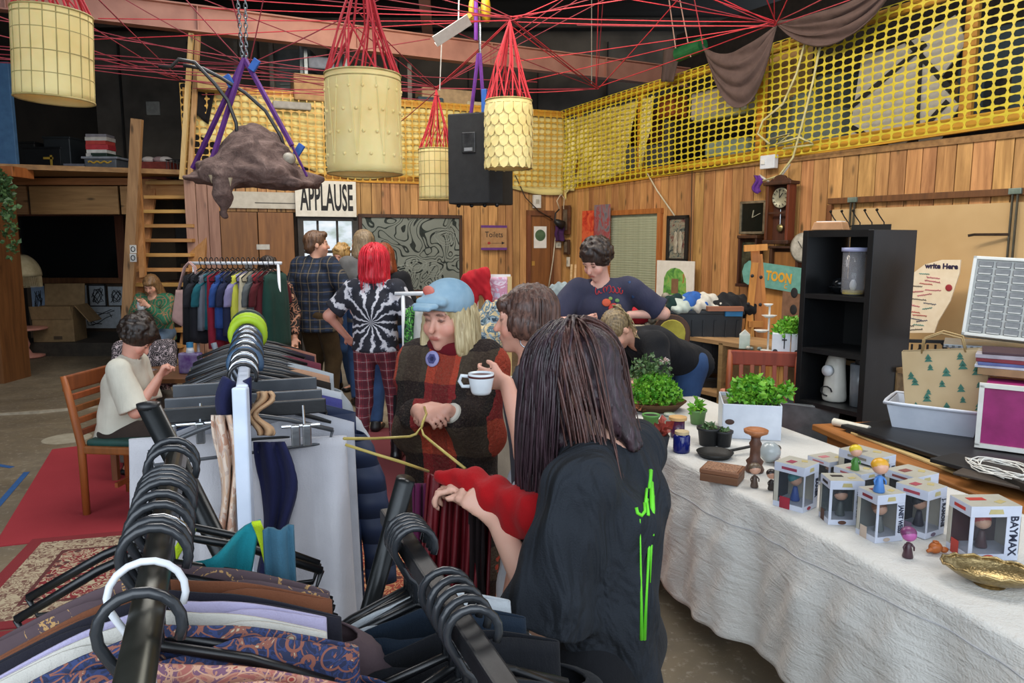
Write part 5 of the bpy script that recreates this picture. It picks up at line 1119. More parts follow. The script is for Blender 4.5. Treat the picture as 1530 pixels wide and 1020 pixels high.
q = onR(1342, 140, -.25); o = T('angular_board', 'pale grey board striped with black tape behind the net', 'board', q, RZR)
B().prism([(-.55, -.62), (.42, -.55), (.60, -.2), (.38, .05), (.62, .35), (.50, .62), (.2, .5), (-.1, .45), (-.42, .45)], 0, .02).build('board', pm('#c2bfb4', '#b3afa4', .7), o)
for (a_, c_) in (((-.5, -.05), (.25, .42)), ((.05, .5), (.52, -.05)), ((-.5, -.25), (.05, -.58)), ((.2, .45), (.22, -.5)), ((.1, -.55), (.5, -.15))): B().bar((a_[0], -.012, a_[1]), (c_[0], -.012, c_[1]), .05, .01, up=(0, 1, 0)).build('tape', INK, o)
for i, pts in enumerate(([(1205, 55), (1190, 110), (1170, 155), (1140, 180), (1132, 200), (1150, 215)], [(1228, 55), (1215, 120), (1200, 180), (1185, 235), (1165, 262), (1140, 270)], [(1150, 208), (1180, 200), (1160, 215), (1195, 205), (1215, 215), (1170, 222)])):
    o = B().tube([onR(x, y, .12) for x, y in pts], .012, 6).build('rope', pm('#d8cf9a', '#b9ae78', .8), smooth=True); tag(o, ['thick pale rope hanging on the right net', 'thin pale cord dangling below the right net', 'coiled pale rope at the foot of the right net'][i], 'rope')
# hoses and cables on the plank wall
for i, (pts, r, c_, lb) in enumerate((([(965, 255), (982, 285), (1008, 322)], .010, '#d8cdb0', 'cream cable slanting over the plank wall above the dark framed picture'), ([(849, 270), (858, 290), (850, 308), (842, 312)], .012, '#d9c7a8', 'cream hose looped beside the corner plaques'), ([(836, 312), (832, 300), (838, 290), (843, 296), (842, 312)], .010, '#d9c7a8', 'cream loop of hose left of the tall brown plaque'),
        ([(1034, 255), (1033, 330), (1031, 400), (1035, 440)], .006, '#3a2a1c', 'thin dark cable running down the plank wall beside the framed picture'), ([(770, 262), (785, 295), (805, 315), (826, 328)], .008, '#2a241f', 'black cable sagging from the net to the spotlight'), ([(831, 345), (826, 390), (818, 440)], .010, '#cbbfa6', 'cream cable falling beside the narrow brown door'), ([(1135, 262), (1150, 272), (1168, 262), (1180, 245)], .014, '#e3ded0', 'white flex looping above the pendulum clock'))):
    f = onB if pts[-1][0] < 843 else onR
    o = B().tube([f(x, y, .07) for x, y in pts], r, 6).build('cable', pm(c_), smooth=True); tag(o, lb, 'cable')
o = T('power_box', 'white socket box on the plank wall under the net', 'socket', onR(1149, 242, .06), RZR); B().box((0, 0, 0), (.2, .07, .15)).build('case', WHITEM, o, bev=.008); B().box((-.05, -.04, 0), (.05, .02, .05)).build('plug', WHITEP, o, bev=.004)
o = B().grid(lambda u, v: tuple(onR(1126 + 12 * u + 3 * math.sin(v * 6), 262 + 28 * v * (1 - .3 * abs(u - .5)), .08 + .02 * math.sin(u * 12))), 8, 8).build('purple_ribbon', cloth('#6b3a92'), smooth=True, solid=.006); tag(o, 'purple ribbon pinned to the plank wall above the black clock', 'ribbon')
# ================================================================= RIGHT SIDE: TABLE, DESK, SHELVES AND WHAT STANDS ON THEM
TZ = .74; dT = Vector((.311, -.950, 0)).normalized(); nT = Vector((.950, .311, 0)).normalized(); OT = Vector((.667, 3.41, 0)); RZT = math.atan2(dT.y, dT.x)
S0, S1, WT = -.90, 2.3, .80
def tp(s, w, z=0): p = OT + dT * s + nT * w; return Vector((p.x, p.y, z))
tt = T('trestle_table', 'long trestle table hidden under the white cloth at the right', 'table', (0, 0, 0))
for i, (a_, b_) in enumerate(((S0 + .03, .80), (.84, S1 - .03))):
    B().box(tp((a_ + b_) / 2, WT / 2, TZ - .025), (b_ - a_, WT - .04, .03), RZT).build('table_top', pm('#c9c4b8'), tt, bev=.004)
    for s in (a_ + .35, b_ - .35):
        for w in (.12, WT - .12): B().cyl(tp(s, w, .03), tp(s, w, TZ - .04), .016, n=10).build('leg', pm('#5d6672', '#4a525c', .35, .6), tt, True); B().cyl(tp(s, w, 0), tp(s, w, .05), .022, n=10).build('foot', BLACKM, tt)
def tcloth():
    drop = .54; r = random.Random(5)
    fph = [r.random() * 6 for _ in range(6)]
    def fold(s): return .55 * math.sin(s * 8.3 + fph[0]) + .35 * math.sin(s * 15.1 + fph[1]) + .18 * math.sin(s * 31 + fph[2])
    def fn(u, v):
        s = S0 + (S1 - S0) * u; L = WT + .02 + drop + .05 * math.sin(s * 2.1 + 1) ; q = L * v
        if q < WT: z = TZ + .004 + .0025 * math.sin(s * 7 + q * 9) * math.sin(q * 11); w = WT - q
        else:
            e = q - WT; z = TZ + .002 - max(e - .012, 0) - .004 * min(1, e / .02); w = -.012 * min(1, e / .012) - (.045 * fold(s) + .035) * min(1, e / .22) - .006 * math.sin(s * 40 + e * 30) * min(1, e * 4)
        p = tp(s, w, z); return tuple(p)
    b = B(); nu, nv = 300, 90; b.grid(fn, nu, nv)
    t = NT('white_linen', .85); v_ = t.co(scale=1); n1 = t.noise(v_, 9, 5, .6); n2 = t.noise(t.co(scale=(130, 130, 130)), 1, 2)
    t.col(t.mix(n1, lin('#d6d3cc'), lin('#c9c7c2'))); n3 = t.noise(t.co(scale=(6, 6, 26)), 1, 4, .6, .8); t.bump(t.math('ADD', t.math('ADD', n1, n3), t.math('MULTIPLY', n2, .25)), .8, .014)
    t.b.inputs['Sheen Weight'].default_value = .1
    o = b.build('tablecloth', t.m, smooth=True, solid=.003); tag(o, 'creased white linen cloth draped over the long trestle table', 'tablecloth')
    # far end fall
    def fe(u, v): w = WT * (1 - u) ; e = .5 * v; p = tp(S0 - .005 - (.03 + .03 * math.sin(w * 14)) * min(1, e * 4), w, TZ - e); return tuple(p)
    o2 = B().grid(fe, 60, 20).build('end_fall', t.m, o, True, solid=.003)
    # stitched hem lines
    o3 = B().tube([Vector(fn(i / 120, (WT + .11) / (WT + .56))) + Vector((-.003, -.001, 0)) for i in range(121)], .0022, 4).build('fold_crease', pm('#c3c3c6', None, .9), o)
tcloth()
TT = TZ + .007
def put(px, py): return atz(px, py, TT)
# ---- boxed vinyl figures
CART = pm('#b9b5a8', '#aca899', .5, bump=.03); CARW = pm('#c9cedc', '#bcc2d2', .45, bump=.03)
def doll(parent, c, h, hair, body, skin='#d9a98c', name='figure', loose=False):
    """plain big-headed doll, no character's features"""
    c = Vector(c); hd = h * .42
    B().lathe([(.001, 0), (h * .15, .0), (h * .16, h * .03), (h * .10, h * .30), (h * .07, h * .46), (.001, h * .48)], c, 12).build(name, pm(body, None, .35, bump=0), parent, True)
    B().ell(c + Vector((0, 0, h * .70)), (hd * .52, hd * .46, hd * .46), 16, 10).build('head', pm(skin, None, .35, bump=0), parent, True)
    B().ell(c + Vector((0, hd * .10, h * .76)), (hd * .57, hd * .50, hd * .46), 16, 10).build('hair', pm(hair, None, .35, bump=0), parent, True)
def vbox(px, py, w, d, h, rz, label, txt, cols, hair='#3a2a20', right=True, both=True):
    base = put(px, py); R = Matrix.Rotation(rz, 3, 'Z'); ctr = base - R @ Vector((-w / 2, -d / 2, 0)); ctr.z = TT
    o = T('figure_box', label, 'box', ctr, rz); e = .0015; ht = h * .20; hb = h * .12; pw = w * .08; tw = w * (.28 if txt else .10)
    B().box((0, 0, h - ht / 2), (w, d, ht)).build('carton_top', CARW, o, bev=.001)
    B().box((0, 0, h), (w * .99, d * .99, .001)).build('top_face', CART, o)
    B().box((0, 0, hb / 2), (w, d, hb)).build('carton_base', CARW, o, bev=.001)
    m = h - ht - hb; zc = hb + m / 2
    B().box((0, d / 2 - .001, zc), (w, .002, m)).build('carton_back', pm(cols[0]), o)
    B().box((w / 2 - .001, 0, zc), (.002, d, m)).build('carton_side', CART, o)
    B().box((w / 2 - tw / 2, -d / 2 + .001, zc), (tw, .002, m)).build('name_strip', CARW, o)
    B().box((-w / 2 + pw / 2, -d / 2 + .001, zc), (pw, .002, m)).build('corner_strip', CARW, o)
    B().box((-w / 2 + .001, d / 2 - d * .08, zc), (.002, d * .16, m)).build('corner_strip', CART, o)
    B().box(((pw - tw) / 2, -d / 2 + .002, zc), (w - pw - tw, .0006, m)).build('window_pane', glass('#50565e', .06, .16), o)
    B().box((-w / 2 + .002, -d * .08, zc), (.0006, d * .84, m)).build('window_pane', glass('#50565e', .06, .16), o)
    B().box((0, -d / 2 - .0006, h - ht / 2), (w * .30, .001, ht * .42), tap=(.8, 1)).build('oval_badge', pm('#c2b684', '#a89a66', .4), o)
    B().box((-w / 2 - .0006, 0, h - ht / 2), (.001, d * .5, ht * .3)).build('badge', pm(cols[1]), o)
    B().box((-w * .15, d * .1, h + .0012), (w * .34, d * .22, .001)).build('top_print', pm(cols[1]), o); B().box((w * .22, -d * .15, h + .0012), (w * .22, d * .18, .001), .5).build('top_badge', pm('#c9b77c'), o)
    B().lathe([(.0001, 0), (w * .12, 0), (w * .12, .001), (.0001, .001)], (-w * .1, -d / 2 - .001, hb * .5), 16, Matrix.Rotation(PI / 2, 3, 'X'), sy=.5).build('portrait_oval', pm(cols[2]), o)
    B().box((-w / 2 - .0008, d * .1, hb * .9), (.001, d * .34, h * .30)).build('side_portrait', pm(cols[2]), o)
    if txt:
        q = B
        text(txt, tw * .78, pm('#1f2740', '#171d30', .6), 'lettering', o, loc=(w / 2 - tw * .5, -d / 2 - .001, zc + .0), rot=(PI / 2, PI / 2, 0), sx=min(1.0, m / (len(txt) * tw * .78 * .62)), bold=.0006)
    doll(o, (-.02 * w, 0, hb + .002), m * .98, hair, cols[0] if cols[0] != '#1c2230' else '#2b53a8')
    return o
R_ = math.radians
vbox(1199, 767, .105, .115, .165, R_(41), 'boxed vinyl figure with bright blue body, leftmost box at the table front', 'EANER', ('#1c2230', '#a04058', '#a02a3c'), '#2f8a8f')
vbox(1237, 784, .115, .085, .155, R_(-2), 'narrow boxed vinyl figure with vertical name lettering, second box from the left in front', 'MIGUEL NO SHIGI', ('#59615f', '#2d2522', '#5b3a2c'), '#2d1f18')
bJ = vbox(1307, 812, .105, .09, .158, R_(14), 'boxed vinyl figure lettered JANET WEISS below the blue dressed doll', 'JANET WEISS', ('#79807e', '#8b2f3a', '#c9b6a6'), '#8a5a36')
vbox(1382, 806, .105, .11, .160, R_(30), 'boxed black clad vinyl figure between the pink headed doll and widest box', 'J. RAMONE', ('#332e3c', '#b04a58', '#6a5a70'), '#18161a')
vbox(1445, 838, .155, .105, .170, R_(2), 'largest figure box lettered BAYMAX holding a red figure', 'BAYMAX', ('#4a2226', '#c43a30', '#c4463a'), '#c22d22')
vbox(1305, 748, .115, .16, .16, R_(28), 'large window topped figure box standing at the back of the group', 'MIDNI DE', ('#2a2c38', '#8f8a80', '#39466a'), '#2a2a30')
vbox(1237, 728, .12, .11, .10, R_(24), 'low figure box behind the blue figure box', '', ('#5a5550', '#c47a80', '#a89a90'))
bC = vbox(1284, 757, .11, .12, .12, R_(26), 'figure box carrying the green dressed blonde doll', '', ('#6a6560', '#b0636a', '#a89a90'))
vbox(1364, 772, .125, .12, .14, R_(26), 'grey topped figure box behind the JANET WEISS box', 'IZ', ('#56504c', '#8a4a48', '#a89a90'))
def freedoll(px, py, z, h, hair, body, label, rz=0, skin='#dba88e', on=None):
    p = atz(px, py, z) if on is None else on.location + Vector((-.02, -.02, z - TT)); o = T('vinyl_doll', label, 'doll', p, rz); doll(o, (0, 0, 0), h, hair, body, skin, 'torso')
    for sx in (-1, 1): B().tube([(sx * h * .08, 0, h * .42), (sx * h * .16, -h * .03, h * .32), (sx * h * .15, -h * .06, h * .22)], [h * .035, h * .03, h * .022], 7).build('arm', pm(body, None, .35), o, True)
    return o
freedoll(1281, 716, TT + .121, .098, '#e3c42c', '#4f8a3c', 'small blonde doll in a green dress standing on a figure box', on=bC)
freedoll(1312, 742, TT + .159, .115, '#dfa52e', '#4f86cc', 'blonde doll in a blue dress standing on the JANET WEISS box', on=bJ)
freedoll(1127, 727, TT, .10, '#6a5a48', '#5b4a40', 'grey brown haired doll in front of the wooden candlestick')
freedoll(1152, 731, TT, .085, '#2b2320', '#38302c', 'dark haired doll leaning beside the blue figure box')
freedoll(1160, 690, TT, .08, '#3a2a1c', '#c99a5a', 'tan and brown doll behind the glass ball')
o = freedoll(1356, 832, TT, .10, '#7a3a66', '#4a3038', 'doll with a shiny pink helmet head and dark boots at the table front', skin='#b65a9c')
p = put(1397, 826); o = T('broken_toy', 'small orange toy body lying on the table beside the widest figure box', 'toy', p, .5)
OR_ = pm('#b5642c', '#9c5220', .4); B().ell((0, 0, .018), (.024, .018, .018)).build('torso', OR_, o, True); B().tube([(0, 0, .018), (-.02, 0, .016), (-.035, .004, .012)], [.01, .007, .005], 7).build('arm', OR_, o, True); B().ell((.026, -.012, .01), (.014, .011, .009)).build('foot', OR_, o, True); B().tube([(.007 * math.cos(t), .007 * math.sin(t), .036) for t in [k * PI / 5 for k in range(10)]], .003, 5, closed=True).build('neck_ring', OR_, o, True)
# gold leaf dish
p = put(1478, 872); o = T('metal_dish', 'hammered gold leaf-shaped dish at the right end of the table', 'dish', (p.x, p.y, TT), -.5)
gd = pm('#b9a274', '#8f7a50', .28, .85, scale=90, bump=.6, bs=110)
def dish(u, v):
    a = u * 2 * PI; r = .02 + .085 * v; pt = 1 + .35 * max(0, math.cos(a)) ** 6; return (r * math.cos(a) * 1.15 * pt, r * math.sin(a) * .72, .006 + .042 * (v ** 2.2) + .004 * math.sin(a * 14) * (v > .9))
B().grid(dish, 48, 10, wrap=True).build('bowl', gd, o, True, solid=.003); B().lathe([(.001, 0), (.04, 0), (.03, .008), (.001, .009)], n=20).build('foot', gd, o); B().tube([Vector(dish(k / 40, 1)) for k in range(40)], .004, 6, closed=True).build('rim', gd, o, True)
# candlestick, glass ball, carved box, pan, pots
p = put(1127, 704); o = T('candlestick', 'turned brown wooden candlestick with a wide cup on the cloth', 'candlestick', p)
wd = pm('#6a4534', '#4d3125', .5, scale=40); wd2 = pm('#b5754a', '#94592f', .5, scale=30)
B().lathe([(.035, 0), (.04, .01), (.03, .03), (.036, .045), (.022, .06), (.02, .10), (.026, .12), (.018, .135), (.02, .15)], n=22).build('stem', wd, o, True)
B().lathe([(.02, .15), (.03, .158), (.048, .166), (.05, .178), (.042, .182), (.034, .174), (.001, .172)], n=24).build('cup', wd2, o, True)
p = put(1150, 690); o = T('glass_ball', 'milky glass ball beside the wooden candlestick', 'ball', p + Vector((0, 0, .045))); t_ = NT('milky_glass', .08); t_.col(lin('#c3cdd0')); t_.b.inputs['Transmission Weight'].default_value = .35; B().ell((0, 0, 0), .045, 24, 16).build('ball', t_.m, o, True)
p = put(1079, 716); o = T('carved_box', 'brown carved wooden box on the white cloth', 'box', p, R_(-30))
cw = NT('carved_wood', .6); c_n = cw.vor(cw.co(scale=120), 1); cw.col(cw.mix(cw.ramp(c_n, [(.2, (0, 0, 0, 1)), (.6, (1, 1, 1, 1))]), lin('#6e4a34'), lin('#a0765a'))); cw.bump(c_n, .9, .004)
B().box((0, 0, .016), (.15, .12, .032)).build('body', wood('#84573c', '#6a432d', 'x', knots=False), o, bev=.003); B().box((0, 0, .042), (.154, .124, .018)).build('lid', wood('#84573c', '#6a432d', 'x', knots=False), o, bev=.003); B().box((0, 0, .0515), (.135, .105, .004)).build('carving', cw.m, o)
p = put(1068, 682); o = T('frying_pan', 'small black cast iron pan on the cloth behind the carved box', 'pan', p, R_(18)); ir = pm('#242423', '#191918', .5, .3)
B().lathe([(.001, 0), (.065, 0), (.082, .024), (.078, .024), (.062, .005), (.001, .004)], n=30).build('pan', ir, o, True); B().bar((.075, 0, .02), (.20, .0, .032), .018, .008).build('handle', ir, o, bev=.002)
def pot(px, py, r, h, c_, label, z=None, soil=True, name='plant_pot', sq=False, rough=.5, leaves=None):
    p = put(px, py) if z is None else atz(px, py, z); o = T(name, label, 'pot', p); m = pm(c_, None, rough, bump=.03)
    if sq: B().lathe([(r * .95, 0), (r * 1.3, h), (r * 1.42, h), (r * 1.42, h * .88), (r * 1.25, h * .88)][:3], n=4, R=Matrix.Rotation(PI / 4, 3, 'Z')).build('pot', m, o, bev=.004)
    else: B().lathe([(r * .78, 0), (r * .96, h * .86), (r * 1.06, h * .86), (r * 1.08, h), (r * .98, h), (r * .95, h * .9), (.001, h * .9)], n=24).build('pot', m, o, True)
    if soil: B().lathe([(.001, h * .9), (r * .94, h * .92), (.001, h * .93)], n=16).build('soil', pm('#2c241c', '#1f1914', .9), o)
    if leaves:
        leafy('leaves', '', None, [(leaves[0], (r * leaves[1], r * leaves[1], h * leaves[2]), (0, 0, h * .9), leaves[3])], leaves[4], o, seed=int(px))
    return o
RED_L = leafmat('#7a2a20', '#a8483a')
pot(1058, 664, .052, .085, '#1d2023', 'black plant pot with a pale succulent, behind the dark candle jar', leaves=(30, .7, .2, .03, DGREEN))
pot(1081, 666, .040, .075, '#24272b', 'black plant pot with tiny grey succulents beside the blue jar', leaves=(34, .7, .25, .02, DGREEN))
pot(1042, 632, .045, .075, '#6f9a5e', 'light green plant pot with a small plant at the back of the table', leaves=(26, .8, .7, .05, GREEN))
pot(988, 668, .034, .06, '#35383d', 'small dark grey pot with a red leaved plant', sq=True, leaves=(34, 1.1, 1.0, .05, RED_L))
pot(972, 643, .042, .085, '#5f9a4c', 'translucent green plastic pot next to the striped candle jar')
pot(952, 612, .040, .06, '#57705a', 'small green pot behind the translucent green pot', leaves=(20, .8, .5, .04, DGREEN))
p = put(1018, 675); o = T('jar', 'cobalt blue lidded candle jar at the table corner', 'jar', p); B().lathe([(.001, 0), (.036, 0), (.038, .01), (.038, .075), (.030, .085), (.001, .085)], n=28).build('jar', pm('#16226e', '#101a58', .08, bump=0), o, True); B().lathe([(.001, .085), (.032, .085), (.032, .098), (.001, .098)], n=28).build('wooden_lid', pm('#c9b48c'), o)
p = put(1012, 652); o = T('jar', 'navy and maroon candle jar with a pale wooden lid', 'jar', p); B().lathe([(.001, 0), (.033, 0), (.034, .01), (.034, .085), (.001, .085)], n=28).build('jar', pm('#2a2350', '#6a2a3c', .15, scale=30), o, True); B().lathe([(.001, .085), (.044, .086), (.044, .10), (.001, .10)], n=28).build('wooden_lid', pm('#cfa872', '#b98f58'), o)
p = put(1000, 640); o = T('jar', 'clear glass jar with metal clasp behind the blue candle jars', 'jar', p); B().lathe([(.001, 0), (.035, 0), (.036, .06), (.028, .07), (.03, .08), (.001, .08)], n=24).build('jar', pm('#b9bdb0', '#9ca294', .1), o, True); B().tube([(.03 * math.cos(t), .03 * math.sin(t), .07) for t in [k * PI / 8 for k in range(16)]], .0025, 5, closed=True).build('clasp', CHROME, o)
p = put(1098, 652); o = T('jar', 'dark glass candle jar with pale wax beside the white planter', 'jar', p); B().lathe([(.001, 0), (.034, 0), (.036, .01), (.036, .075), (.032, .075), (.032, .062), (.001, .062)], n=28).build('jar', pm('#1c2228', '#141a20', .12, bump=0), o, True); B().lathe([(.001, .0625), (.0315, .063), (.001, .064)], n=20).build('wax', WHITEP, o)
p = put(1182, 694); o = T('heart_plaque', 'pinkish shell shaped trinket lying behind the blue figure box', 'trinket', p, .3); B().ell((0, 0, .012), (.055, .04, .014)).build('shell', pm('#c99a86', '#a8766a', .4, scale=60), o, True); B().ell((-.05, 0, .012), (.03, .03, .012)).build('shell', pm('#b0786c'), o, True)
p = put(1207, 699); o = T('green_trinket', 'tiny translucent green ball at the back of the table', 'trinket', p); B().ell((0, 0, .013), .013).build('ball', pm('#7fae8c', None, .15), o, True)
# planters
def planter(px, py, w, d, h, rz, label, leaves, z=None):
    p = put(px, py) if z is None else atz(px, py, z); o = T('planter', label, 'planter', p, rz); m = pm('#d6dde8', '#c9d0dc', .35, bump=.03)
    for s in (-1, 1): B().box((s * w / 2, d / 2, h / 2), (.006, d, h)).build('side', m, o, bev=.002)
    for y in (0, d): B().box((0, y, h / 2), (w, .006, h)).build('face', m, o, bev=.002)
    B().box((0, d / 2, h * .86), (w - .006, d - .006, .01)).build('soil', pm('#8d8a80', '#55514a', .9, scale=90), o)
    B().ell((w * -.38, -.004, h * .48), (.022, .003, .014)).build('finger_hole', pm('#4a3026'), o)
    leafy('parsley', '', None, leaves, GREEN, o, seed=int(px)); return o
planter(1122, 656, .27, .30, .17, R_(-12), 'white planter box with bushy parsley on the table', [(900, (.13, .10, .13), (0.02, .12, .16), .035), (140, (.04, .04, .06), (.16, .10, .20), .03)])
# wicker basket of moss plant
p = atz(978, 612, TT); o = T('herb_basket', 'wicker basket overflowing with bright green moss plant', 'basket', p)
wk_ = NT('wicker', .8); w_n = wk_.n('ShaderNodeTexWave', wave_type='BANDS'); wk_.put(w_n.inputs[0], wk_.co(scale=30)); w_n.inputs['Distortion'].default_value = 4; wk_.col(wk_.mix(w_n.outputs[1], lin('#5e4028'), lin('#8f6a44'))); wk_.bump(w_n.outputs[1], .8, .01)
B().lathe([(.12, 0), (.17, .05), (.18, .055), (.14, .02), (.001, .015)], n=30, sy=.8).build('basket', wk_.m, o, True)
leafy('moss', '', None, [(1800, (.155, .11, .16), (0, 0, .05), .028)], GREEN, o, 5); leafy('dark_sprigs', '', None, [(300, (.14, .10, .14), (-.02, .06, .17), .03)], DGREEN, o, 6); leafy('dry_twigs', '', None, [(120, (.18, .13, .03), (-.12, -.02, .03), .05)], leafmat('#6a4028', '#8f5a3a'), o, 8)
leafy('pale_flower', '', None, [(60, (.03, .03, .03), (.06, .05, .26), .02)], leafmat('#d8d2cc', '#c9b0a8'), o, 9)
# ---- tall black shelf unit
KN = Vector((2.06, 4.25, 0)); kf = Vector((-.25, .45, 0)).normalized(); ks = Vector((.88, .475, 0)).normalized(); KW, KD, KH = .49, .40, 1.765
rzK = math.atan2(-kf.y, -kf.x)   # local x from far-left corner to near corner
o = T('shelf_unit', 'tall narrow black open shelf unit against the right wall', 'shelf unit', KN + kf * KW, rzK)
km = pm('#17181a', '#111214', .38, bump=.06); kp = .038
for x in (kp / 2, KW - kp / 2): B().box((x, KD / 2, KH / 2), (kp, KD, KH)).build('side_panel', km, o, bev=.002)
kz = [.04, .36, .68, 1.02, 1.36, KH - .02]
for z in kz: B().box((KW / 2, KD / 2, z), (KW - 2 * kp, KD - .004, .028 if 0 < z < 1.7 else .04)).build('shelf_board', km, o)
# open back: the beige board shows in the top cell
B().box((KW / 2, KD - .006, KH * .39), (KW - 2 * kp, .006, KH * .76)).build('back_panel', pm('#0e0f10'), o)
B().box((KW * .38, KD - .006, KH * .88), (KW * .56, .006, .5)).build('back_panel', pm('#0e0f10'), o)
def kp_(x, y, z): return KN + kf * (KW - x) + ks * y + Vector((0, 0, z))
c = kp_(.30, .10, kz[4] + .016); o = T('canister', 'clear plastic canister with a lilac lid in the black shelf unit', 'canister', c); B().lathe([(.055, 0), (.065, .02), (.068, .26), (.066, .26), (.063, .02), (.001, .006)], n=28).build('body', glass('#b4b4ba', .05, .22), o, True); B().lathe([(.001, .262), (.075, .262), (.075, .285), (.001, .287)], n=28).build('lid', pm('#b3b6d8', '#a5a8cc', .4), o, True); B().lathe([(.001, .008), (.058, .008), (.058, .03), (.001, .03)], n=20).build('yellow_disc', pm('#b5a23a', '#958427', .3), o); B().ell((0.0, 0, .06), (.02, .02, .035)).build('paddle', WHITEM, o, True)
c = kp_(.16, .18, kz[4] + .016); o = T('serving_dish', 'small dark glass dish beside the plastic canister', 'dish', c); B().lathe([(.04, 0), (.08, .04), (.085, .045), (.075, .045), (.001, .01)], n=24).build('bowl', pm('#23262a', '#15181b', .12), o, True); B().ell((.0, 0, .06), (.06, .05, .04)).build('lid', pm('#1a1c1f', None, .1), o, True)
c = kp_(.40, .2, kz[3] + .016); o = T('metal_plate', 'upright grey metal plate with a yellow hook in the black shelf', 'tool', c, rzK); B().box((0, 0, .13), (.07, .02, .26)).build('plate', pm('#6d7377', '#5a6064', .3, .7), o, bev=.003); B().tube([(-.02, 0, .25), (-.03, 0, .29), (.0, 0, .31), (.04, 0, .30)], .01, 7).build('hook', pm('#d8c22c'), o, True)
c = kp_(.17, .16, kz[2] + .016); o = T('juicer', 'cream kitchen juicer with a round dial in the black shelf unit', 'appliance', c, rzK)
me_, _v = sdf([('f', (0, 0, .03), (0, 0, .26), (.075, .07), (.055, .05), np.array((1., 0, 0))), ('c', (-.03, 0, .22), (.02, 0, .27), .035, .03)], res=.008, k=.03, name='body', cuts=[((0, 0, 0), (0, 0, -1))]); me_.materials.append(pm('#d9d6cc', '#cbc8be', .35, bump=.02)); link('body', me_, o)
B().lathe([(.001, -.03), (.034, -.03), (.034, 0), (.001, 0)], (0, -.06, .20), 24, Matrix.Rotation(-PI / 2, 3, 'X')).build('dial', WHITEM, o, True); B().tube([(.0 + .04 * math.cos(t), -.08, .07 + .03 * math.sin(t)) for t in [k * .7 for k in range(8)]], .005, 5).build('cord', INK, o, True)
c = kp_(.34, .16, kz[2] + .016); o = T('beaker', 'tall frosted plastic beaker beside the juicer', 'beaker', c); B().lathe([(.001, 0), (.048, 0), (.056, .26), (.053, .26), (.046, .006), (.001, .006)], n=26).build('beaker', pm('#8b9096', '#7b8086', .25), o, True); B().lathe([(.03, .26), (.03, .285), (.001, .285)], n=16).build('spout', BLACKM, o)
o = T('carton_slab', 'small brown carton lying on top of the black shelf unit', 'box', kp_(.08, .15, KH + .002), rzK + .3); B().box((0, 0, .025), (.20, .12, .05), tap=(.85, .9)).build('body', pm('#b98a62', '#a3764f'), o, bev=.005)
B().box((0, 0, .053), (.15, .08, .006)).build('white_card', WHITEP, o)
# ---- wooden desk
DZ = .72; DL = Vector((1.66, 3.86, 0)); dD = Vector((.30, -1.72, 0)).normalized(); nD = Vector((1.72, .30, 0)).normalized(); rzD = math.atan2(dD.y, dD.x)
dk = T('desk', 'orange brown wooden desk behind the figure boxes', 'desk', DL, rzD)   # local x along front edge towards camera, y away
DWD = wood('#b5713a', '#8f5426', 'x', knots=False)
B().box((.92, .36, DZ - .017), (1.94, .78, .034)).build('desk_top', DWD, dk, bev=.006)
B().box((.92, .03, DZ - .16), (1.8, .02, .25)).build('apron', DWD, dk)
for x in (.06, .92, 1.8): B().box((x, .35, (DZ - .04) / 2), (.04, .62, DZ - .04)).build('side_panel', DWD, dk)
B().box((.48, .05, .30), (.80, .02, .5)).build('drawer_front', DWD, dk, bev=.004)
def dp(x, y, z): p = DL + dD * x + nD * y; return Vector((p.x, p.y, DZ + z))
o = T('art_folio', 'large black portfolio lying on the wooden desk', 'portfolio', dp(.62, .42, .0), rzD + .15); B().box((0, 0, .022), (1.15, .60, .022), tap=(.99, .99)).build('cover', BLACKM, o, bev=.004); B().box((.02, -.01, .006), (1.1, .58, .010)).build('sheets', pm('#2a2622'), o)
B().box((-.2, -.31, .028), (.5, .03, .016)).build('spine', BLACKP, o, bev=.003)
for i, (x, y, w, c_, lb, rr) in enumerate(((.55, .075, .75, '#d6b97e', 'long pale wooden ruler at the front of the desk', .03), (.35, .055, .35, '#ded9c9', 'rolled white paper tube at the left end of the desk', .1))):
    o = B().box((0, 0, .006), (w, .035, .010)).build('ruler', pm(c_), bev=.002, loc=dp(x, y, .0), rz=rzD + rr) if i == 0 else B().cyl((-.1, 0, .022), (.1, 0, .022), .02, n=16).build('paper_tube', pm(c_), loc=dp(.10, .10, .001), rz=rzD + .4); tag(o, lb, ['ruler', 'tube'][i])
o = T('plastic_tub', 'white plastic tub on the black portfolio', 'tub', dp(.24, .48, .034), rzD + .75); o.scale = (1.15,) * 3
hw = pm('#d3dae6', '#c7cfdc', .35, bump=.02)
B().add([(sx * .155, sy * .105, 0) for sx, sy in ((-1, -1), (1, -1), (1, 1), (-1, 1))] + [(sx * .18, sy * .13, .11) for sx, sy in ((-1, -1), (1, -1), (1, 1), (-1, 1))], [(0, 3, 2, 1), (0, 1, 5, 4), (1, 2, 6, 5), (2, 3, 7, 6), (3, 0, 4, 7)]).build('body', hw, o, solid=.004, bev=.012)
B().tube([(sx * .188, sy * .138, .112) for sx, sy in ((-1, -1), (-.6, -1.02), (.6, -1.02), (1, -1), (1.02, -.5), (1.02, .5), (1, 1), (-1, 1), (-1.02, .5), (-1.02, -.5))], .008, 6, closed=True).build('rim', hw, o, True)
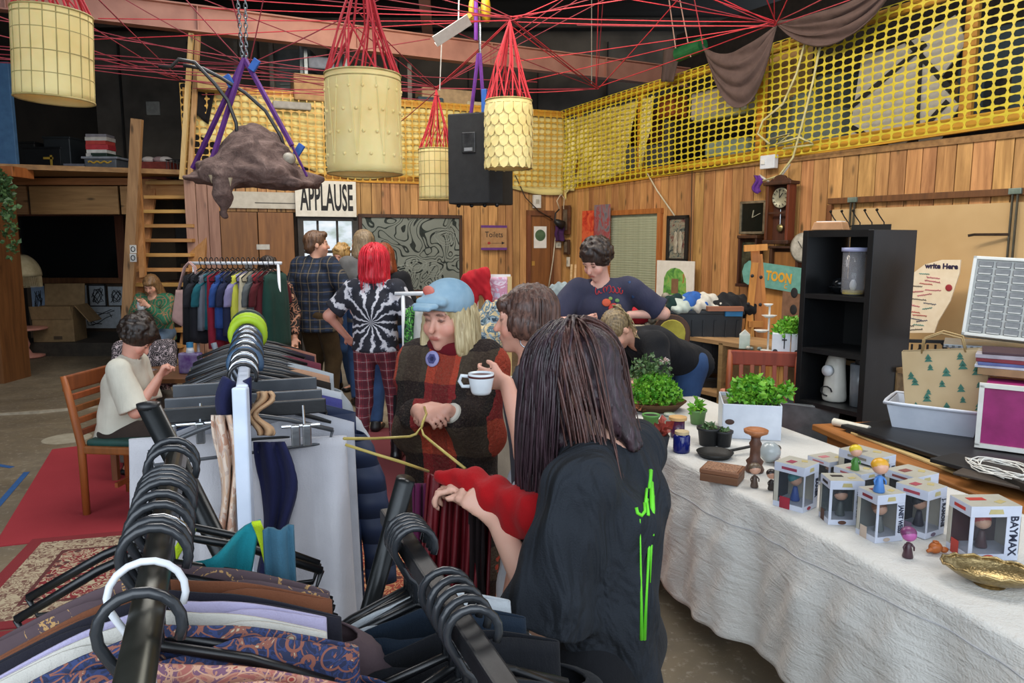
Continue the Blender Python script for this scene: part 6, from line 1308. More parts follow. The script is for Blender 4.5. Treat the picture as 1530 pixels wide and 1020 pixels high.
# paper gift bag with fir trees
o = T('paper_bag', 'kraft paper gift bag printed with green fir trees, leaning in the white tub', 'bag', dp(.26, .53, .10), rzD + .80); o.rotation_euler[1] = -.12; o.scale = (1.2,) * 3
kb = pm('#c4ae88', '#b59d76', .8, scale=6, bump=.3, bs=25)
B().add([(-.15, -.06, 0), (.15, -.06, 0), (.15, .06, 0), (-.15, .06, 0), (-.155, -.03, .28), (.155, -.03, .28), (.155, .03, .28), (-.155, .03, .28), (-.16, 0, .12), (.16, 0, .12)], [(0, 1, 5, 4), (2, 3, 7, 6), (1, 2, 9), (2, 6, 9), (6, 5, 9), (5, 1, 9), (3, 0, 8), (0, 4, 8), (4, 7, 8), (7, 3, 8), (0, 3, 2, 1)]).build('bag', kb, o, solid=.002)
ft = pm('#3f7a68', '#356a5a'); R2 = random.Random(2)
for i in range(20):
    x, f = -.12 + .06 * (i % 5) + R2.uniform(-.01, .01), .12 + .24 * (i // 5) + R2.uniform(-.03, .03) + (.1 if i % 2 else 0)
    if f > .95: continue
    s_ = R2.uniform(.6, 1.1) * .018; z = .28 * f; y = -.0625 + .03 * f
    B().add([(x - s_, y, z), (x + s_, y, z), (x, y, z + 1.3 * s_), (x - .8 * s_, y, z + .8 * s_), (x + .8 * s_, y, z + .8 * s_), (x, y, z + 2.2 * s_)], [(0, 1, 2), (3, 4, 5)]).build('fir_tree_print', ft, o)
for sy in (-.03, .03): B().tube([(-.08, sy, .27), (-.07, sy * 1.4, .33), (0, sy * 1.6, .355), (.07, sy * 1.4, .33), (.08, sy, .27)], .004, 5).build('handle', pm('#b59a6a'), o, True)
# drawer organiser on top of a shelf, laid back
q0, q1, q2, q3 = (1453, 380), (1432, 496), (1580, 522), (1600, 395)
Yo = 4.15; w_, h_ = .62, .40
o = T('drawer_organiser', 'white small-parts organiser with rows of clear grey drawers', 'organiser', at(1436, 500, Yo), -.66); o.scale = (1.17,) * 3; o.rotation_euler[0] = -.18; o.rotation_euler[1] = -.07 + .12
wo, ho = .60, .385
B().box((wo / 2, .085, ho / 2), (wo, .15, ho)).build('case', pm('#c9cbc7', '#bbbdb9', .4, bump=.02), o, bev=.008)
for (x, z, ww, hh) in ((wo / 2, .008, wo, .016), (wo / 2, ho - .008, wo, .016), (.008, ho / 2, .016, ho), (wo - .008, ho / 2, .016, ho)): B().box((x, .004, z), (ww, .02, hh)).build('rim', pm('#dfe2de', '#d3d6d2', .4, bump=.02), o, bev=.003)
dr0 = B().box((0, 0, 0), (.060, .014, .027)).build('drawer', pm('#76787a', '#5f6163', .25, scale=30), o, bev=.002); tb0 = B().box((0, -.009, -.012), (.05, .006, .005)).build('pull', pm('#d9dcda'), dr0)
first = True
for r in range(10):
    for c_ in range(8):
        x, z = .055 + c_ * .071, ho - .036 - r * .0350
        if first: d_, t2 = dr0, tb0; first = False
        else: d_ = dr0.copy(); COL.objects.link(d_); t2 = tb0.copy(); COL.objects.link(t2); t2.parent = d_
        d_.parent = o; d_.location = (x, .006, z)
# metal table/shelf carrying it
o = T('metal_rack', 'light perforated metal tray shelf under the organiser', 'rack', at(1425, 512, 4.25), -.55); B().box((.35, .1, -.012), (.8, .34, .02)).build('tray', pm('#aab4bb', '#97a1a8', .35, .6), o, bev=.003)
for x in (.0, .7): 
    for y in (-.04, .24): B().box((x, y, -.50), (.02, .02, .96)).build('leg', pm('#9aa0a4', None, .4, .6), o)
for i in range(26): B().box((-.03 + .03 * i, -.072, -.012), (.014, .003, .010)).build('slot', pm('#5d6468'), o)
# black cage rack
o = T('cage_rack', 'black metal barred rack beside the black shelf unit', 'rack', at(1352, 590, 4.6) * 1.0, -.2); o.location.z = .72; 
for i in range(7): B().box((.02 + i * .045, 0, .17), (.010, .012, .34)).build('bar', BLACKM, o)
for z in (.0, .28, .36): B().box((.17, 0, z), (.38, .03, .02)).build('rail', BLACKM, o)
B().bar((.05, 0, .29), (.10, 0, .36), .012).build('brace', BLACKM, o); B().bar((.24, 0, .29), (.18, 0, .36), .012).build('brace', BLACKM, o)
B().box((.17, .3, -.03), (.5, .5, .03)).build('base', BLACKM, o); 
for x in (-.05, .4): B().box((x, .3, -.37), (.03, .4, .68)).build('leg_panel', BLACKM, o)
# coloured cubes, books on the right edge
o = T('storage_cube', 'magenta fronted storage cube at the right edge of the desk', 'cube', dp(.64, .62, .045), -.62); B().box((0, 0, .14), (.34, .30, .27)).build('panel', pm('#a0266f', '#8a1c5e', .5), o)
for (x, z, w, h) in ((0, .005, .38, .02), (0, .285, .38, .02), (-.18, .145, .02, .28), (.18, .145, .02, .28)): B().box((x, -.155, z), (w, .02, h)).build('edge', WHITEP, o)
o = T('storage_cube', 'orange fronted storage cube behind the fir tree bag', 'cube', dp(.30, .80, .045), -.62); B().box((0, 0, .14), (.26, .28, .27)).build('panel', pm('#c07a3c', '#a8652c', .5), o)
for (x, z, w, h) in ((0, .285, .30, .02), (-.14, .145, .02, .28), (.14, .145, .02, .28)): B().box((x, -.145, z), (w, .02, h)).build('edge', WHITEP, o)
z = DZ + .345
for i, (w, t_, c_) in enumerate(((.30, .035, '#a3835a'), (.34, .012, '#c9d0dc'), (.33, .014, '#5a6aa0'), (.32, .018, '#8a2f3a'), (.34, .02, '#b3aeb6'), (.30, .012, '#4a3038'))):
    q = dp(.48, .70, 0); o = B().box((0, 0, t_ / 2), (w, .24, t_)).build('book', pm(c_), bev=.002, loc=(q.x, q.y, z), rz=-.62 + .06 * (i % 3 - 1)); z += t_ + .0005
    tag(o, 'book or folder %s in the pile on the storage cubes' % ['of kraft colour, bottom', 'of pale blue, second lowest', 'of mid blue, third lowest', 'of dark red, fourth from below', 'of silver grey, second from top', 'of dark brown, top'][i], 'book')
z = 0
# tangle of white cable, flat black items at the desk's near end
pts = []; R3 = random.Random(12)
for i in range(70): a = i * .75; r = .05 + .07 * R3.random(); pts.append(dp(1.02 + r * math.cos(a) * 1.7 + R3.uniform(-.02, .02), .14 + r * math.sin(a) * 1.0, .05 + .05 * R3.random()))
o = B().tube(pts, .0035, 5).build('white_cable', WHITEP, smooth=True, sub=1); tag(o, 'tangled white cable heaped at the near end of the desk', 'cable')
for i, (x, y, w, d, t_, c_, rr) in enumerate(((.92, .14, .34, .18, .02, '#1c1c1e', .3), (1.12, .20, .4, .24, .035, '#2a2520', -.1), (1.05, .12, .3, .2, .012, '#4a4038', .5))):
    o = B().box((0, 0, t_ / 2), (w, d, t_)).build('flat_case', pm(c_), bev=.004, loc=dp(x, y, .036 + .002 * i), rz=rzD + rr); tag(o, ['black flat case by the portfolio corner on the desk', 'dark brown flat case under the white cable tangle', 'thin brown folder at the very front of the desk'][i], 'case')
# grey open crate between table and shelf
o = T('plastic_crate', 'grey translucent plastic crate between the table and black shelf', 'crate', atz(1232, 662, .46) + Vector((.0, .25, .0)), -.55); gm = pm('#74787a', '#5e6264', .35, bump=.05); o.location.z = .42
B().add([(sx * .16, sy * .12, 0) for sx, sy in ((-1, -1), (1, -1), (1, 1), (-1, 1))] + [(sx * .2, sy * .15, .25) for sx, sy in ((-1, -1), (1, -1), (1, 1), (-1, 1))], [(0, 3, 2, 1), (0, 1, 5, 4), (1, 2, 6, 5), (2, 3, 7, 6), (3, 0, 4, 7)]).build('body', gm, o, solid=.005)
B().tube([(sx * .2, sy * .15, .25) for sx, sy in ((-1, -1), (1, -1), (1, 1), (-1, 1))], .009, 5, closed=True).build('rim', gm, o)
B().box((0, 0, -.21), (.3, .22, .42)).build('stand_box', pm('#2b241e'), o)
# ---- work shelf of pallet wood, tubs, easel, toaster planters
PAL = wood('#a5835a', '#7f6242', 'x')
WS = at(1075, 520, 5.6); o = T('pallet_shelf', 'low rough timber shelf standing along the right plank wall', 'shelf', (WS.x, WS.y, 0), RZR); hz = .93
B().box((.45, .2, hz), (2.0, .42, .03)).build('shelf_board', PAL, o); B().box((.45, .2, .52), (2.0, .42, .03)).build('shelf_board', PAL, o); B().box((.45, .2, .12), (2.0, .42, .03)).build('shelf_board', PAL, o)
for x in (-.53, .02, .62, 1.4): B().box((x, .2, hz / 2), (.04, .42, hz)).build('upright', PAL, o)
def tubx(loc, w, d, h, rz, label, ribs=7, blue=True, c_='#14181d'):
    o = T('storage_tub', label, 'tub', loc, rz); m = pm(c_, '#1b2026', .4, bump=.03)
    B().box((0, 0, h / 2), (w * .92, d * .92, h), tap=(1.06, 1.06)).build('body', m, o, bev=.015)
    for i in range(ribs): x = -w * .42 + w * .84 * i / (ribs - 1); B().bar((x * .94, -d * .47, .03), (x, -d * .495, h - .06), .02, .016, up=(1, 0, 0)).build('rib', m, o)
    B().box((0, 0, h), (w, d, .03)).build('rim', m, o, bev=.005)
    if blue: B().box((w * .36, -d * .5 - .01, h - .005), (w * .22, .04, .045)).build('clip_handle', pm('#1f7fb8', '#186a9c', .35, bump=.02), o, bev=.006)
    return o
tbp = at(1062, 515, 6.0)
tubx((tbp.x - .08, 6.05, .64), .62, .44, .50, -.12, 'large black ribbed tub with blue clips, topped with clothes')
tubx((tbp.x - .08, 6.05, .10), .60, .44, .50, -.12, 'black tub under the large ribbed tub', blue=False, c_='#101317'); 
for i, (x, y, r3, c_, lb) in enumerate(((1090, 432, (.16, .13, .10), '#17181b', 'black garment heaped on the right of the ribbed tub'), (1052, 436, (.12, .12, .08), '#c9c4b8', 'cream cloth heaped in the middle of the ribbed tub'), (1035, 434, (.09, .1, .07), '#2f5ea8', 'blue and white scarf on the ribbed tub'), (1015, 448, (.10, .14, .06), '#b9c4bb', 'pale green patterned cloth hanging over the front of the ribbed tub'), (1008, 437, (.08, .1, .06), '#14302e', 'dark teal cloth at the left of the ribbed tub'), (1062, 441, (.15, .12, .04), '#23211f', 'charcoal garment lying low on the ribbed tub'))):
    q = at(x, y + 8, 6.0); me, _ = sdf([('e', (0, 0, 0), r3, None), ('e', (r3[0] * .6, -.05, -.02), (r3[0] * .6, r3[1] * .8, r3[2] * .7), None), ('e', (-r3[0] * .5, -.08, -.03), (r3[0] * .6, r3[1] * .7, r3[2] * .8), None)], res=.012, k=.03, disp=folds(.018, 38, i)); me.materials.append(cloth(c_)); o = link('folded_garment', me); o.location = (q.x, 6.0, 1.18 + .02 * i % .05); tag(o, lb, 'garment')
o = B().box((0, 0, 0), (.28, .06, .035)).build('wood_offcut', wood('#9a6a48', '#7a4f34', 'x', knots=False), loc=(at(1082, 458, 5.8).x, 5.78, 1.175)); tag(o, 'short brown board on the front of the ribbed tub', 'board')
# easel
ea = T('easel', 'light wooden artist easel standing before the right plank wall', 'easel', (0, 0, 0)); em = wood('#c98a44', '#aa6d2e', 'z', knots=False); Ye = 5.9
B().bar(at(1135, 528, Ye), at(1128, 366, Ye + .05), .065, .03, up=(0, 1, 0)).build('mast', em, ea, bev=.003)
B().bar(at(1114, 520, Ye - .02), at(1128, 392, Ye), .05, .03, up=(0, 1, 0)).build('leg', em, ea, bev=.003); B().bar(at(1146, 528, Ye + .04), at(1134, 380, Ye + .05), .05, .025, up=(0, 1, 0)).build('leg', em, ea, bev=.003)
B().bar(at(1112, 371, Ye - .03), at(1146, 369, Ye - .03), .03, .05).build('top_bar', em, ea); B().bar(at(1118, 484, Ye - .04), at(1140, 484, Ye - .04), .03, .05).build('cross_bar', em, ea)
for (x, y) in ((1124, 412), (1137, 414), (1118, 454), (1136, 455)): B().ell(at(x, y, Ye - .045), (.014, .01, .014)).build('bolt', INK, ea, True)
for x in (1114, 1146): p = at(x, 520, Ye); B().bar(p, (p.x, p.y, 0), .045, .03, up=(0, 1, 0)).build('foot_leg', em, ea)
# tiered stand, carton, toaster-like planters
q = at(1147, 524, 5.2); o = T('tiered_stand', 'white wire cake stand with three small trays', 'stand', q); B().cyl((0, 0, 0), (0, 0, .33), .007, n=8).build('pole', WHITEP, o)
for z, r, dx in ((.315, .035, -.01), (.235, .055, -.0), (.13, .055, -.05)): B().lathe([(.001, 0), (r * .5, .002), (r, .02), (r * .92, .02), (.001, .006)], (dx, 0, z), 20, sy=.8).build('tray', WHITEP, o, True)
B().lathe([(.001, 0), (.05, 0), (.05, .008), (.001, .01)], n=20).build('foot', WHITEP, o)
q = at(1112, 520, 5.35); o = T('carton', 'small white and green drink carton on the timber shelf', 'carton', q, -.3); B().box((0, 0, .05), (.075, .075, .10)).build('body', pm('#c9d0c4', '#a9b8a8'), o, bev=.002); B().prism([(-.0375, .10), (.0375, .10), (.0, .135)], -.037, .037).build('gable', pm('#d8dcd2'), o)
for i in range(9):
    q = at(1118 + i * 4.2, 522 + (i % 3), 5.25 + .04 * (i % 4)); o = B().ell((0, 0, .012), (.02, .02, .014), 8, 5).build('glass_nugget', pm(['#b9b0a0', '#8f9a94', '#c9b9a0'][i % 3], None, .2), smooth=True, loc=q); tag(o, 'small pale trinket in the row on the timber shelf', 'trinket', 'trinkets on the timber shelf')
q = at(1166, 534, 4.9); o = T('toaster_planter', 'white square appliance planter with knobs, filled with greens', 'planter', q, -.35)
B().box((.0, 0, .085), (.115, .14, .17)).build('body', WHITEM, o, bev=.004); B().box((.12, 0, .085), (.115, .14, .17)).build('body', WHITEM, o, bev=.004)
for x in (-.035, .10): B().lathe([(.001, 0), (.016, 0), (.016, .015), (.001, .015)], (x, -.07, .05), 16, Matrix.Rotation(PI / 2, 3, 'X')).build('knob', BLACKM, o)
for x in (0.02,): B().box((x, -.072, .11), (.006, .004, .08)).build('lever_slot', INK, o); B().box((x, -.078, .13), (.03, .012, .008)).build('lever', INK, o)
leafy('greens', '', None, [(700, (.12, .08, .11), (.06, 0, .16), .03)], GREEN, o, 4)
for i, (x, y, w, d, h, c_, lb) in enumerate(((1092, 556, .14, .10, .07, '#c98a70', 'pinkish cup rack item on the lower timber shelf'), (1120, 556, .16, .1, .12, '#b9b4aa', 'pale jars seen through the chair back'), (1068, 612, .2, .12, .05, '#9aa08c', 'grey green bundle at the foot of the timber shelf'))):
    o = B().box((0, 0, h / 2), (w, d, h)).build('shelf_item', pm(c_), bev=.02, loc=atz(x, y, [.55, .55, .14][i])); tag(o, lb, 'item'); o.location.y = [5.4, 5.3, 5.1][i]; o.location.x = at(x, y, o.location.y).x; o.location.z = [.54, .54, .14][i]
# red-brown slatted chair behind planter
def slatchair(name, label, loc, rz, m, zs=.45, zb=.95, seatm=None, w=.44):
    o = T(name, label, 'chair', loc, rz); d = .42
    for sx in (-1, 1):
        B().tube([(sx * w / 2, d / 2, 0), (sx * w / 2, d / 2, zs), (sx * w / 2 * .98, d / 2 + .05, zb * .8), (sx * w / 2 * .96, d / 2 + .09, zb)], [.022, .024, .022, .018], 8).build('rear_leg', m, o, True)
        B().tube([(sx * w / 2, -d / 2, 0), (sx * w / 2, -d / 2, zs - .02)], [.018, .024], 8).build('leg', m, o, True)
    B().box((0, 0, zs - .03), (w + .02, d + .02, .05)).build('seat_frame', m, o, bev=.01); B().box((0, -.01, zs + .01), (w - .02, d - .02, .045)).build('seat_pad', seatm or m, o, bev=.018)
    B().box((0, d / 2 + .085, zb - .05), (w, .03, .10)).build('top_rail', m, o, bev=.01)
    B().box((0, 0, .2), (w, .02, .03)).build('stretcher', m, o)
    return o
RW = wood('#8f4422', '#743419', 'z', knots=False); RW2 = wood('#9a5526', '#7d421a', 'z', knots=False, key='b')
q = at(1128, 600, 4.75); o = slatchair('dining_chair', 'reddish brown slat-back wooden chair behind the parsley planter', (q.x, 4.75 - .2, 0), -.25, RW, zs=.46, zb=.98)
for i in range(5): B().bar((-.14 + i * .07, .21 + .0, .47), (-.14 + i * .07, .29, .90), .028, .014, up=(0, 1, 0)).build('slat', RW, o, bev=.003)
# cabinet-ish wood between
o = T('toy_chair', 'small gold-cushioned dark wood chair back behind the bending person', 'chair', at(1003, 505, 5.2) - Vector((0, 0, .0)), -.1); o.location.z = 0
zc = at(1003, 505, 5.2).z; B().prism([(.13 * math.cos(a) * 1.0, zc + .04 + (.13 * math.sin(a) if math.sin(a) > 0 else .2 * math.sin(a))) for a in [k * PI / 10 for k in range(20)]], -.02, .02).build('back_frame', DARKWOOD, o, bev=.006); B().prism([(.095 * math.cos(a), zc + .04 + (.095 * math.sin(a) if math.sin(a) > 0 else .15 * math.sin(a))) for a in [k * PI / 10 for k in range(20)]], -.03, -.018).build('cushion', pm('#b5a83c', '#9a8d2c', .7), o, bev=.008)
for sx in (-1, 1): B().box((sx * .11, 0, zc / 2), (.03, .03, zc)).build('leg', DARKWOOD, o)
# pebble ball sculpture + red pouf on a cream chest
o = T('chest', 'cream chest behind the person in the fruit T-shirt', 'chest', (at(958, 500, 6.3).x, 6.4, 0), -.1); B().box((0, 0, .5), (.5, .4, 1.0)).build('body', pm('#c9bda0'), o, bev=.01); B().box((0, -.205, .75), (.4, .01, .2)).build('drawer', pm('#d5cab0'), o, bev=.004)
o = B().ell((0, 0, .07), (.13, .12, .08), 20, 12).build('red_cushion', cloth('#b02030'), smooth=True, loc=(at(955, 480, 6.3).x, 6.3, 1.0)); tag(o, 'shiny red round cushion on the cream chest', 'cushion')
o = T('stone_ball', 'pile of grey knobbly pebbles beside the red cushion', 'sculpture', (at(983, 470, 6.2).x, 6.2, at(983, 492, 6.2).z)); R4 = random.Random(6)
for i in range(26): B().ell((R4.uniform(-.08, .08), R4.uniform(-.06, .06), .03 + .05 * (i // 5)), (.036, .036, .032), 8, 6).build('pebble', pm('#8d8676', '#756e60'), o, True)
B().box((0, 0, -.35), (.2, .2, .7)).build('plinth', DARKWOOD, o)
# ================================================================= RUGS, TAPE
def rug(name, label, pix, mat, z=.006, sub=1):
    P = [atz(x, y, 0) for x, y in pix]; c = sum(P, Vector()) / len(P); b = B(); b.poly([(p.x - c.x, p.y - c.y) for p in P], 0, z); o = b.build(name, mat, loc=(c.x, c.y, 0)); return tag(o, label, 'rug'), P
def rugmat(name, w, h, ang, field, cream, dark, border=True):
    t = NT(name, .95); mp = t.n('ShaderNodeMapping', i0=t.co()); mp.inputs['Rotation'].default_value = (0, 0, ang); v = mp.outputs[0]; x = t.xyz(v)
    n1 = t.vor(v, 15, 'F1'); n2 = t.math('FRACT', t.math('MULTIPLY', t.noise(v, 16, 2, .5, 1.2), 6))
    pat = t.ramp(n2, [(.55, (0, 0, 0, 1)), (.62, (1, 1, 1, 1))]); p2 = t.ramp(n1, [(.22, (1, 1, 1, 1)), (.30, (0, 0, 0, 1))])
    c = t.mix(pat, lin(field), lin(cream)); c = t.mix(p2, c, lin(dark))
    ax = t.math('ABSOLUTE', x[0]); ay = t.math('ABSOLUTE', x[1])
    e = t.math('MINIMUM', t.math('SUBTRACT', w / 2, ax), t.math('SUBTRACT', h / 2, ay))
    if border:
        n3 = t.vor(v, 20, 'F1'); bc = t.mix(t.ramp(t.math('ABSOLUTE', t.math('SUBTRACT', n3, .3)), [(.06, (0, 0, 0, 1)), (.10, (1, 1, 1, 1))]), lin('#6d4c40'), t.mix(pat, lin(cream), lin('#8a6f5c')))
        c = t.mix(t.math('LESS_THAN', e, .22), c, bc)
        c = t.mix(t.math('MULTIPLY', t.math('LESS_THAN', e, .235), t.math('GREATER_THAN', e, .215)), c, lin('#5a2a28'))
        c = t.mix(t.math('LESS_THAN', e, .07), c, lin(field))
    t.col(c); t.bump(t.noise(t.co(scale=300), 1, 2), .5, .004); return t.m
redrug = NT('red_carpet', .95); redrug.col(redrug.mix(redrug.noise(redrug.co(scale=2.5), 1, 5), lin('#8e2029'), lin('#a53038'))); redrug.bump(redrug.noise(redrug.co(scale=300), 1, 2), .5, .004)
rug('carpet', 'plain bright red carpet under the dining chair at the left', [(78, 672), (330, 640), (420, 770), (-10, 818)], redrug.m)
p0, p1, p2_ = atz(38, 808, 0), atz(-75, 950, 0), atz(440, 772, 0); w = (p2_ - p0).length; h = (p1 - p0).length; ang = math.atan2((p2_ - p0).y, (p2_ - p0).x)
c = (p1 + p2_) / 2; o = B().box((0, 0, .004), (w, h, .008)).build('persian_rug', rugmat('persian', w, h, 0, '#7e2228', '#b3a488', '#4e2a28'), loc=(c.x, c.y, 0), rz=ang); tag(o, 'cream and crimson patterned rug in front of the plain red carpet', 'rug')
o = B().box((0, 0, .004), (1.6, 1.2, .008)).build('persian_rug', rugmat('persian2', 1.6, 1.2, 0, '#7e2228', '#b3a488', '#4e2a28'), loc=(atz(30, 950, 0).x - .2, atz(30, 950, 0).y - .62, 0), rz=ang); tag(o, 'patterned rug at the bottom left corner of the photo', 'rug')
dkr = NT('maroon_carpet', .95); dkr.col(dkr.mix(dkr.noise(dkr.co(scale=2.5), 1, 5), lin('#5e2328'), lin('#73333a'))); 
rug('carpet', 'dark maroon carpet under the people in the middle of the hall', [(455, 640), (790, 640), (860, 770), (430, 780)], dkr.m)
p0 = atz(620, 772, 0); o = B().box((0, 0, .005), (1.5, 1.55, .010)).build('persian_rug', rugmat('persian3', 1.5, 1.55, 0, '#8a3326', '#b58a5e', '#4a2420', False), loc=(p0.x + .42, p0.y - .85, 0), rz=.05); tag(o, 'rust coloured patterned rug between the racks and the white table', 'rug')
for i, pts in enumerate(([(-5, 757), (40, 705)], [(-5, 694), (18, 698)])):
    o = B().bar(atz(*pts[0], .002), atz(*pts[1], .002), .04, .002).build('blue_tape', pm('#2f5f9a')); tag(o, ['long strip of blue tape on the concrete left of the red carpet', 'short bit of blue tape on the concrete at the left edge'][i], 'tape')
sp = NT('spill', .8); sp.col(sp.mix(sp.noise(sp.co(scale=12), 1, 5), lin('#7d745f'), lin('#b7b09c'))); p = atz(100, 655, .0); o = B().lathe([(.001, .001), (.17, .002), (.19, .001)], n=28).build('paint_mark', sp.m, loc=p); tag(o, 'pale round paint mark on the concrete floor', 'mark')
# ================================================================= CLOTHES RACKS
def vp(p): return Vector(p)
def hanger(loc, rz, w=.42, m=None, r=.0045, hookr=.032, label='', group=None, drop=.075, name='coat_hanger', flat=False, tilt=0, hook=None, bar=True, slope=.10):
    o = T(name, label, 'hanger', loc, rz, group); o.rotation_euler[1] = tilt; m = m or BLACKP
    hk_ = [Vector((hookr * math.cos(a), 0, hookr * math.sin(a) - hookr + .018 + hookr - hookr * .1)) for a in [math.radians(d) for d in range(-25, 216, 20)]]
    end = Vector((0, 0, -drop)); hk_ += [Vector((-hookr * .35, 0, -hookr * 1.05)), Vector((0, 0, -hookr * 1.35)), end]
    B().tube(hk_, hook[0] if hook else r, 7).build('hook', hook[1] if hook else m, o, True)
    z0 = -drop; hw = w / 2
    if flat: B().box((0, 0, z0 - .015), (w, .012, .035)).build('bar', m, o, bev=.003)
    else:
        B().tube([(-hw, 0, z0 - hw * slope * 4.4), (-hw * .5, 0, z0 - hw * slope * 1.8), (0, 0, z0), (hw * .5, 0, z0 - hw * slope * 1.8), (hw, 0, z0 - hw * slope * 4.4)], [r * 1.4, r * 1.5, r * 1.3, r * 1.5, r * 1.4], 7).build('arms', m, o, True)
        if bar: B().tube([(-hw, 0, z0 - hw * slope * 4.4), (-hw * .95, 0, z0 - hw * slope * 4.4 - .03), (hw * .95, 0, z0 - hw * slope * 4.4 - .03), (hw, 0, z0 - hw * slope * 4.4)], r, 6).build('lower_bar', m, o, True)
    return o
def garment(loc, rz, w, L, mat, label, th=.05, slope=.35, flare=1.0, neck=.07, sleeve=0, seed=0, name='garment', group=None, nu=56, nv=22, sleeve_w=.06, tilt=0, cat='garment', parts=None, amp=1.0, one=0):
    r = random.Random(seed); ph = [r.random() * 6.3 for _ in range(5)]; hw = w / 2
    def fn(u, v):
        a = u * 2 * PI; cx, sy = math.cos(a), math.sin(a); e = v ** 1.3; ww = hw * (1 + (flare - 1) * e) ; x = ww * (abs(cx) ** .7) * (1 if cx > 0 else -1)
        t = th * (.22 + .78 * min(1, v * 3.2)) * .5; f = amp * (.5 + .5 * math.sin(x * 38 + ph[0] + v * 1.4) + .4 * math.sin(x * 71 + ph[1])) * .014 * min(1, v * 3)
        y = (t + f) * (abs(sy) ** .6) * (1 if sy > 0 else -1) + .012 * math.sin(x * 15 + ph[2]) * e
        zt = -slope * abs(x) - neck * math.exp(-(x / .06) ** 2) * (1 if sy < .2 else .35)
        return (x, y, zt * (1 - v) - L * v + (.012 * math.sin(x * 30 + ph[3])) * v * amp)
    o = T(name, label, cat, loc, rz, group) if (sleeve or parts) else None
    b = B().grid(fn, nu, nv, wrap=True)
    if o is None:
        m_ = b.build(name, mat, smooth=True, solid=.003, loc=loc, rz=rz); m_.rotation_euler[1] = tilt; return tag(m_, label, cat, group)
    o.rotation_euler[1] = tilt; b.build('bodice', mat, o, True, solid=.003)
    if sleeve:
        for s in ((one,) if one else (-1, 1)):
            p0, p1 = Vector((s * (hw - .03), 0, -slope * hw - .045)), Vector((s * (hw + .05), -.0, -slope * hw - sleeve * .35)); p2 = Vector((s * (hw + .06), 0, -slope * hw - sleeve))
            def sf(u, v, p0=p0, p1=p1, p2=p2, s=s):
                c = p0 * (1 - v) ** 2 + p1 * 2 * v * (1 - v) + p2 * v * v; a = u * 2 * PI; rr = sleeve_w * (1.05 - .3 * v) * (1 + .06 * math.sin(v * 22 + a * 2 + ph[4])); return (c.x + rr * math.cos(a) * .9, c.y + rr * .5 * math.sin(a), c.z + .3 * rr * math.cos(a) * (-s) * (1 - v))
            B().grid(sf, 20, 16, wrap=True).build('sleeve', mat, o, True, solid=.003)
    return o
def floral(name, cols, sc=14, dist=1.5, rough=.85):
    t = NT(name, rough); v = t.co(scale=sc); n1 = t.noise(v, 1, 3, .55, dist); d = t.vor(v, .8); k = len(cols)
    c = t.ramp(n1, [(.34 + .32 * i / (k - 1), lin(c)) for i, c in enumerate(cols)], 'CONSTANT')
    c = t.mix(t.ramp(d, [(.10, (1, 1, 1, 1)), (.16, (0, 0, 0, 1))]), c, lin(cols[-1])); 
    rg = t.math('LESS_THAN', t.math('ABSOLUTE', t.math('SUBTRACT', t.math('FRACT', t.math('MULTIPLY', d, 5)), .5)), .10)
    c = t.mix(rg, c, lin(cols[-2])); t.col(c); t.bump(t.noise(t.co(scale=14), 1, 4), .35, .01); return t.m
# ---- rack 1, near left
RF_, RN_ = atz(262, 692, 1.35), atz(190, 1075, 1.35)
def along(a, b_, t): return a.lerp(b_, t)
rk = T('clothes_rack', 'black tubular clothes rack nearest the camera at the left', 'clothes rack', (0, 0, 0)); bkm = pm('#2b2d2e', '#1d1f20', .28, .5, bump=.05)
rd = (RN_ - RF_).normalized(); B().cyl(RF_ - rd * .03, RN_ + rd * .25, .016, n=20).build('rail', pm('#4a4a44', '#35352f', .3, .7, bump=.05), rk, True)
legtop = at(222, 606, 1.18); legb = at(345, 850, 1.22); ld = (legb - legtop).normalized()
B().cyl(legtop, legtop + ld * 1.75, .0175, n=20).build('leg', bkm, rk, True); B().lathe([(.0178, -.004), (.0185, .004), (.001, .008)], legtop, 20).build('end_cap', BLACKM, rk, True)
l2 = RF_ + Vector((-.02, .02, -.02)); B().cyl(l2, Vector((RF_.x - .52, RF_.y + .05, .02)), .0165, n=18).build('leg', bkm, rk, True)
rz1 = math.atan2(rd.x, -rd.y); rz1 = math.atan2(-rd.x * -1, -rd.y) if False else math.atan2(rd.x, -rd.y)
HB = 'black hooked hangers on the near left rack'
stops = [(.06, 0), (.13, 0), (.28, 1), (.31, 1), (.34, 1), (.37, 0), (.44, 0), (.50, 0), (.56, 1), (.575, 1), (.61, 0), (.74, 1), (.84, 0)]
for i, (t, k) in enumerate(stops):
    p = along(RF_, RN_, t); wht = i in (8, 11)
    hanger(p, rz1 + random.uniform(-.10, .10), .36 if i > 4 else .42, BLACKP, .0048, .034, bar=(i < 3), label= 'thick black plastic hanger on the near left rack' if not wht else ['slim silver hooked hanger in the middle of the near left rack', 'white hooked hanger near the bottom of the near left rack'][i == 11], group=HB if not wht else None, hook=(.0052 if not wht else .0036, pm('#33363a', '#222428', .22, bump=0) if not wht else (WHITEM if i == 11 else CHROME)), drop=.085)
MN = NT('embroidered_mauve', .9); md = MN.vor(MN.co(scale=9), 1); mr = MN.band(md, 9, .28); mo = MN.math('MULTIPLY', mr, MN.math('LESS_THAN', md, .34)); dt = MN.math('GREATER_THAN', MN.noise(MN.co(scale=260), 1, 1), .48)
MN.col(MN.mix(MN.math('MULTIPLY', mo, dt), MN.mix(MN.noise(MN.co(scale=8), 1, 3), lin('#46373c'), lin('#5a494e')), lin('#b08a58'))); MN.bump(MN.noise(MN.co(scale=14), 1, 4), .5, .014); MAND = MN.m
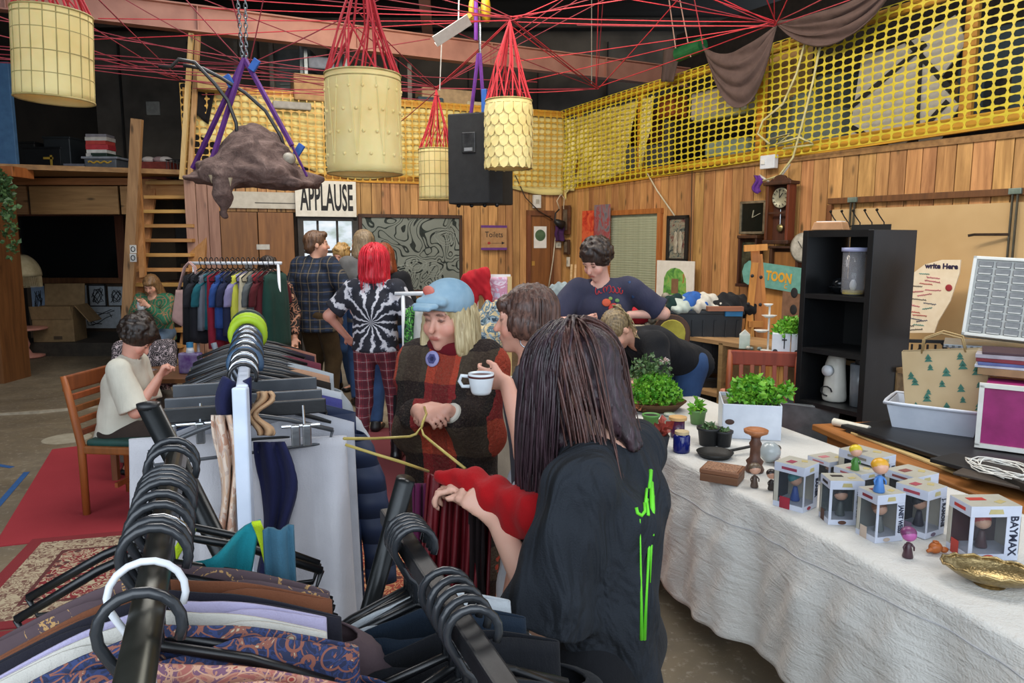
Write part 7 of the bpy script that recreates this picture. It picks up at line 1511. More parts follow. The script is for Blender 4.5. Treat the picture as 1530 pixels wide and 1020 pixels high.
for i, (t, w, L, m, lb, th, sl, se) in enumerate((
        (.36, .40, .60, MAND, 'mauve brown garment embroidered with gold circles on the near left rack', .10, .30, 1),
        (.42, .40, .55, cloth('#7a4a32'), 'rust brown garment between the embroidered and navy ones', .045, .0, 2), (.465, .41, .60, cloth('#23222c'), 'dark navy black garment on the near left rack', .05, .0, 3),
        (.505, .37, .60, cloth('#b9b2d2'), 'pale lilac garment on the near left rack', .045, 0, 4), (.54, .36, .60, cloth('#cfcbc2'), 'cream striped garment on the near left rack', .03, 0, 5),
        (.60, .43, .62, floral('paisley_navy', ['#232a48', '#2f3d6a', '#27304f', '#8a5648', '#b3a68c'], 30, 2.2), 'navy paisley shirt on the near left rack', .08, .28, 6),
        (.72, .43, .60, floral('paisley_pink', ['#a8645a', '#b57f6a', '#7a5468', '#c79a80', '#9c3f38'], 32, 2.2), 'pink and rust paisley shirt at the bottom of the photo', .09, .28, 7))):
    p = along(RF_, RN_, t) + Vector((0, 0, -.052)); garment(p, rz1 + (.05 if i % 2 else -.04), w, L, m, lb, th, .42, 1.06, .05, sl, i + 3, sleeve_w=.075)
# dark long coat falling at the left
garment(along(RF_, RN_, .50) + Vector((-.03, 0, -.09)), rz1, .46, .75, cloth('#2a231f'), 'black brown coat falling to the left of the near rack', .10, .5, 1.15, .05, .45, 31, sleeve_w=.085)
# turquoise and lime strap top
p = along(RF_, RN_, .30) + RI * 0; o = T('strap_top', 'turquoise top edged in lime hanging over a black hanger', 'garment', at(345, 815, 1.0), rz1)
for k, (x, c_) in enumerate(((-.05, '#c7e32b'), (.035, '#c7e32b'), (-.01, '#1f8f9c'), (.0, '#1f8f9c'))):
    if c_ == '#c7e32b': B().grid(lambda u, v, x=x: (x + .012 * (u - .5) - .05 * v * (1 if x < 0 else -.4), .012 * math.sin(v * 3), .02 * math.sin(v * 2.5) + .03 - .12 * v), 5, 12).build('lime_edging', cloth('#c3df2a'), o, True, solid=.005)
B().grid(lambda u, v: (-.085 + .125 * u - .02 * v, .02 * math.sin(u * 9), .03 - .10 * v - .07 * (1 - u)), 14, 10).build('turquoise_panel', cloth('#1f8a96'), o, True, solid=.006)
B().grid(lambda u, v: (.045 + .04 * u, .01 * math.sin(u * 9) - .01, .02 - .12 * v), 8, 8).build('denim_strap', cloth('#3f6a80'), o, True, solid=.005)
# ---- rack 3, near right
R3F, R3N = atz(583, 775, 1.20), atz(765, 1050, 1.20); rk = T('clothes_rack', 'black tubular clothes rack at the bottom centre with black tops', 'clothes rack', (0, 0, 0)); d3 = (R3N - R3F).normalized(); rz3 = math.atan2(d3.x, -d3.y)
B().bar(R3F - d3 * .02, R3N + d3 * .2, .030, .030).build('rail', BLACKM, rk, bev=.004)
lt = at(606, 716, 1.24); lb = at(548, 925, 1.30); dd = (lb - lt).normalized(); B().cyl(lt, lt + dd * 1.55, .017, n=20).build('leg', bkm, rk, True)
B().cyl(lt + dd * .10, Vector((lt.x + .42, lt.y + .1, .02)), .016, n=16).build('leg', bkm, rk, True) if False else None
for i, t in enumerate((.20, .225, .25, .275, .30, .58, .63, .68, .73, .78)):
    hanger(along(R3F, R3N, t) , rz3 + random.uniform(-.18, .18), .38, BLACKP, .005, .033, 'black plastic hanger on the bottom centre rack', 'black hangers on the bottom centre rack', hook=(.0058, pm('#33363a', '#222428', .22, bump=0)), drop=.08)
for i, (t, w, L, c_, lb, r_z) in enumerate(((.50, .42, .5, '#17191f', 'black gathered top at the bottom centre of the photo', .10), (.72, .44, .5, '#25262c', 'charcoal T-shirt hanging lowest on the bottom centre rack', -.05), (.36, .36, .45, '#1c2a3a', 'dark blue top with pale lining on the bottom centre rack', .05), (.28, .36, .35, '#cdd3d8', 'white and grey shoe bag cloth at the left of the bottom centre rack', .15))):
    garment(along(R3F, R3N, t) + Vector((0, 0, -.055)), rz3 + r_z, w, L, cloth(c_), lb, .08, .40, 1.1, .06, .22 if i < 2 else 0, 50 + i, sleeve_w=.08)
# ---- rack 2, white, behind
W2N, W2F = atz(362, 585, 1.38), atz(373, 478, 1.38); d2 = (W2N - W2F).normalized(); rz2 = math.atan2(d2.x, -d2.y)
rk = T('clothes_rack', 'white clothes rack crowded with clip hangers behind the black racks', 'clothes rack', (0, 0, 0)); WT_ = pm('#d3dcec', '#c5cfe0', .35, bump=.02)
B().bar(W2N, W2F, .025, .03).build('rail', WT_, rk, bev=.004)
B().bar(W2N + Vector((0, -.01, .012)), (W2N.x + .01, W2N.y - .06, .03), .032, .022, up=(0, 1, 0)).build('post', WT_, rk, bev=.004)
B().bar(W2F, (W2F.x, W2F.y, .03), .03, .025, up=(0, 1, 0)).build('post', WT_, rk)
B().box((W2N.x, W2N.y - .05, .03), (.5, .03, .03)).build('foot', WT_, rk); B().box((W2F.x, W2F.y, .03), (.5, .03, .03)).build('foot', WT_, rk)
for i in range(24):
    t = .06 + .9 * i / 23; p = along(W2N, W2F, t); fl_ = i in (1, 3, 6)
    hanger(p, rz2 + random.uniform(-.25, .25) * (not fl_), .40 if not fl_ else .37, BLACKM if i % 3 else pm('#4c4f54', None, .3), .004, .030, ['wide black flat bar hanger on the white rack, ' + {1: 'nearest the camera', 3: 'second from the camera', 6: 'farthest of the wide ones'}.get(i, ''), 'slim dark hanger crowded on the white rack'][not fl_], ['wide flat bar hangers', 'slim hangers on the white rack'][not fl_], flat=fl_, hook=(.0045, CHROME if i % 2 else BLACKP), drop=.07 if not fl_ else .06, slope=.07)
for i, t in enumerate((.62, .70, .78)):
    p = along(W2N, W2F, t) + Vector((0, 0, .01)); c_ = ['#a9c81e', '#b5d42a', '#2c3f36'][i]; o = B().tube([(.05 * math.cos(a), .0, .05 * math.sin(a)) for a in [math.radians(d) for d in range(-40, 230, 15)]], .014, 8).build('foam_tube', pm(c_), smooth=True, loc=p, rz=rz2); tag(o, ['lime green foam hook cover on the white rack, front one', 'lime green foam hook cover on the white rack, rear one', 'dark green foam hook cover on the white rack'][i], 'cover')
for i in range(7):
    p = along(W2N, W2F, .25 + i * .055); o = B().tube([(.038 * math.cos(a), 0, .038 * math.sin(a)) for a in [math.radians(d) for d in range(-30, 215, 18)]], .010, 7).build('foam_tube', pm('#2f3133' if i % 2 else '#3d5a78', None, .4), smooth=True, loc=p, rz=rz2); tag(o, 'thick dark hook sleeve among the hangers of the white rack', 'cover', 'dark hook sleeves on the white rack')
# trousers on clip hangers facing the camera
tro = pm('#b9b7ba', '#aaa8ad', .9, kind='cloth', scale=5); tro2 = pm('#c6c4c8', '#b5b3b9', .9, kind='cloth', scale=5)
def clips(loc, xs, rz, label):
    o = T('clip_hanger', label, 'hanger', loc, rz); B().cyl((min(xs) - .03, 0, .02), (max(xs) + .03, 0, .02), .004, n=8).build('wire_bar', CHROME, o)
    B().cyl((0, 0, .02), (0, .03, .06), .003, n=6).build('hook', CHROME, o)
    for x in xs: B().box((x, -.012, .0), (.020, .012, .05)).build('clip', pm('#b9bcc0', '#8d9094', .25, .9), o, bev=.003)
    return o
q = at(262, 652, 1.66); clips(at(300, 645, 1.66), (-.06, .0), rz2, 'chrome clip hanger holding the left pale trousers'); garment(at(268, 652, 1.68), rz2 - .12, .215, .62, tro, 'pale grey trousers clipped left of the white post', .06, 0, 1.35, 0, 0, 3, name='trousers', amp=1.7)
clips(at(455, 648, 1.66), (-.02, .005), rz2, 'chrome clip hanger holding the right pale trousers'); garment(at(448, 655, 1.72), rz2 - .1, .215, .50, tro2, 'pale lilac white jeans clipped right of the white post', .06, 0, 1.12, 0, 0, 9, name='trousers', amp=1.7)
# scarves over the post top
o = B().grid(lambda u, v: tuple(at(335 + 40 * u - 12 * math.sin(v * 3) * (1 - u), 560 + 75 * v + 10 * math.sin(u * 3), 1.60 - .03 * math.sin(u * 8) + .02 * v)), 14, 14).build('scarf', cloth('#1e2145'), smooth=True, solid=.012, sub=1); tag(o, 'navy scarf knotted around the top of the white post', 'scarf')
for i, (xa, xb, y0, y1, c_, lb, Y_) in enumerate(((325, 352, 620, 870, '#d8b79a', 'peach patterned chiffon scarf hanging left of the white post', 1.56), (378, 398, 585, 650, '#c9a27c', 'peach scarf end hanging right of the navy knot', 1.60), (388, 432, 660, 930, '#23264c', 'long navy scarf hanging right of the white post', 1.64))):
    o = B().grid(lambda u, v, xa=xa, xb=xb, y0=y0, y1=y1, Y_=Y_: tuple(at(xa + (xb - xa) * u * (1 + .3 * math.sin(v * 9)) + 8 * math.sin(v * 7 + xa), y0 + (y1 - y0) * v, Y_ + .018 * math.sin(u * 11 + v * 4))), 12, 24).build('scarf', floral('chiffon', ['#c9a88e', '#d3bfae', '#b9907a', '#bfa89a', '#a86a4a'], 9) if i == 0 else cloth(c_), smooth=True, solid=.006); tag(o, lb, 'scarf')
col2 = [(.16, '#b9bac2', .42, .62, 0, 'grey jersey garment behind the pale jeans'), (.24, '#1d2a48', .46, .66, .5, 'navy quilted coat whose sleeve hangs out right of the white rack'), (.32, '#4a4a8a', .42, .35, .0, 'violet blue garment on the white rack'), (.42, '#c9ccd2', .44, .45, .3, 'pale blue denim jacket on the white rack'), (.50, '#2a2420', .40, .3, 0, 'brown floral garment on the white rack'),
        (.58, '#c79a7c', .42, .32, 0, 'peach satin garment on the white rack'), (.66, '#b9bfc4', .46, .55, .4, 'pale sage cardigan at the far end of the white rack'), (.76, '#7a3a48', .40, .3, 0, 'wine coloured top on the white rack'), (.86, '#3a2c3a', .38, .3, 0, 'plum top on the white rack'), (.93, '#a8705e', .40, .3, 0, 'salmon pink top at the far end of the white rack')]
quilt = NT('navy_quilt', .6); qx = quilt.xyz(quilt.co()); quilt.col(quilt.mix(quilt.noise(quilt.co(scale=8), 1, 3), lin('#17233f'), lin('#22304f'))); quilt.bump(quilt.math('ABSOLUTE', quilt.math('SINE', quilt.math('MULTIPLY', qx[2], 42))), .9, .02)
for i, (t, c_, w, L, sl, lb) in enumerate(col2): garment(along(W2N, W2F, t) + Vector((.05, 0, -.07)), rz2 + .1 * (i % 3 - 1), w, L, quilt.m if i == 1 else cloth(c_), lb, .06, .32, 1.05, .06, sl, 70 + i, sleeve_w=.06, one=1)
# ---- far rack
YF = 6.3; a_, b_ = at(284, 393, YF), at(421, 393, YF); rk = T('clothes_rack', 'white clothes rail of colourful garments in front of the cupboard', 'clothes rack', (0, 0, 0))
B().cyl(a_, b_, .014, n=12).build('rail', WHITEM, rk, True)
for p in (a_ + Vector((.03, 0, 0)), b_ - Vector((.03, 0, 0))): B().cyl(p, (p.x, p.y, .02), .013, n=10).build('post', WHITEM, rk, True); B().box((p.x, p.y, .015), (.03, .5, .03)).build('foot', WHITEM, rk)
fc = [('#1a1a1e', 'black dress first right of the pink bag', .62), ('#24242a', 'charcoal garment beside the black dress', .62), ('#6a6f7a', 'grey patterned garment on the far rail', .5), ('#1e5f6a', 'teal top on the far rail', .5), ('#8a1f34', 'crimson garment hanging low on the far rail', .66), ('#2c4a8a', 'blue sports top with white piping on the far rail', .48), ('#1b2352', 'navy shirt on the far rail', .6), ('#282c48', 'dark indigo garment on the far rail', .55),
      ('#c9c94f', 'yellow cardigan on the far rail', .55), ('#8f88b0', 'lavender garment behind the yellow cardigan', .6), ('#cfc3a6', 'cream knit on the far rail', .62), ('#5b6062', 'slate grey garment on the far rail', .5), ('#a02a34', 'bright red shirt on the far rail', .66), ('#5a2026', 'dark maroon garment on the far rail', .62), ('#1d4038', 'dark green jacket at the right end of the far rail', .68)]
for i, (c_, lb, L) in enumerate(fc):
    x = a_.x + .09 + (b_.x - a_.x - .15) * i / 14; hanger((x, YF, a_.z + .01), PI / 2 - .25, .36, BLACKP, .004, .022, 'thin hanger on the far white rail', 'hangers on the far white rail', drop=.05)
    garment((x, YF, a_.z - .045), PI / 2 - .55 + .15 * (i % 3), .34, L, cloth(c_), lb, .07, .35, 1.15, .05, .25 if i % 2 else 0, 90 + i, nu=30, nv=12, sleeve_w=.05)
    if i == 5: 
        pass
o = T('tote_bag', 'pale pink tote bag hung at the left end of the far rail', 'bag', (a_.x + .03, YF - .08, a_.z), .1)
B().grid(lambda u, v: ((-.02 + (.10 + .05 * v) * math.cos(u * 2 * PI)) , .04 * math.sin(u * 2 * PI), -.22 - .28 * v * (1 - .12 * math.cos(u * 4 * PI))), 30, 10, wrap=True).build('bag', cloth('#c9a39c'), o, True, solid=.006); 
for s in (-.02, .02): B().tube([(-.10, s, -.22), (-.04, s, -.03), (.0, s, .012), (.04, s, -.03), (.07, s, -.22)], .008, 6).build('strap', cloth('#c9a39c'), o, True)
# ---- blank white rack and wooden stand behind the poncho
YB = 5.4; a_, b_ = at(590, 439, YB), at(712, 437, YB); rk = T('clothes_rack', 'white clothes rack partly hidden behind the person in the poncho', 'clothes rack', (0, 0, 0)); B().cyl(a_, b_, .016, n=12).build('rail', WHITEM, rk, True)
for p in (at(602, 441, YB), b_): B().cyl(p, (p.x + .01, p.y, .02), .015, n=10).build('post', WHITEM, rk, True)
B().bar(at(602, 520, YB), at(645, 500, YB), .02).build('brace', WHITEM, rk)
for i, (x, c_, lb, L) in enumerate(((631, floral('green_flowers', ['#1c2420', '#2c6a34', '#1c2a26', '#4f9a3c', '#b9c4b8']), 'black and green flowered dress behind the poncho', .6), (645, cloth('#b9bcb8'), 'pale grey tulle garment behind the poncho', .55), (662, cloth('#8d9aa8'), 'silver blue garment behind the poncho', .6), (690, floral('multi', ['#b3872c', '#36454f', '#8a98a4', '#c9c4b4', '#4a3c30']), 'blue and mustard patterned garment behind the poncho', .5), (700, cloth('#8a2430'), 'dark red garment on the rack behind the poncho', .5))):
    garment(at(x, 443, YB) + Vector((0, 0, -.03)), PI / 2 - .6, .36, L, c_, lb, .08, .3, 1.1, .05, 0, 120 + i, nu=30, nv=12)
ws = T('wooden_stand', 'light wooden frame stand with a pink printed cloth behind the two women', 'stand', (0, 0, 0))
for x in (718, 761): p = at(x, 413, 5.2); B().bar(p, (p.x, p.y, .0), .035, .03, up=(0, 1, 0)).build('upright', wood('#cfae7c', '#ab8653', 'z', knots=False), ws)
B().bar(at(716, 413, 5.2), at(763, 413, 5.2), .02, .03).build('top_bar', WHITEP, ws)
o = B().grid(lambda u, v: tuple(at(725 + 33 * u, 414 + 45 * v, 5.17 + .01 * math.sin(u * 9))), 12, 10).build('printed_cloth', floral('pink_print', ['#cfb0c4', '#c9a0b4', '#d8c6d2', '#c58aa0', '#b9b4c9'], 6), smooth=True, solid=.006); tag(o, 'pale pink printed cloth hung on the wooden frame stand', 'cloth')
me, _ = sdf([('c', tuple(at(700, 418, 5.1)), tuple(at(722, 410, 5.1)), .05, .045), ('c', tuple(at(722, 410, 5.1)), tuple(at(728, 452, 5.08)), .045, .03), ('c', tuple(at(704, 418, 5.1)), tuple(at(706, 462, 5.1)), .05, .03)], res=.012, k=.03, disp=folds(.010, 60, 2)); me.materials.append(cloth('#b5202a')); o = link('fluffy_scarf', me); tag(o, 'bright red fluffy scarf draped over the wooden frame stand', 'scarf')
me, _ = sdf([('e', tuple(at(744, 478, 5.0)), (.16, .1, .13), None), ('e', tuple(at(730, 500, 4.95)), (.15, .1, .1), None)], res=.015, k=.05, disp=folds(.02, 50, 3)); me.materials.append(floral('blue_print', ['#2a3a48', '#8a9aa4', '#c9b48a', '#56707c', '#c9c9c4'], 10)); o = link('fabric_heap', me); tag(o, 'blue and cream patterned fabric hanging under the pink cloth', 'fabric')
# plastic-wrapped bundles, white table left of fruit T-shirt person
o = T('side_table', 'cloth covered side table behind the two women', 'table', (at(735, 520, 4.9).x, 4.9, 0)); B().box((0, 0, .74), (.9, .5, .03)).build('table_top', WHITEP, o); B().box((0, 0, .40), (.86, .46, .66)).build('cloth_skirt', cloth('#a39a88'), o)
for sx in (-1, 1): B().cyl((sx * .4, 0, 0), (sx * .4, 0, .72), .02).build('leg', BLACKM, o)
for i, (x, y, r3, c_, lb) in enumerate(((838, 442, (.10, .09, .10), '#8d9a9e', 'grey blue plastic wrapped bundle beside the fruit T-shirt person'), (848, 465, (.14, .10, .09), '#8a7a5a', 'khaki printed bundle beside the fruit T-shirt person'), (832, 478, (.12, .1, .08), '#5a4a38', 'brown bundle low beside the fruit T-shirt person'))):
    q = at(x, y, 5.5 + .1 * i); me, _ = sdf([('e', tuple(q), r3, None), ('e', tuple(q + Vector((.06, 0, -.05))), tuple(v * .7 for v in r3), None)], res=.013, k=.03, disp=folds(.014, 60, i)); me.materials.append(cloth(c_)); o = link('wrapped_bundle', me); tag(o, lb, 'bundle')
o = T('stool_rack', 'pale wooden crate rack holding the bundles beside the fruit T-shirt person', 'rack', (at(845, 500, 5.6).x, 5.6, 0)); q = at(845, 488, 5.6).z
B().box((0, 0, q), (.55, .35, .02)).build('top', PALEW, o); 
for sx in (-.25, .25): B().box((sx, 0, q / 2), (.03, .33, q)).build('side', PALEW, o)
for i, (x) in enumerate((862, 874)): B().bar(at(x, 430, 5.42), at(x - 3, 492, 5.42), .03, .02, up=(0, 1, 0)).build('slat', PALEW, o)
# ---- seated chair at the left, its table
CH = (-2.60, 4.66); o = slatchair('dining_chair', 'orange brown ladder-back wooden chair with a green seat at the left', (CH[0] + .17, CH[1] - .02, 0), PI / 2 - .1, RW2, .45, .88, pm('#1d4a44', '#163a36', .5), .44)
for i in range(4): B().box((0, .235 + .012 * i, .52 + i * .075), (.42, .022, .04)).build('back_slat', RW2, o, bev=.006)
for y in (-.19,): B().box((0, -.2, .22), (.42, .02, .03)).build('stretcher', RW2, o)
q = atz(262, 556, .74); tb = T('side_table', 'small brown wooden table by the seated sewing people', 'table', (q.x + .15, q.y, 0)); B().box((0, 0, .73), (1.1, .6, .03)).build('table_top', BROWN, tb)
for sx in (-1, 1):
    for sy in (-1, 1): B().box((sx * .5, sy * .26, .36), (.04, .04, .72)).build('leg', BROWN, tb)
q = atz(286, 557, .745); o = T('glue_bottle', 'purple handled clear bottle with a blue cap on the brown table', 'bottle', (q.x, q.y, .745)); B().poly([(-.075, -.04), (.075, -.04), (.085, 0), (.075, .04), (-.075, .04), (-.085, 0)], 0, .15).build('body', pm('#5a3a78', '#8f88a8', .15, scale=12), o, bev=.012); B().lathe([(.03, .15), (.022, .19), (.001, .19)], n=16).build('neck', WHITEM, o, True); B().lathe([(.024, .19), (.024, .225), (.001, .228)], n=16).build('cap', pm('#3f8ab8', None, .3), o)
for i, (x, y, c_, lb) in enumerate(((318, 548, '#8a3a3a', 'reddish cloth scrap on the brown table'), (308, 553, '#c9b089', 'straw coloured raffia bundle on the brown table'), (338, 545, '#5a3026', 'dark brown cloth bundle on the brown table'), (410, 515, '#7a6a9a', 'lilac sweets tub behind the white rack'))):
    q = atz(x, y, .78); o = B().ell((0, 0, 0), (.12, .09, .045), 12, 8).build('fabric_scrap', cloth(c_), smooth=True, loc=q); tag(o, lb, 'fabric')
for i, (x, y) in enumerate(((319, 522),)):
    o = B().tube([at(x, y - 10, 5.45), at(x + 3, y, 5.45), Vector((at(x, y, 5.45).x, 5.45, .76))], .022, 8).build('peg_knob', pm('#8f98a4', None, .3), smooth=True); tag(o, ['grey peg standing on the brown table', 'grey peg right of the green hook covers'][i], 'peg')
# ---- items in hands: wire hanger, red dress, cup
o = T('coat_hanger', 'big yellow wire hanger held between the two women in the middle', 'hanger', (0, 0, 0)); wy = pm('#b9a458', '#a08c44', .4)
Yh = 1.9
B().tube([at(514, 655, 1.62), at(560, 655, 1.75), at(612, 652, Yh), at(622, 648, Yh), at(629, 638, Yh), at(633, 650, Yh), at(655, 668, 1.75), at(695, 700, 1.66)], .0036, 6).build('shoulders', wy, o, True)
B().tube([at(516, 664, 1.60), at(560, 678, 1.6), at(600, 690, 1.58), at(640, 704, 1.68)], .0036, 6).build('lower_bar', wy, o, True)
B().tube([at(629, 640, Yh), at(632, 630, Yh), at(637, 618, Yh + .1), at(634, 608, Yh + .25)], .0036, 6).build('hook', wy, o, True)
dm = NT('red_sequin', .5); dn = dm.vor(dm.co(scale=38), 1); dm.col(dm.mix(dm.ramp(dn, [(.05, (1, 1, 1, 1)), (.12, (0, 0, 0, 1))]), dm.mix(dm.noise(dm.co(scale=(40, 40, 2)), 1, 2), lin('#7a0f1c'), lin('#3c0a12')), lin('#120a0c'))); dm.bump(dm.noise(dm.co(scale=(30, 30, 3)), 1, 3), .8, .01)
dr_o = T('dress', 'dark red embroidered dress being put on the yellow wire hanger', 'dress', (0, 0, 0))
DPX = [(640, 706), (735, 712), (728, 930), (622, 940)]
def drs(u, v):
    x = DPX[0][0] * (1 - u) * (1 - v) + DPX[1][0] * u * (1 - v) + DPX[2][0] * u * v + DPX[3][0] * (1 - u) * v; y = DPX[0][1] * (1 - v) + 938 * v
    return tuple(at(x, y + 6 * math.sin(u * 9) * (1 - v), 1.66 + (.022 * math.sin(u * 34 + 2 * v) + .012 * math.sin(u * 61)) * min(1, .3 + v) - .03 * v))
B().grid(drs, 90, 30).build('skirt', dm.m, dr_o, True, solid=.006)
B().grid(lambda u, v: tuple(at(617 + 28 * u + 4 * v, 722 + 215 * v, 1.71 + .014 * math.sin(u * 16 + v * 3))), 14, 16).build('purple_panel', cloth('#5a1640'), dr_o, True, solid=.006)
B().grid(lambda u, v: tuple(at(700 + 22 * u + 2 * v, 716 + 200 * v, 1.625 + .010 * math.sin(u * 16 + v * 3))), 10, 16).build('black_lace', cloth('#1c1012'), dr_o, True, solid=.005)
me, _ = sdf([('c', tuple(at(655, 712, 1.63)), tuple(at(705, 714, 1.60)), .014, .022), ('c', tuple(at(735, 738, 1.55)), tuple(at(800, 762, 1.45)), .032, .04), ('c', tuple(at(760, 795, 1.5)), tuple(at(800, 775, 1.45)), .022, .03), ('c', tuple(at(700, 718, 1.6)), tuple(at(740, 740, 1.55)), .018, .03)], res=.008, k=.04, disp=folds(.005, 70, 4)); me.materials.append(cloth('#a80c14')); o = link('red_lining', me, dr_o)
# ================================================================= THE PEOPLE
BLK = cloth('#1b1c20', '#131418'); DENIM = cloth('#34507a', '#2a4064')
def LT(loc, f, p, h=1.7): return tuple((Matrix.Rotation(-f, 3, 'Z') @ (Vector(p) - Vector(loc))) / (h / 1.7))
def plaid(name, base, bands, sc=1.0):
    """bands: (axis, freq, width, offset, colour, strength)"""
    t = NT(name, .9); n_ = t.noise(t.co(scale=5), 1, 2); x = t.xyz(t.co()); c = lin(base)
    for (ax, f, w, o, cc, st) in bands:
        s_ = t.math('ADD', x[ax], t.math('MULTIPLY', n_, .03)); c = t.mix(t.math('MULTIPLY', t.band(s_, f * sc, w, o), st), c, lin(cc))
    nz = t.noise(t.co(scale=130), 1, 2); c = t.mix(t.math('MULTIPLY', nz, .35), c, tuple(v * .4 for v in lin(base)[:3]) + (1,))
    t.col(c); t.bump(nz, .5, .004); return t.m
def sit(y=.45): return dict(pelvis=(0, 0, .52), fl=(-.12, y, .08), fr=(.10, y - .03, .08), kl=(0, .5, 1), kr=(0, .5, 1))
def drops(I, tri_mesh_obj, lines, r, mat, name):
    """flat print on a garment: polylines dropped on its surface"""
    from mathutils.bvhtree import BVHTree
    me = tri_mesh_obj.data; M = I['root'].matrix_basis if False else Matrix.Translation(I['root'].location) @ Matrix.Rotation(I['root'].rotation_euler[2], 4, 'Z')
    bv = BVHTree.FromPolygons([M @ v.co for v in me.vertices], [tuple(p.vertices) for p in me.polygons]); Mi = M.inverted(); o0 = Vector((0, 0, HC))
    for k, (px, rr) in enumerate(lines):
        pts = []
        for (x, y) in px:
            h_ = bv.ray_cast(o0, ray(x, y).normalized())
            if h_[0] is not None: pts.append(Mi @ (h_[0] + h_[1] * .0008))
        if len(pts) > 1: b = B(); b.tube(pts, [r * q for q in (rr if hasattr(rr, '__len__') else [rr] * len(pts))][:len(pts)], 5); b.build(name, mat, I['root'], True)
# 1 --- foreground, long dark hair, black T-shirt
f1 = R_(58); p = at(908, 645, 1.47); L1 = (p.x, 1.47, 0); h1 = 1.58
HRD = hairmat('#1b1114', '#3f2b33')
def h1x(I):
    hc, hx, lk, q = I['hc'], I['hx'], I['lk'], I['q']; g = np.array((0, 0, -1.)); fl = nrm(lk * np.array((1, 1, 0)))
    return [('f', hc - hx * .050 * q + fl * .03, hc - hx * .058 * q + fl * .05 + g * .15, (.036, .076), (.022, .060), hx), ('f', hc + hx * .050 * q + fl * .02, hc + hx * .06 * q + fl * .03 + g * .16, (.035, .07), (.02, .05), hx),
            ('f', hc - fl * .055, I['nk'] - fl * .065 + g * .02, (.072, .045), (.025, .015), hx)]
TS1 = NT('washed_black_jersey', .9); t1 = TS1.noise(TS1.co(scale=(7, 7, 3)), 1, 3, .5, 1.5); t2 = TS1.noise(TS1.co(scale=300), 1, 2); TS1.col(TS1.mix(t1, lin('#1b1e24'), lin('#2b3037'))); TS1.bump(TS1.math('ADD', t1, TS1.math('MULTIPLY', t2, .02)), 1.0, .09); TS1.b.inputs['Specular IOR Level'].default_value = .3
I1 = person('person seen from behind, long dark brown hair, black T-shirt with green dripping print', L1, f1, h1, res=.007, build_=.86, sh=-.028, neck=(0, .01, 1.415), look=(-.05, .80, -.55), head_off=(0, .035, -.045),
    hl=LT(L1, f1, at(742, 775, 1.52), h1), hr=LT(L1, f1, at(722, 735, 1.62), h1), el=(-.35, -.4, -1), er=(.4, -.1, -1), nl=(.6, .3, -.6), nr=(-.3, .3, -.9), dl=(-.1, .8, .65), dr=(-.5, .8, .2), curl=.8,
    top=dict(mat=TS1.m, sleeve=.98, loose=.026, cuff=.046, hem=-.34, fold=.013, fr=24, res=.007, name='t_shirt'), bottom=dict(mat=BLK, len=1, loose=.02, res=.014), shoe=dict(mat=BLACKM),
    hair=dict(style='cap', mat=HRD, res=.007, extra=h1x), skin='#dcae98')
def hsim(I, grow=1.06, L=.34, back=.0, keep=None, jit=.012, spread=.5, z0=1.0, y1=.75):
    hc, hx, lk, hz, q = I['hc'], I['hx'], I['lk'], I['hz'], I['q']; rad = np.array((.085, .104, .094)) * q * grow; c0 = hc + (lk * -.022 + hz * .040) * q; Rm = np.stack([hx, lk, hz], 1)
    sh = (I['SL'] + I['SR']) / 2
    def path(R, m):
        side = 1 if R.rand() > .5 else -1; y0 = R.uniform(-.75, y1); u = nrm((side * (R.uniform(.02, .9) ** 1.5 if z0 > .5 else 1), y0, z0)); 
        if keep and not keep(side, y0): return None
        p = c0 + Rm @ (u * rad * (1 + R.uniform(0, .10))); pts = [p]; v = hx * side * .7 + np.array((0, 0, -.5)) + lk * R.uniform(-.4, .2) * spread; n = 22; st = (L + R.uniform(-.06, .05)) / n + .006; g = 1 + R.uniform(0, .16); w = R.uniform(0, 6)
        for i in range(n):
            v = v * .55 + np.array((0, 0, -1.)) * .55 + (lk * back * (1 if y0 < -.1 else 0)) * .3 + hx * math.sin(i * .5 + w) * jit * 6 * .3 + lk * math.cos(i * .4 + w) * jit * 6 * .3
            p = p + nrm(v) * st; L_ = ((p - c0) @ Rm) / (rad * g); k = np.linalg.norm(L_)
            if k < 1: p = c0 + Rm @ (L_ / k * rad * g)
            pts.append(p)
        return pts
    return path
strands(I1, 760, hsim(I1, 1.10, .33, keep=lambda s, y: y > -.6, jit=.05), .0036, HRD, 'hair_locks', 3)
HRR = hairmat('#2a1613', '#5c3a33')
strands(I1, 520, hsim(I1, 1.07, .38, back=-.45, keep=lambda s, y: y < -.35, jit=.035), .0032, HRR, 'hair_back', 8)
sh1 = [c for c in I1['root'].children if c.name.startswith('t_shirt')][0]; GRN = pm('#6fdc2a', '#58c322', .6, bump=0)
drops(I1, sh1, [([(956, 775), (957, 850), (958, 900), (958, 955)], [.3, .6, .8, 1.2]), ([(968, 745), (969, 820), (966, 880), (962, 955)], [.3, .8, .7, 1.2]), ([(973, 720), (974, 760), (972, 820), (971, 870)], [1.2, 1.6, .9, .3]), ([(976, 740), (976, 800)], [.7, .5]), ([(950, 758), (952, 766), (958, 770), (963, 764), (962, 752)], 1.0), ([(965, 745), (968, 770)], 1.1), ([(972, 702), (970, 730)], 1.2), ([(966, 730), (964, 752)], .9)], .0036, GRN, 'green_print')
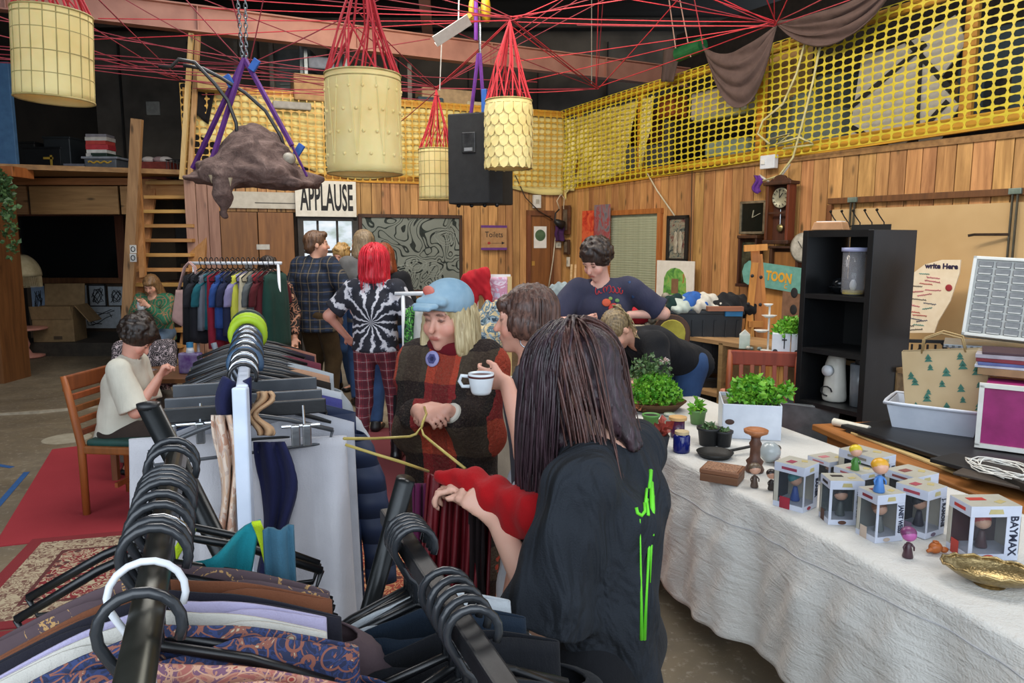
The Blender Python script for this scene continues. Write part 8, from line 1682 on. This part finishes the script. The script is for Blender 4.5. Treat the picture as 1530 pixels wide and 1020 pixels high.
# 2 --- poncho
f2 = R_(166); p = at(676, 600, 2.78); L2 = (p.x, 2.78, 0); h2 = 1.57
POX = NT('poncho_wool', .95); px_ = POX.xyz(POX.co()); n_ = POX.noise(POX.co(scale=9), 1, 3); sx_ = POX.math('ADD', px_[0], POX.math('MULTIPLY', n_, .05)); sz_ = POX.math('ADD', px_[2], POX.math('MULTIPLY', n_, .05))
b1 = POX.band(sx_, 3.9, .5, .15); b2 = POX.band(sz_, 3.9, .5, .30); b3 = POX.band(sx_, 7.8, .5, .1); nz = POX.noise(POX.co(scale=160), 1, 3)
c_ = POX.mix(b1, lin('#1d1413'), lin('#8a2224')); c2_ = POX.mix(b1, lin('#4a3d30'), lin('#b8452e')); c_ = POX.mix(b2, c_, c2_); c_ = POX.mix(POX.math('MULTIPLY', b3, .35), c_, lin('#2c1512')); c_ = POX.mix(POX.ramp(nz, [(.5, (0, 0, 0, 1)), (.72, (.3, .3, .3, 1))]), c_, lin('#7a6a55')); POX.col(c_); POX.bump(POX.noise(POX.co(scale=90), 1, 4), 1, .015)
def poncho(I):
    s = I['s']; n, pv = I['nk'], I['pv']
    return [('f', n - np.array((0, 0, .02)), n - np.array((0, 0, .22)) , (.085 * s, .085 * s), (.180 * s, .14 * s), I['xs']), ('f', n - np.array((0, 0, .22)), pv - np.array((0, 0, .42)), (.180 * s, .15 * s), (.21 * s, .19 * s), I['xs'], dict(k=.05)),
            ('c', I['SL'], I['EL'], .072, .07, dict(k=.06)), ('c', I['SR'], I['ER'], .072, .07, dict(k=.06)), ('cf', I['EL'], I['EL'] + (I['hl'] - I['EL']) * .86, .07, .055, dict(k=.06)), ('cf', I['ER'], I['ER'] + (I['hr'] - I['ER']) * .86, .07, .055, dict(k=.06))]
I2 = person('person in a red and black checked wool poncho and pale denim cap, with wire hanger', L2, f2, h2, res=.0065, neck=(0, .01, 1.40), look=(.26, 1, -.12), hs=1.06, yaw=0,
    hl=LT(L2, f2, at(668, 612, 2.50), h2), hr=LT(L2, f2, at(624, 612, 2.52), h2), el=(-.25, -.3, -1), er=(.25, -.3, -1), build_=.86, dl=(.9, .45, -.05), dr=(-.9, .45, -.05), nl=(.3, -.4, -.9), nr=(-.3, -.4, -.9), curl=.65,
    top=dict(mat=POX.m, sleeve=.3, loose=.03, hem=-.85, extra=poncho, name='poncho', fold=.012, fr=16, res=.010), bottom=dict(mat=BLK, res=.014), shoe=dict(mat=BLACKM), skin='#dba590',
    hair=dict(style='long', mat=hairmat('#a08a60', '#d8c79c'), len=.13, w=.075, res=.008))
strands(I2, 170, hsim(I2, 1.02, .25, z0=.05, y1=-.05, spread=.1, jit=.03), .0042, hairmat('#a08a60', '#d8c79c'), 'hair_locks', 5)
H = I2['H']; q = I2['q']; capm = cloth('#9db8c8', '#6f93ab')
sdf_obj('cap', [('e', H(0, -.018, .062), np.array((.096, .114, .090)) * q, I2['RH']), ('c', H(-.05, .09, .080), H(.05, .09, .080), .016, .016), ('c', H(-.045, .13, .072), H(.045, .13, .072), .011, .011), ('c', H(-.03, .155, .066), H(.03, .155, .066), .009, .009)], capm, I2['root'], res=.006, k=.02,
    subs=[('e', H(0, .0, -.045), np.array((.12, .24, .100)) * q, I2['RH'], dict(k=.006))])
B().ell(H(.02, .074, .118), (.026, .008, .02), 12, 8, Matrix(I2['RH'].tolist())).build('cap_patch', pm('#c9584a', '#d98a78'), I2['root'], True)
B().tube([Vector(I2['nk']) + Vector((.062 * math.cos(a), .062 * math.sin(a), .012 + .01 * math.sin(2 * a))) for a in [k * PI / 12 for k in range(24)]], .032, 10, closed=True).build('turtleneck', cloth('#6e1420'), I2['root'], True)
d_ = (Vector(I2['EL']) - Vector(I2['hl'])).normalized(); B().cyl(Vector(I2['hl']) + d_ * .02, Vector(I2['hl']) + d_ * .055, .036, .040, 20).build('white_cuff', cloth('#d9d5c8'), I2['root'], True, bev=.004)
def onbody(I, obj, px, py, fn):
    from mathutils.bvhtree import BVHTree
    M = Matrix.Translation(I['root'].location) @ Matrix.Rotation(I['root'].rotation_euler[2], 4, 'Z'); bv = BVHTree.FromPolygons([M @ v.co for v in obj.data.vertices], [tuple(p.vertices) for p in obj.data.polygons]); h_ = bv.ray_cast(Vector((0, 0, HC)), ray(px, py).normalized())
    if h_[0] is None: return None
    o = fn(); R = h_[1].to_track_quat('Z', 'Y').to_matrix().to_4x4(); o.matrix_basis = M.inverted() @ Matrix.Translation(h_[0] + h_[1] * .003) @ R; return o
pon = [c for c in I2['root'].children if c.name.startswith('poncho')][0]
bd = onbody(I2, pon, 647, 536, lambda: B().lathe([(.001, 0), (.030, 0), (.030, .003), (.027, .005), (.001, .006)], n=28).build('badge', pm('#8a86b8', '#a5a2cc', .4), I2['root'], True))
if bd: B().lathe([(.010, .0062), (.017, .0072), (.020, .0062)], n=6).build('star_emblem', pm('#4a4a80'), bd)
# 3 --- short brown hair with cup, grey top, white skirt
f3 = R_(84); p = at(802, 600, 2.45); L3 = (p.x + .02, 2.45, 0); h3 = 1.575
I3 = person('person in profile with short brown hair, hoop earring and white skirt, holding a cup', L3, f3, h3, res=.0075, look=(0, 1, -.05), neck=(0, .03, 1.42), hl=LT(L3, f3, at(757, 572, 2.22), h3), el=(-.4, -.4, -.9), hr=LT(L3, f3, (L3[0] + .12, 2.62, .85), h3), dl=(.3, .9, .1), nl=(.9, -.2, .1), curl=.6,
    top=dict(mat=cloth('#4a4a54'), sleeve=.35, loose=.01, hem=.02, res=.012), bottom=dict(mat=pm('#d3d5da', '#c3c6cf', .9, kind='cloth'), skirt=.80, flare=.26, name='skirt', fold=.014, res=.012), shoe=dict(mat=BLACKM), skin='#d8a28c',
    hair=dict(style='bob', fringe=1, mat=hairmat('#33211c', '#6a4a3e'), len=.03, w=.070, res=.007, hs=1))
B().tube([Vector(I3['H'](-.084, -.01, -.062)) + Vector((.0, .022 * math.cos(a), .022 * math.sin(a) * 1.0)) for a in [k * PI / 8 for k in range(16)]], .0028, 6, closed=True).build('earring', CHROME, I3['root'], True)
strands(I3, 110, hsim(I3, 1.02, .07, z0=.5, y1=-.1), .0034, hairmat('#33211c', '#6a4a3e'), 'hair_locks', 9)
q = at(719, 588, 2.14); o = T('coffee_cup', 'white cup with a dark rim band held up beside the poncho', 'cup', q, 0)
CW = pm('#e3e8ec', '#d8dee4', .15, bump=0); B().lathe([(.001, 0), (.026, 0), (.030, .008), (.037, .045), (.038, .062), (.035, .062), (.033, .045), (.026, .010), (.001, .006)], n=32).build('bowl', CW, o, True)
B().tube([(-.036, 0, .052), (-.058, 0, .054), (-.064, 0, .038), (-.055, 0, .022), (-.034, 0, .022)], .0055, 8).build('handle', CW, o, True); B().lathe([(.0385, .050), (.0392, .053), (.0388, .056)], n=32).build('rim_band', pm('#5a2a2a'), o, True)
B().lathe([(.001, .045), (.033, .046)], n=24).build('coffee', pm('#3a2015', None, .2), o)
# 4 --- curly dark hair, fruit T-shirt
f4 = R_(168); p = at(905, 500, 5.05); L4 = (p.x, 5.05, 0); h4 = 1.74
I4 = person('curly dark haired person in a faded navy T-shirt printed with red fruit, looking down', L4, f4, h4, res=.009, build_=1.0, neck=(.02, .04, 1.40), look=(.45, .75, -.52), head_off=(.02, .03, -.0), hl=LT(L4, f4, at(940, 470, 4.92), h4), el=(-1, -.5, -.1), hr=LT(L4, f4, at(872, 478, 4.8), h4), er=(.9, -.3, -.3), dl=(.3, .5, -.8), nl=(.5, -.5, 0),
    top=dict(mat=cloth('#3c3d4f', '#33344a'), sleeve=.85, loose=.026, cuff=.03, hem=-.12, fold=.008, name='t_shirt', res=.009), bottom=dict(mat=DENIM, res=.016), shoe=dict(mat=BLACKM, h=.02), skin='#dfae9c',
    hair=dict(style='curly', mat=hairmat('#1d1512', '#3d2d25'), n=420, grow=.010, res=.009))
ts = [c for c in I4['root'].children if c.name.startswith('t_shirt')][0]; RP = pm('#c22a2c', '#a82022'); r5 = random.Random(5)
txt = []
for k in range(7): x0 = 892 + k * 6; y0 = 432 + abs(k - 3) * .8; txt.append(([(x0 + 3.2 * math.cos(a) * (1 if k % 2 else .8), y0 + 4.6 * math.sin(a) * (1.3 if k in (0, 3) else 1)) for a in [j * PI / 3.2 + k for j in range(6)]], 1.0))
drops(I4, ts, txt, .0032, RP, 'red_script')
for (x, y, rr, c_) in ((906, 452, .030, '#d2542c'), (917, 460, .036, '#c4342a'), (912, 446, .014, '#7f9a4a'), (922, 449, .016, '#5f8a4a'), (925, 470, .012, '#4a6a48')):
    onbody(I4, ts, x, y, lambda: B().ell((0, 0, 0), (rr, rr * .9, .003), 14, 6).build('fruit_print', pm(c_), I4['root'], True))
drops(I4, ts, [([(937, 402), (940, 420), (946, 445), (950, 470)], [1, 1.2, 1.5, 1.5])], .010, DENIM, 'apron_strap')
# 5 --- bending, blonde ponytail
f5 = R_(118); p = at(1005, 545, 4.8); L5 = (p.x, 4.8, 0)
I5 = person('person with a blonde ponytail bending over in a black T-shirt and blue jeans', L5, f5, 1.66, res=.010, pelvis=(0, -.10, .93), neck=(0, .34, 1.12), look=(0, .45, -.85), hl=LT(L5, f5, at(925, 575, 4.45), 1.66), hr=LT(L5, f5, at(930, 565, 4.7), 1.66), el=(-.4, .3, -.8),
    top=dict(mat=BLK, sleeve=.95, loose=.03, cuff=.03, hem=-.10, fold=.006, name='t_shirt'), bottom=dict(mat=DENIM, res=.014, loose=.018), shoe=dict(mat=BLACKM), skin='#d8a68e', hair=dict(style='pony', mat=hairmat('#5a4a36', '#9a8460'), res=.008))
strands(I5, 90, lambda R, m: [I5['H'](0, -.10, .09) + np.array((R.uniform(-.012, .012) + R.uniform(-.02, .02) * j, -.022 * j, .03 - .006 * j * j)) for j in range(0, 7)], .005, hairmat('#7a6644', '#c9b182'), 'ponytail_locks', 4)
# 6 --- flannel
FLN = plaid('flannel_check', '#1f2a3c', [(0, 11, .35, .1, '#2c3c5a', .7), (2, 11, .35, .2, '#151b26', .75), (0, 11, .10, .55, '#8a7a5e', .55), (2, 11, .10, .6, '#8a7a5e', .55)])
p = atz(478, 612, 0); I6 = person('tall person in a dark blue checked flannel shirt and olive trousers, back to us', (p.x, p.y, 0), R_(-22), 1.82, res=.013, look=(.75, .7, .0), hr=(.22, .28, 1.12), er=(.6, -.5, -.6), top=dict(mat=FLN, sleeve=1.92, loose=.036, hem=-.18, fold=.006, name='flannel_shirt', collar=.45), bottom=dict(mat=cloth('#4a3a24', '#3a2d1c'), loose=.020, fold=.005), shoe=dict(mat=cloth('#2c241c'), h=.03), hair=dict(style='short', mat=hairmat('#4a3426', '#7a5a42'), res=.011))
# 7 --- tie-dye and red hair
TD = NT('tie_dye', .9); v = TD.xyz(TD.co()); dx = v[0]; dz = TD.math('SUBTRACT', v[2], 1.10); ang = TD.math('ARCTAN2', dz, dx); rr = TD.math('SQRT', TD.math('ADD', TD.math('MULTIPLY', dx, dx), TD.math('MULTIPLY', dz, dz)))
sw = TD.math('SINE', TD.math('ADD', TD.math('ADD', TD.math('MULTIPLY', ang, 13), TD.math('MULTIPLY', rr, 10)), TD.math('MULTIPLY', TD.noise(TD.co(scale=8), 1, 4, .6), 15))); TD.col(TD.ramp(sw, [(.0, lin('#23252f')), (.42, lin('#4d515f')), (.62, lin('#b9bac6')), (.85, lin('#cfcfd6'))])); TD.bump(TD.noise(TD.co(scale=16), 1, 4), .3, .01)
TAR = plaid('red_tartan', '#8a3440', [(0, 14, .4, .1, '#4a1c2c', .7), (2, 14, .4, .2, '#551f2c', .7), (0, 14, .07, .6, '#b9a8a8', .6), (2, 14, .07, .65, '#b9a8a8', .6), (0, 14, .06, .25, '#20222c', .7), (2, 14, .06, .3, '#20222c', .7)])
p = atz(566, 690, 0); I7 = person('person with bright red hair, black and white tie-dye T-shirt and red tartan trousers', (p.x, p.y, 0), R_(-4), 1.67, res=.011, look=(0, 1, -.1), build_=.98, hl=(-.27, .14, .98), hr=(.25, -.04, .88), el=(-.8, -.3, -.3), er=(.8, -.4, -.2), fl=(-.13, -.10, .08), fr=(.13, .08, .08), skin='#dba08c', curl=.5,
    top=dict(mat=TD.m, sleeve=.80, loose=.028, cuff=.028, hem=-.04, name='t_shirt', fold=.006), bottom=dict(mat=TAR, loose=.006, fold=.003, flarek=1.2), shoe=dict(mat=pm('#15151a', None, .25), h=.08), hair=dict(style='bob', mat=hairmat('#a80f1c', '#e2263a'), len=.13, w=.105, grow=.016, res=.010))
strands(I7, 240, hsim(I7, 1.18, .20, jit=.03), .0055, hairmat('#b0111e', '#ee2c42'), 'hair_locks', 6)
drops(I7, [c for c in I7['root'].children if c.name.startswith('trousers')][0], [([(549, 600), (552, 640), (556, 672)], 1), ([(590, 590), (590, 625), (589, 655)], 1)], .014, BLK, 'black_seam_strip')
# 8-11 --- people further back
def far(lb, px, Y, ytop, f, look, topm, hair, botm=None, skin='#d5a28a', **kw):
    z = at(px, ytop, Y).z; p = at(px, 400, Y); return person(lb, (p.x, Y, 0), R_(f), z / 1.70 * 1.7 if z > 1 else 1.6, res=.014, look=look, skin=skin, top=dict(mat=topm, sleeve=kw.pop('sleeve', 1.9), loose=.02, res=.015), bottom=dict(mat=botm or DENIM, res=.018), shoe=dict(mat=BLACKM), hair=hair, **kw)
far('person with light brown hair standing behind the red haired person', 545, 7.6, 340, 25, (-.6, .8, 0), cloth('#6a6a6a'), dict(style='long', mat=hairmat('#6a5844', '#9a8668'), len=.13, res=.012))
far('auburn haired person in black just beyond the red haired person', 573, 6.5, 360, -8, (-.1, 1, -.1), BLK, dict(style='long', mat=hairmat('#5a2412', '#9a4a26'), len=.14, res=.011), sleeve=.8)
far('curly blond person in cream facing us between the flannel and tie-dye people', 512, 8.4, 364, 150, (-.2, 1, -.2), cloth('#b9a08a'), dict(style='curly', mat=hairmat('#8a6a3e', '#c9a468'), n=120, grow=.01, res=.012), hr=(-.02, .30, 1.30), sleeve=.8)
far('dark haired person in black floral clothes standing behind the colourful far rail', 398, 7.1, 374, 200, (-.6, .8, -.5), floral('black_floral', ['#1c1a1a', '#2a2624', '#1f1d1d', '#b9846a', '#c9a48a'], 12), dict(style='short', mat=hairmat('#1f1714', '#3a2c24'), res=.012), botm=cloth('#5a7a8a'), neck=(0, .05, 1.38))
# 12 --- seated, white shirt
f12 = R_(-82); L12 = (CH[0] + .06, CH[1], 0)
I12 = person('seated curly dark haired person in a cream short sleeved shirt, sewing at the left', L12, f12, 1.64, res=.010, neck=(0, .10, .99), look=(0, .72, -.68), hl=LT(L12, f12, at(238, 562, 4.75), 1.64), hr=LT(L12, f12, at(236, 565, 4.55), 1.64), el=(-.3, -.3, -1), er=(.3, -.3, -1), curl=.9, **sit(.46),
    top=dict(mat=cloth('#d9d5c6', '#c9c5b6'), sleeve=.95, loose=.028, cuff=.04, hem=-.12, name='blouse', fold=.007, collar=.35), bottom=dict(mat=cloth('#3a2f2a'), loose=.012), shoe=dict(mat=BLACKM), hair=dict(style='curly', mat=hairmat('#17110f', '#33261f'), n=420, grow=.012, res=.010), skin='#d8a08c')
f13 = R_(195); p = at(222, 560, 5.75); L13 = (p.x, 5.75, 0)
I13 = person('seated person in a patterned black and white top, half hidden behind the one in cream', L13, f13, 1.6, res=.013, neck=(0, .08, .98), look=(0, .75, -.65), hl=(-.06, .42, .78), hr=(.04, .42, .78), **sit(.44), top=dict(mat=floral('mono_print', ['#2a2628', '#3a3236', '#1f1c1e', '#a8989a', '#c9babb'], 22), sleeve=1.8, loose=.02, name='blouse'), bottom=dict(mat=cloth('#6d6a62')), shoe=dict(mat=BLACKM), hair=dict(style='long', mat=hairmat('#17110f', '#33261f'), len=.2, res=.011))
for (LL, w) in ((L13, .42),):
    o = T('stool', 'low dark stool under the person in the patterned top', 'stool', LL); B().box((0, 0, .42), (.36, .36, .04)).build('seat', BROWN, o)
    for sx in (-1, 1):
        for sy in (-1, 1): B().cyl((sx * .15, sy * .15, 0), (sx * .14, sy * .14, .41), .018).build('leg', BROWN, o)
# 14 --- on the stairs
p = at(240, 500, 9.05); L14 = (p.x, 9.05, 0); I14 = person('seated person in a green patterned jumper and jeans on the bottom of the stairs', L14, R_(178), 1.64, res=.013, pelvis=(0, 0, .62), neck=(0, .10, 1.09), look=(0, .85, -.5), hl=(-.05, .36, .98), hr=(.07, .36, .98), fl=(-.14, .34, .08), fr=(.14, .30, .08), kl=(0, .5, 1), kr=(0, .5, 1),
    top=dict(mat=floral('green_jumper', ['#1f5a40', '#2a6a4a', '#24604a', '#8a6a4a', '#3c7a5a'], 7), sleeve=1.9, loose=.03, name='jumper'), bottom=dict(mat=cloth('#5a6f86', '#4a5f78'), loose=.02), shoe=dict(mat=BLACKM), hair=dict(style='long', fringe=1, mat=hairmat('#5a4028', '#8f6c46'), len=.24, w=.11, res=.011))
q = at(211, 463, 8.7); o = T('mug', 'white mug beside the person on the stairs', 'mug', q); B().lathe([(.001, 0), (.04, 0), (.042, .1), (.038, .1), (.036, .01), (.001, .008)], n=20).build('cup', WHITEM, o, True); B().tube([(.04, 0, .08), (.065, 0, .07), (.065, 0, .03), (.04, 0, .02)], .006, 6).build('handle', WHITEM, o, True)
bpy.context.view_layer.update()
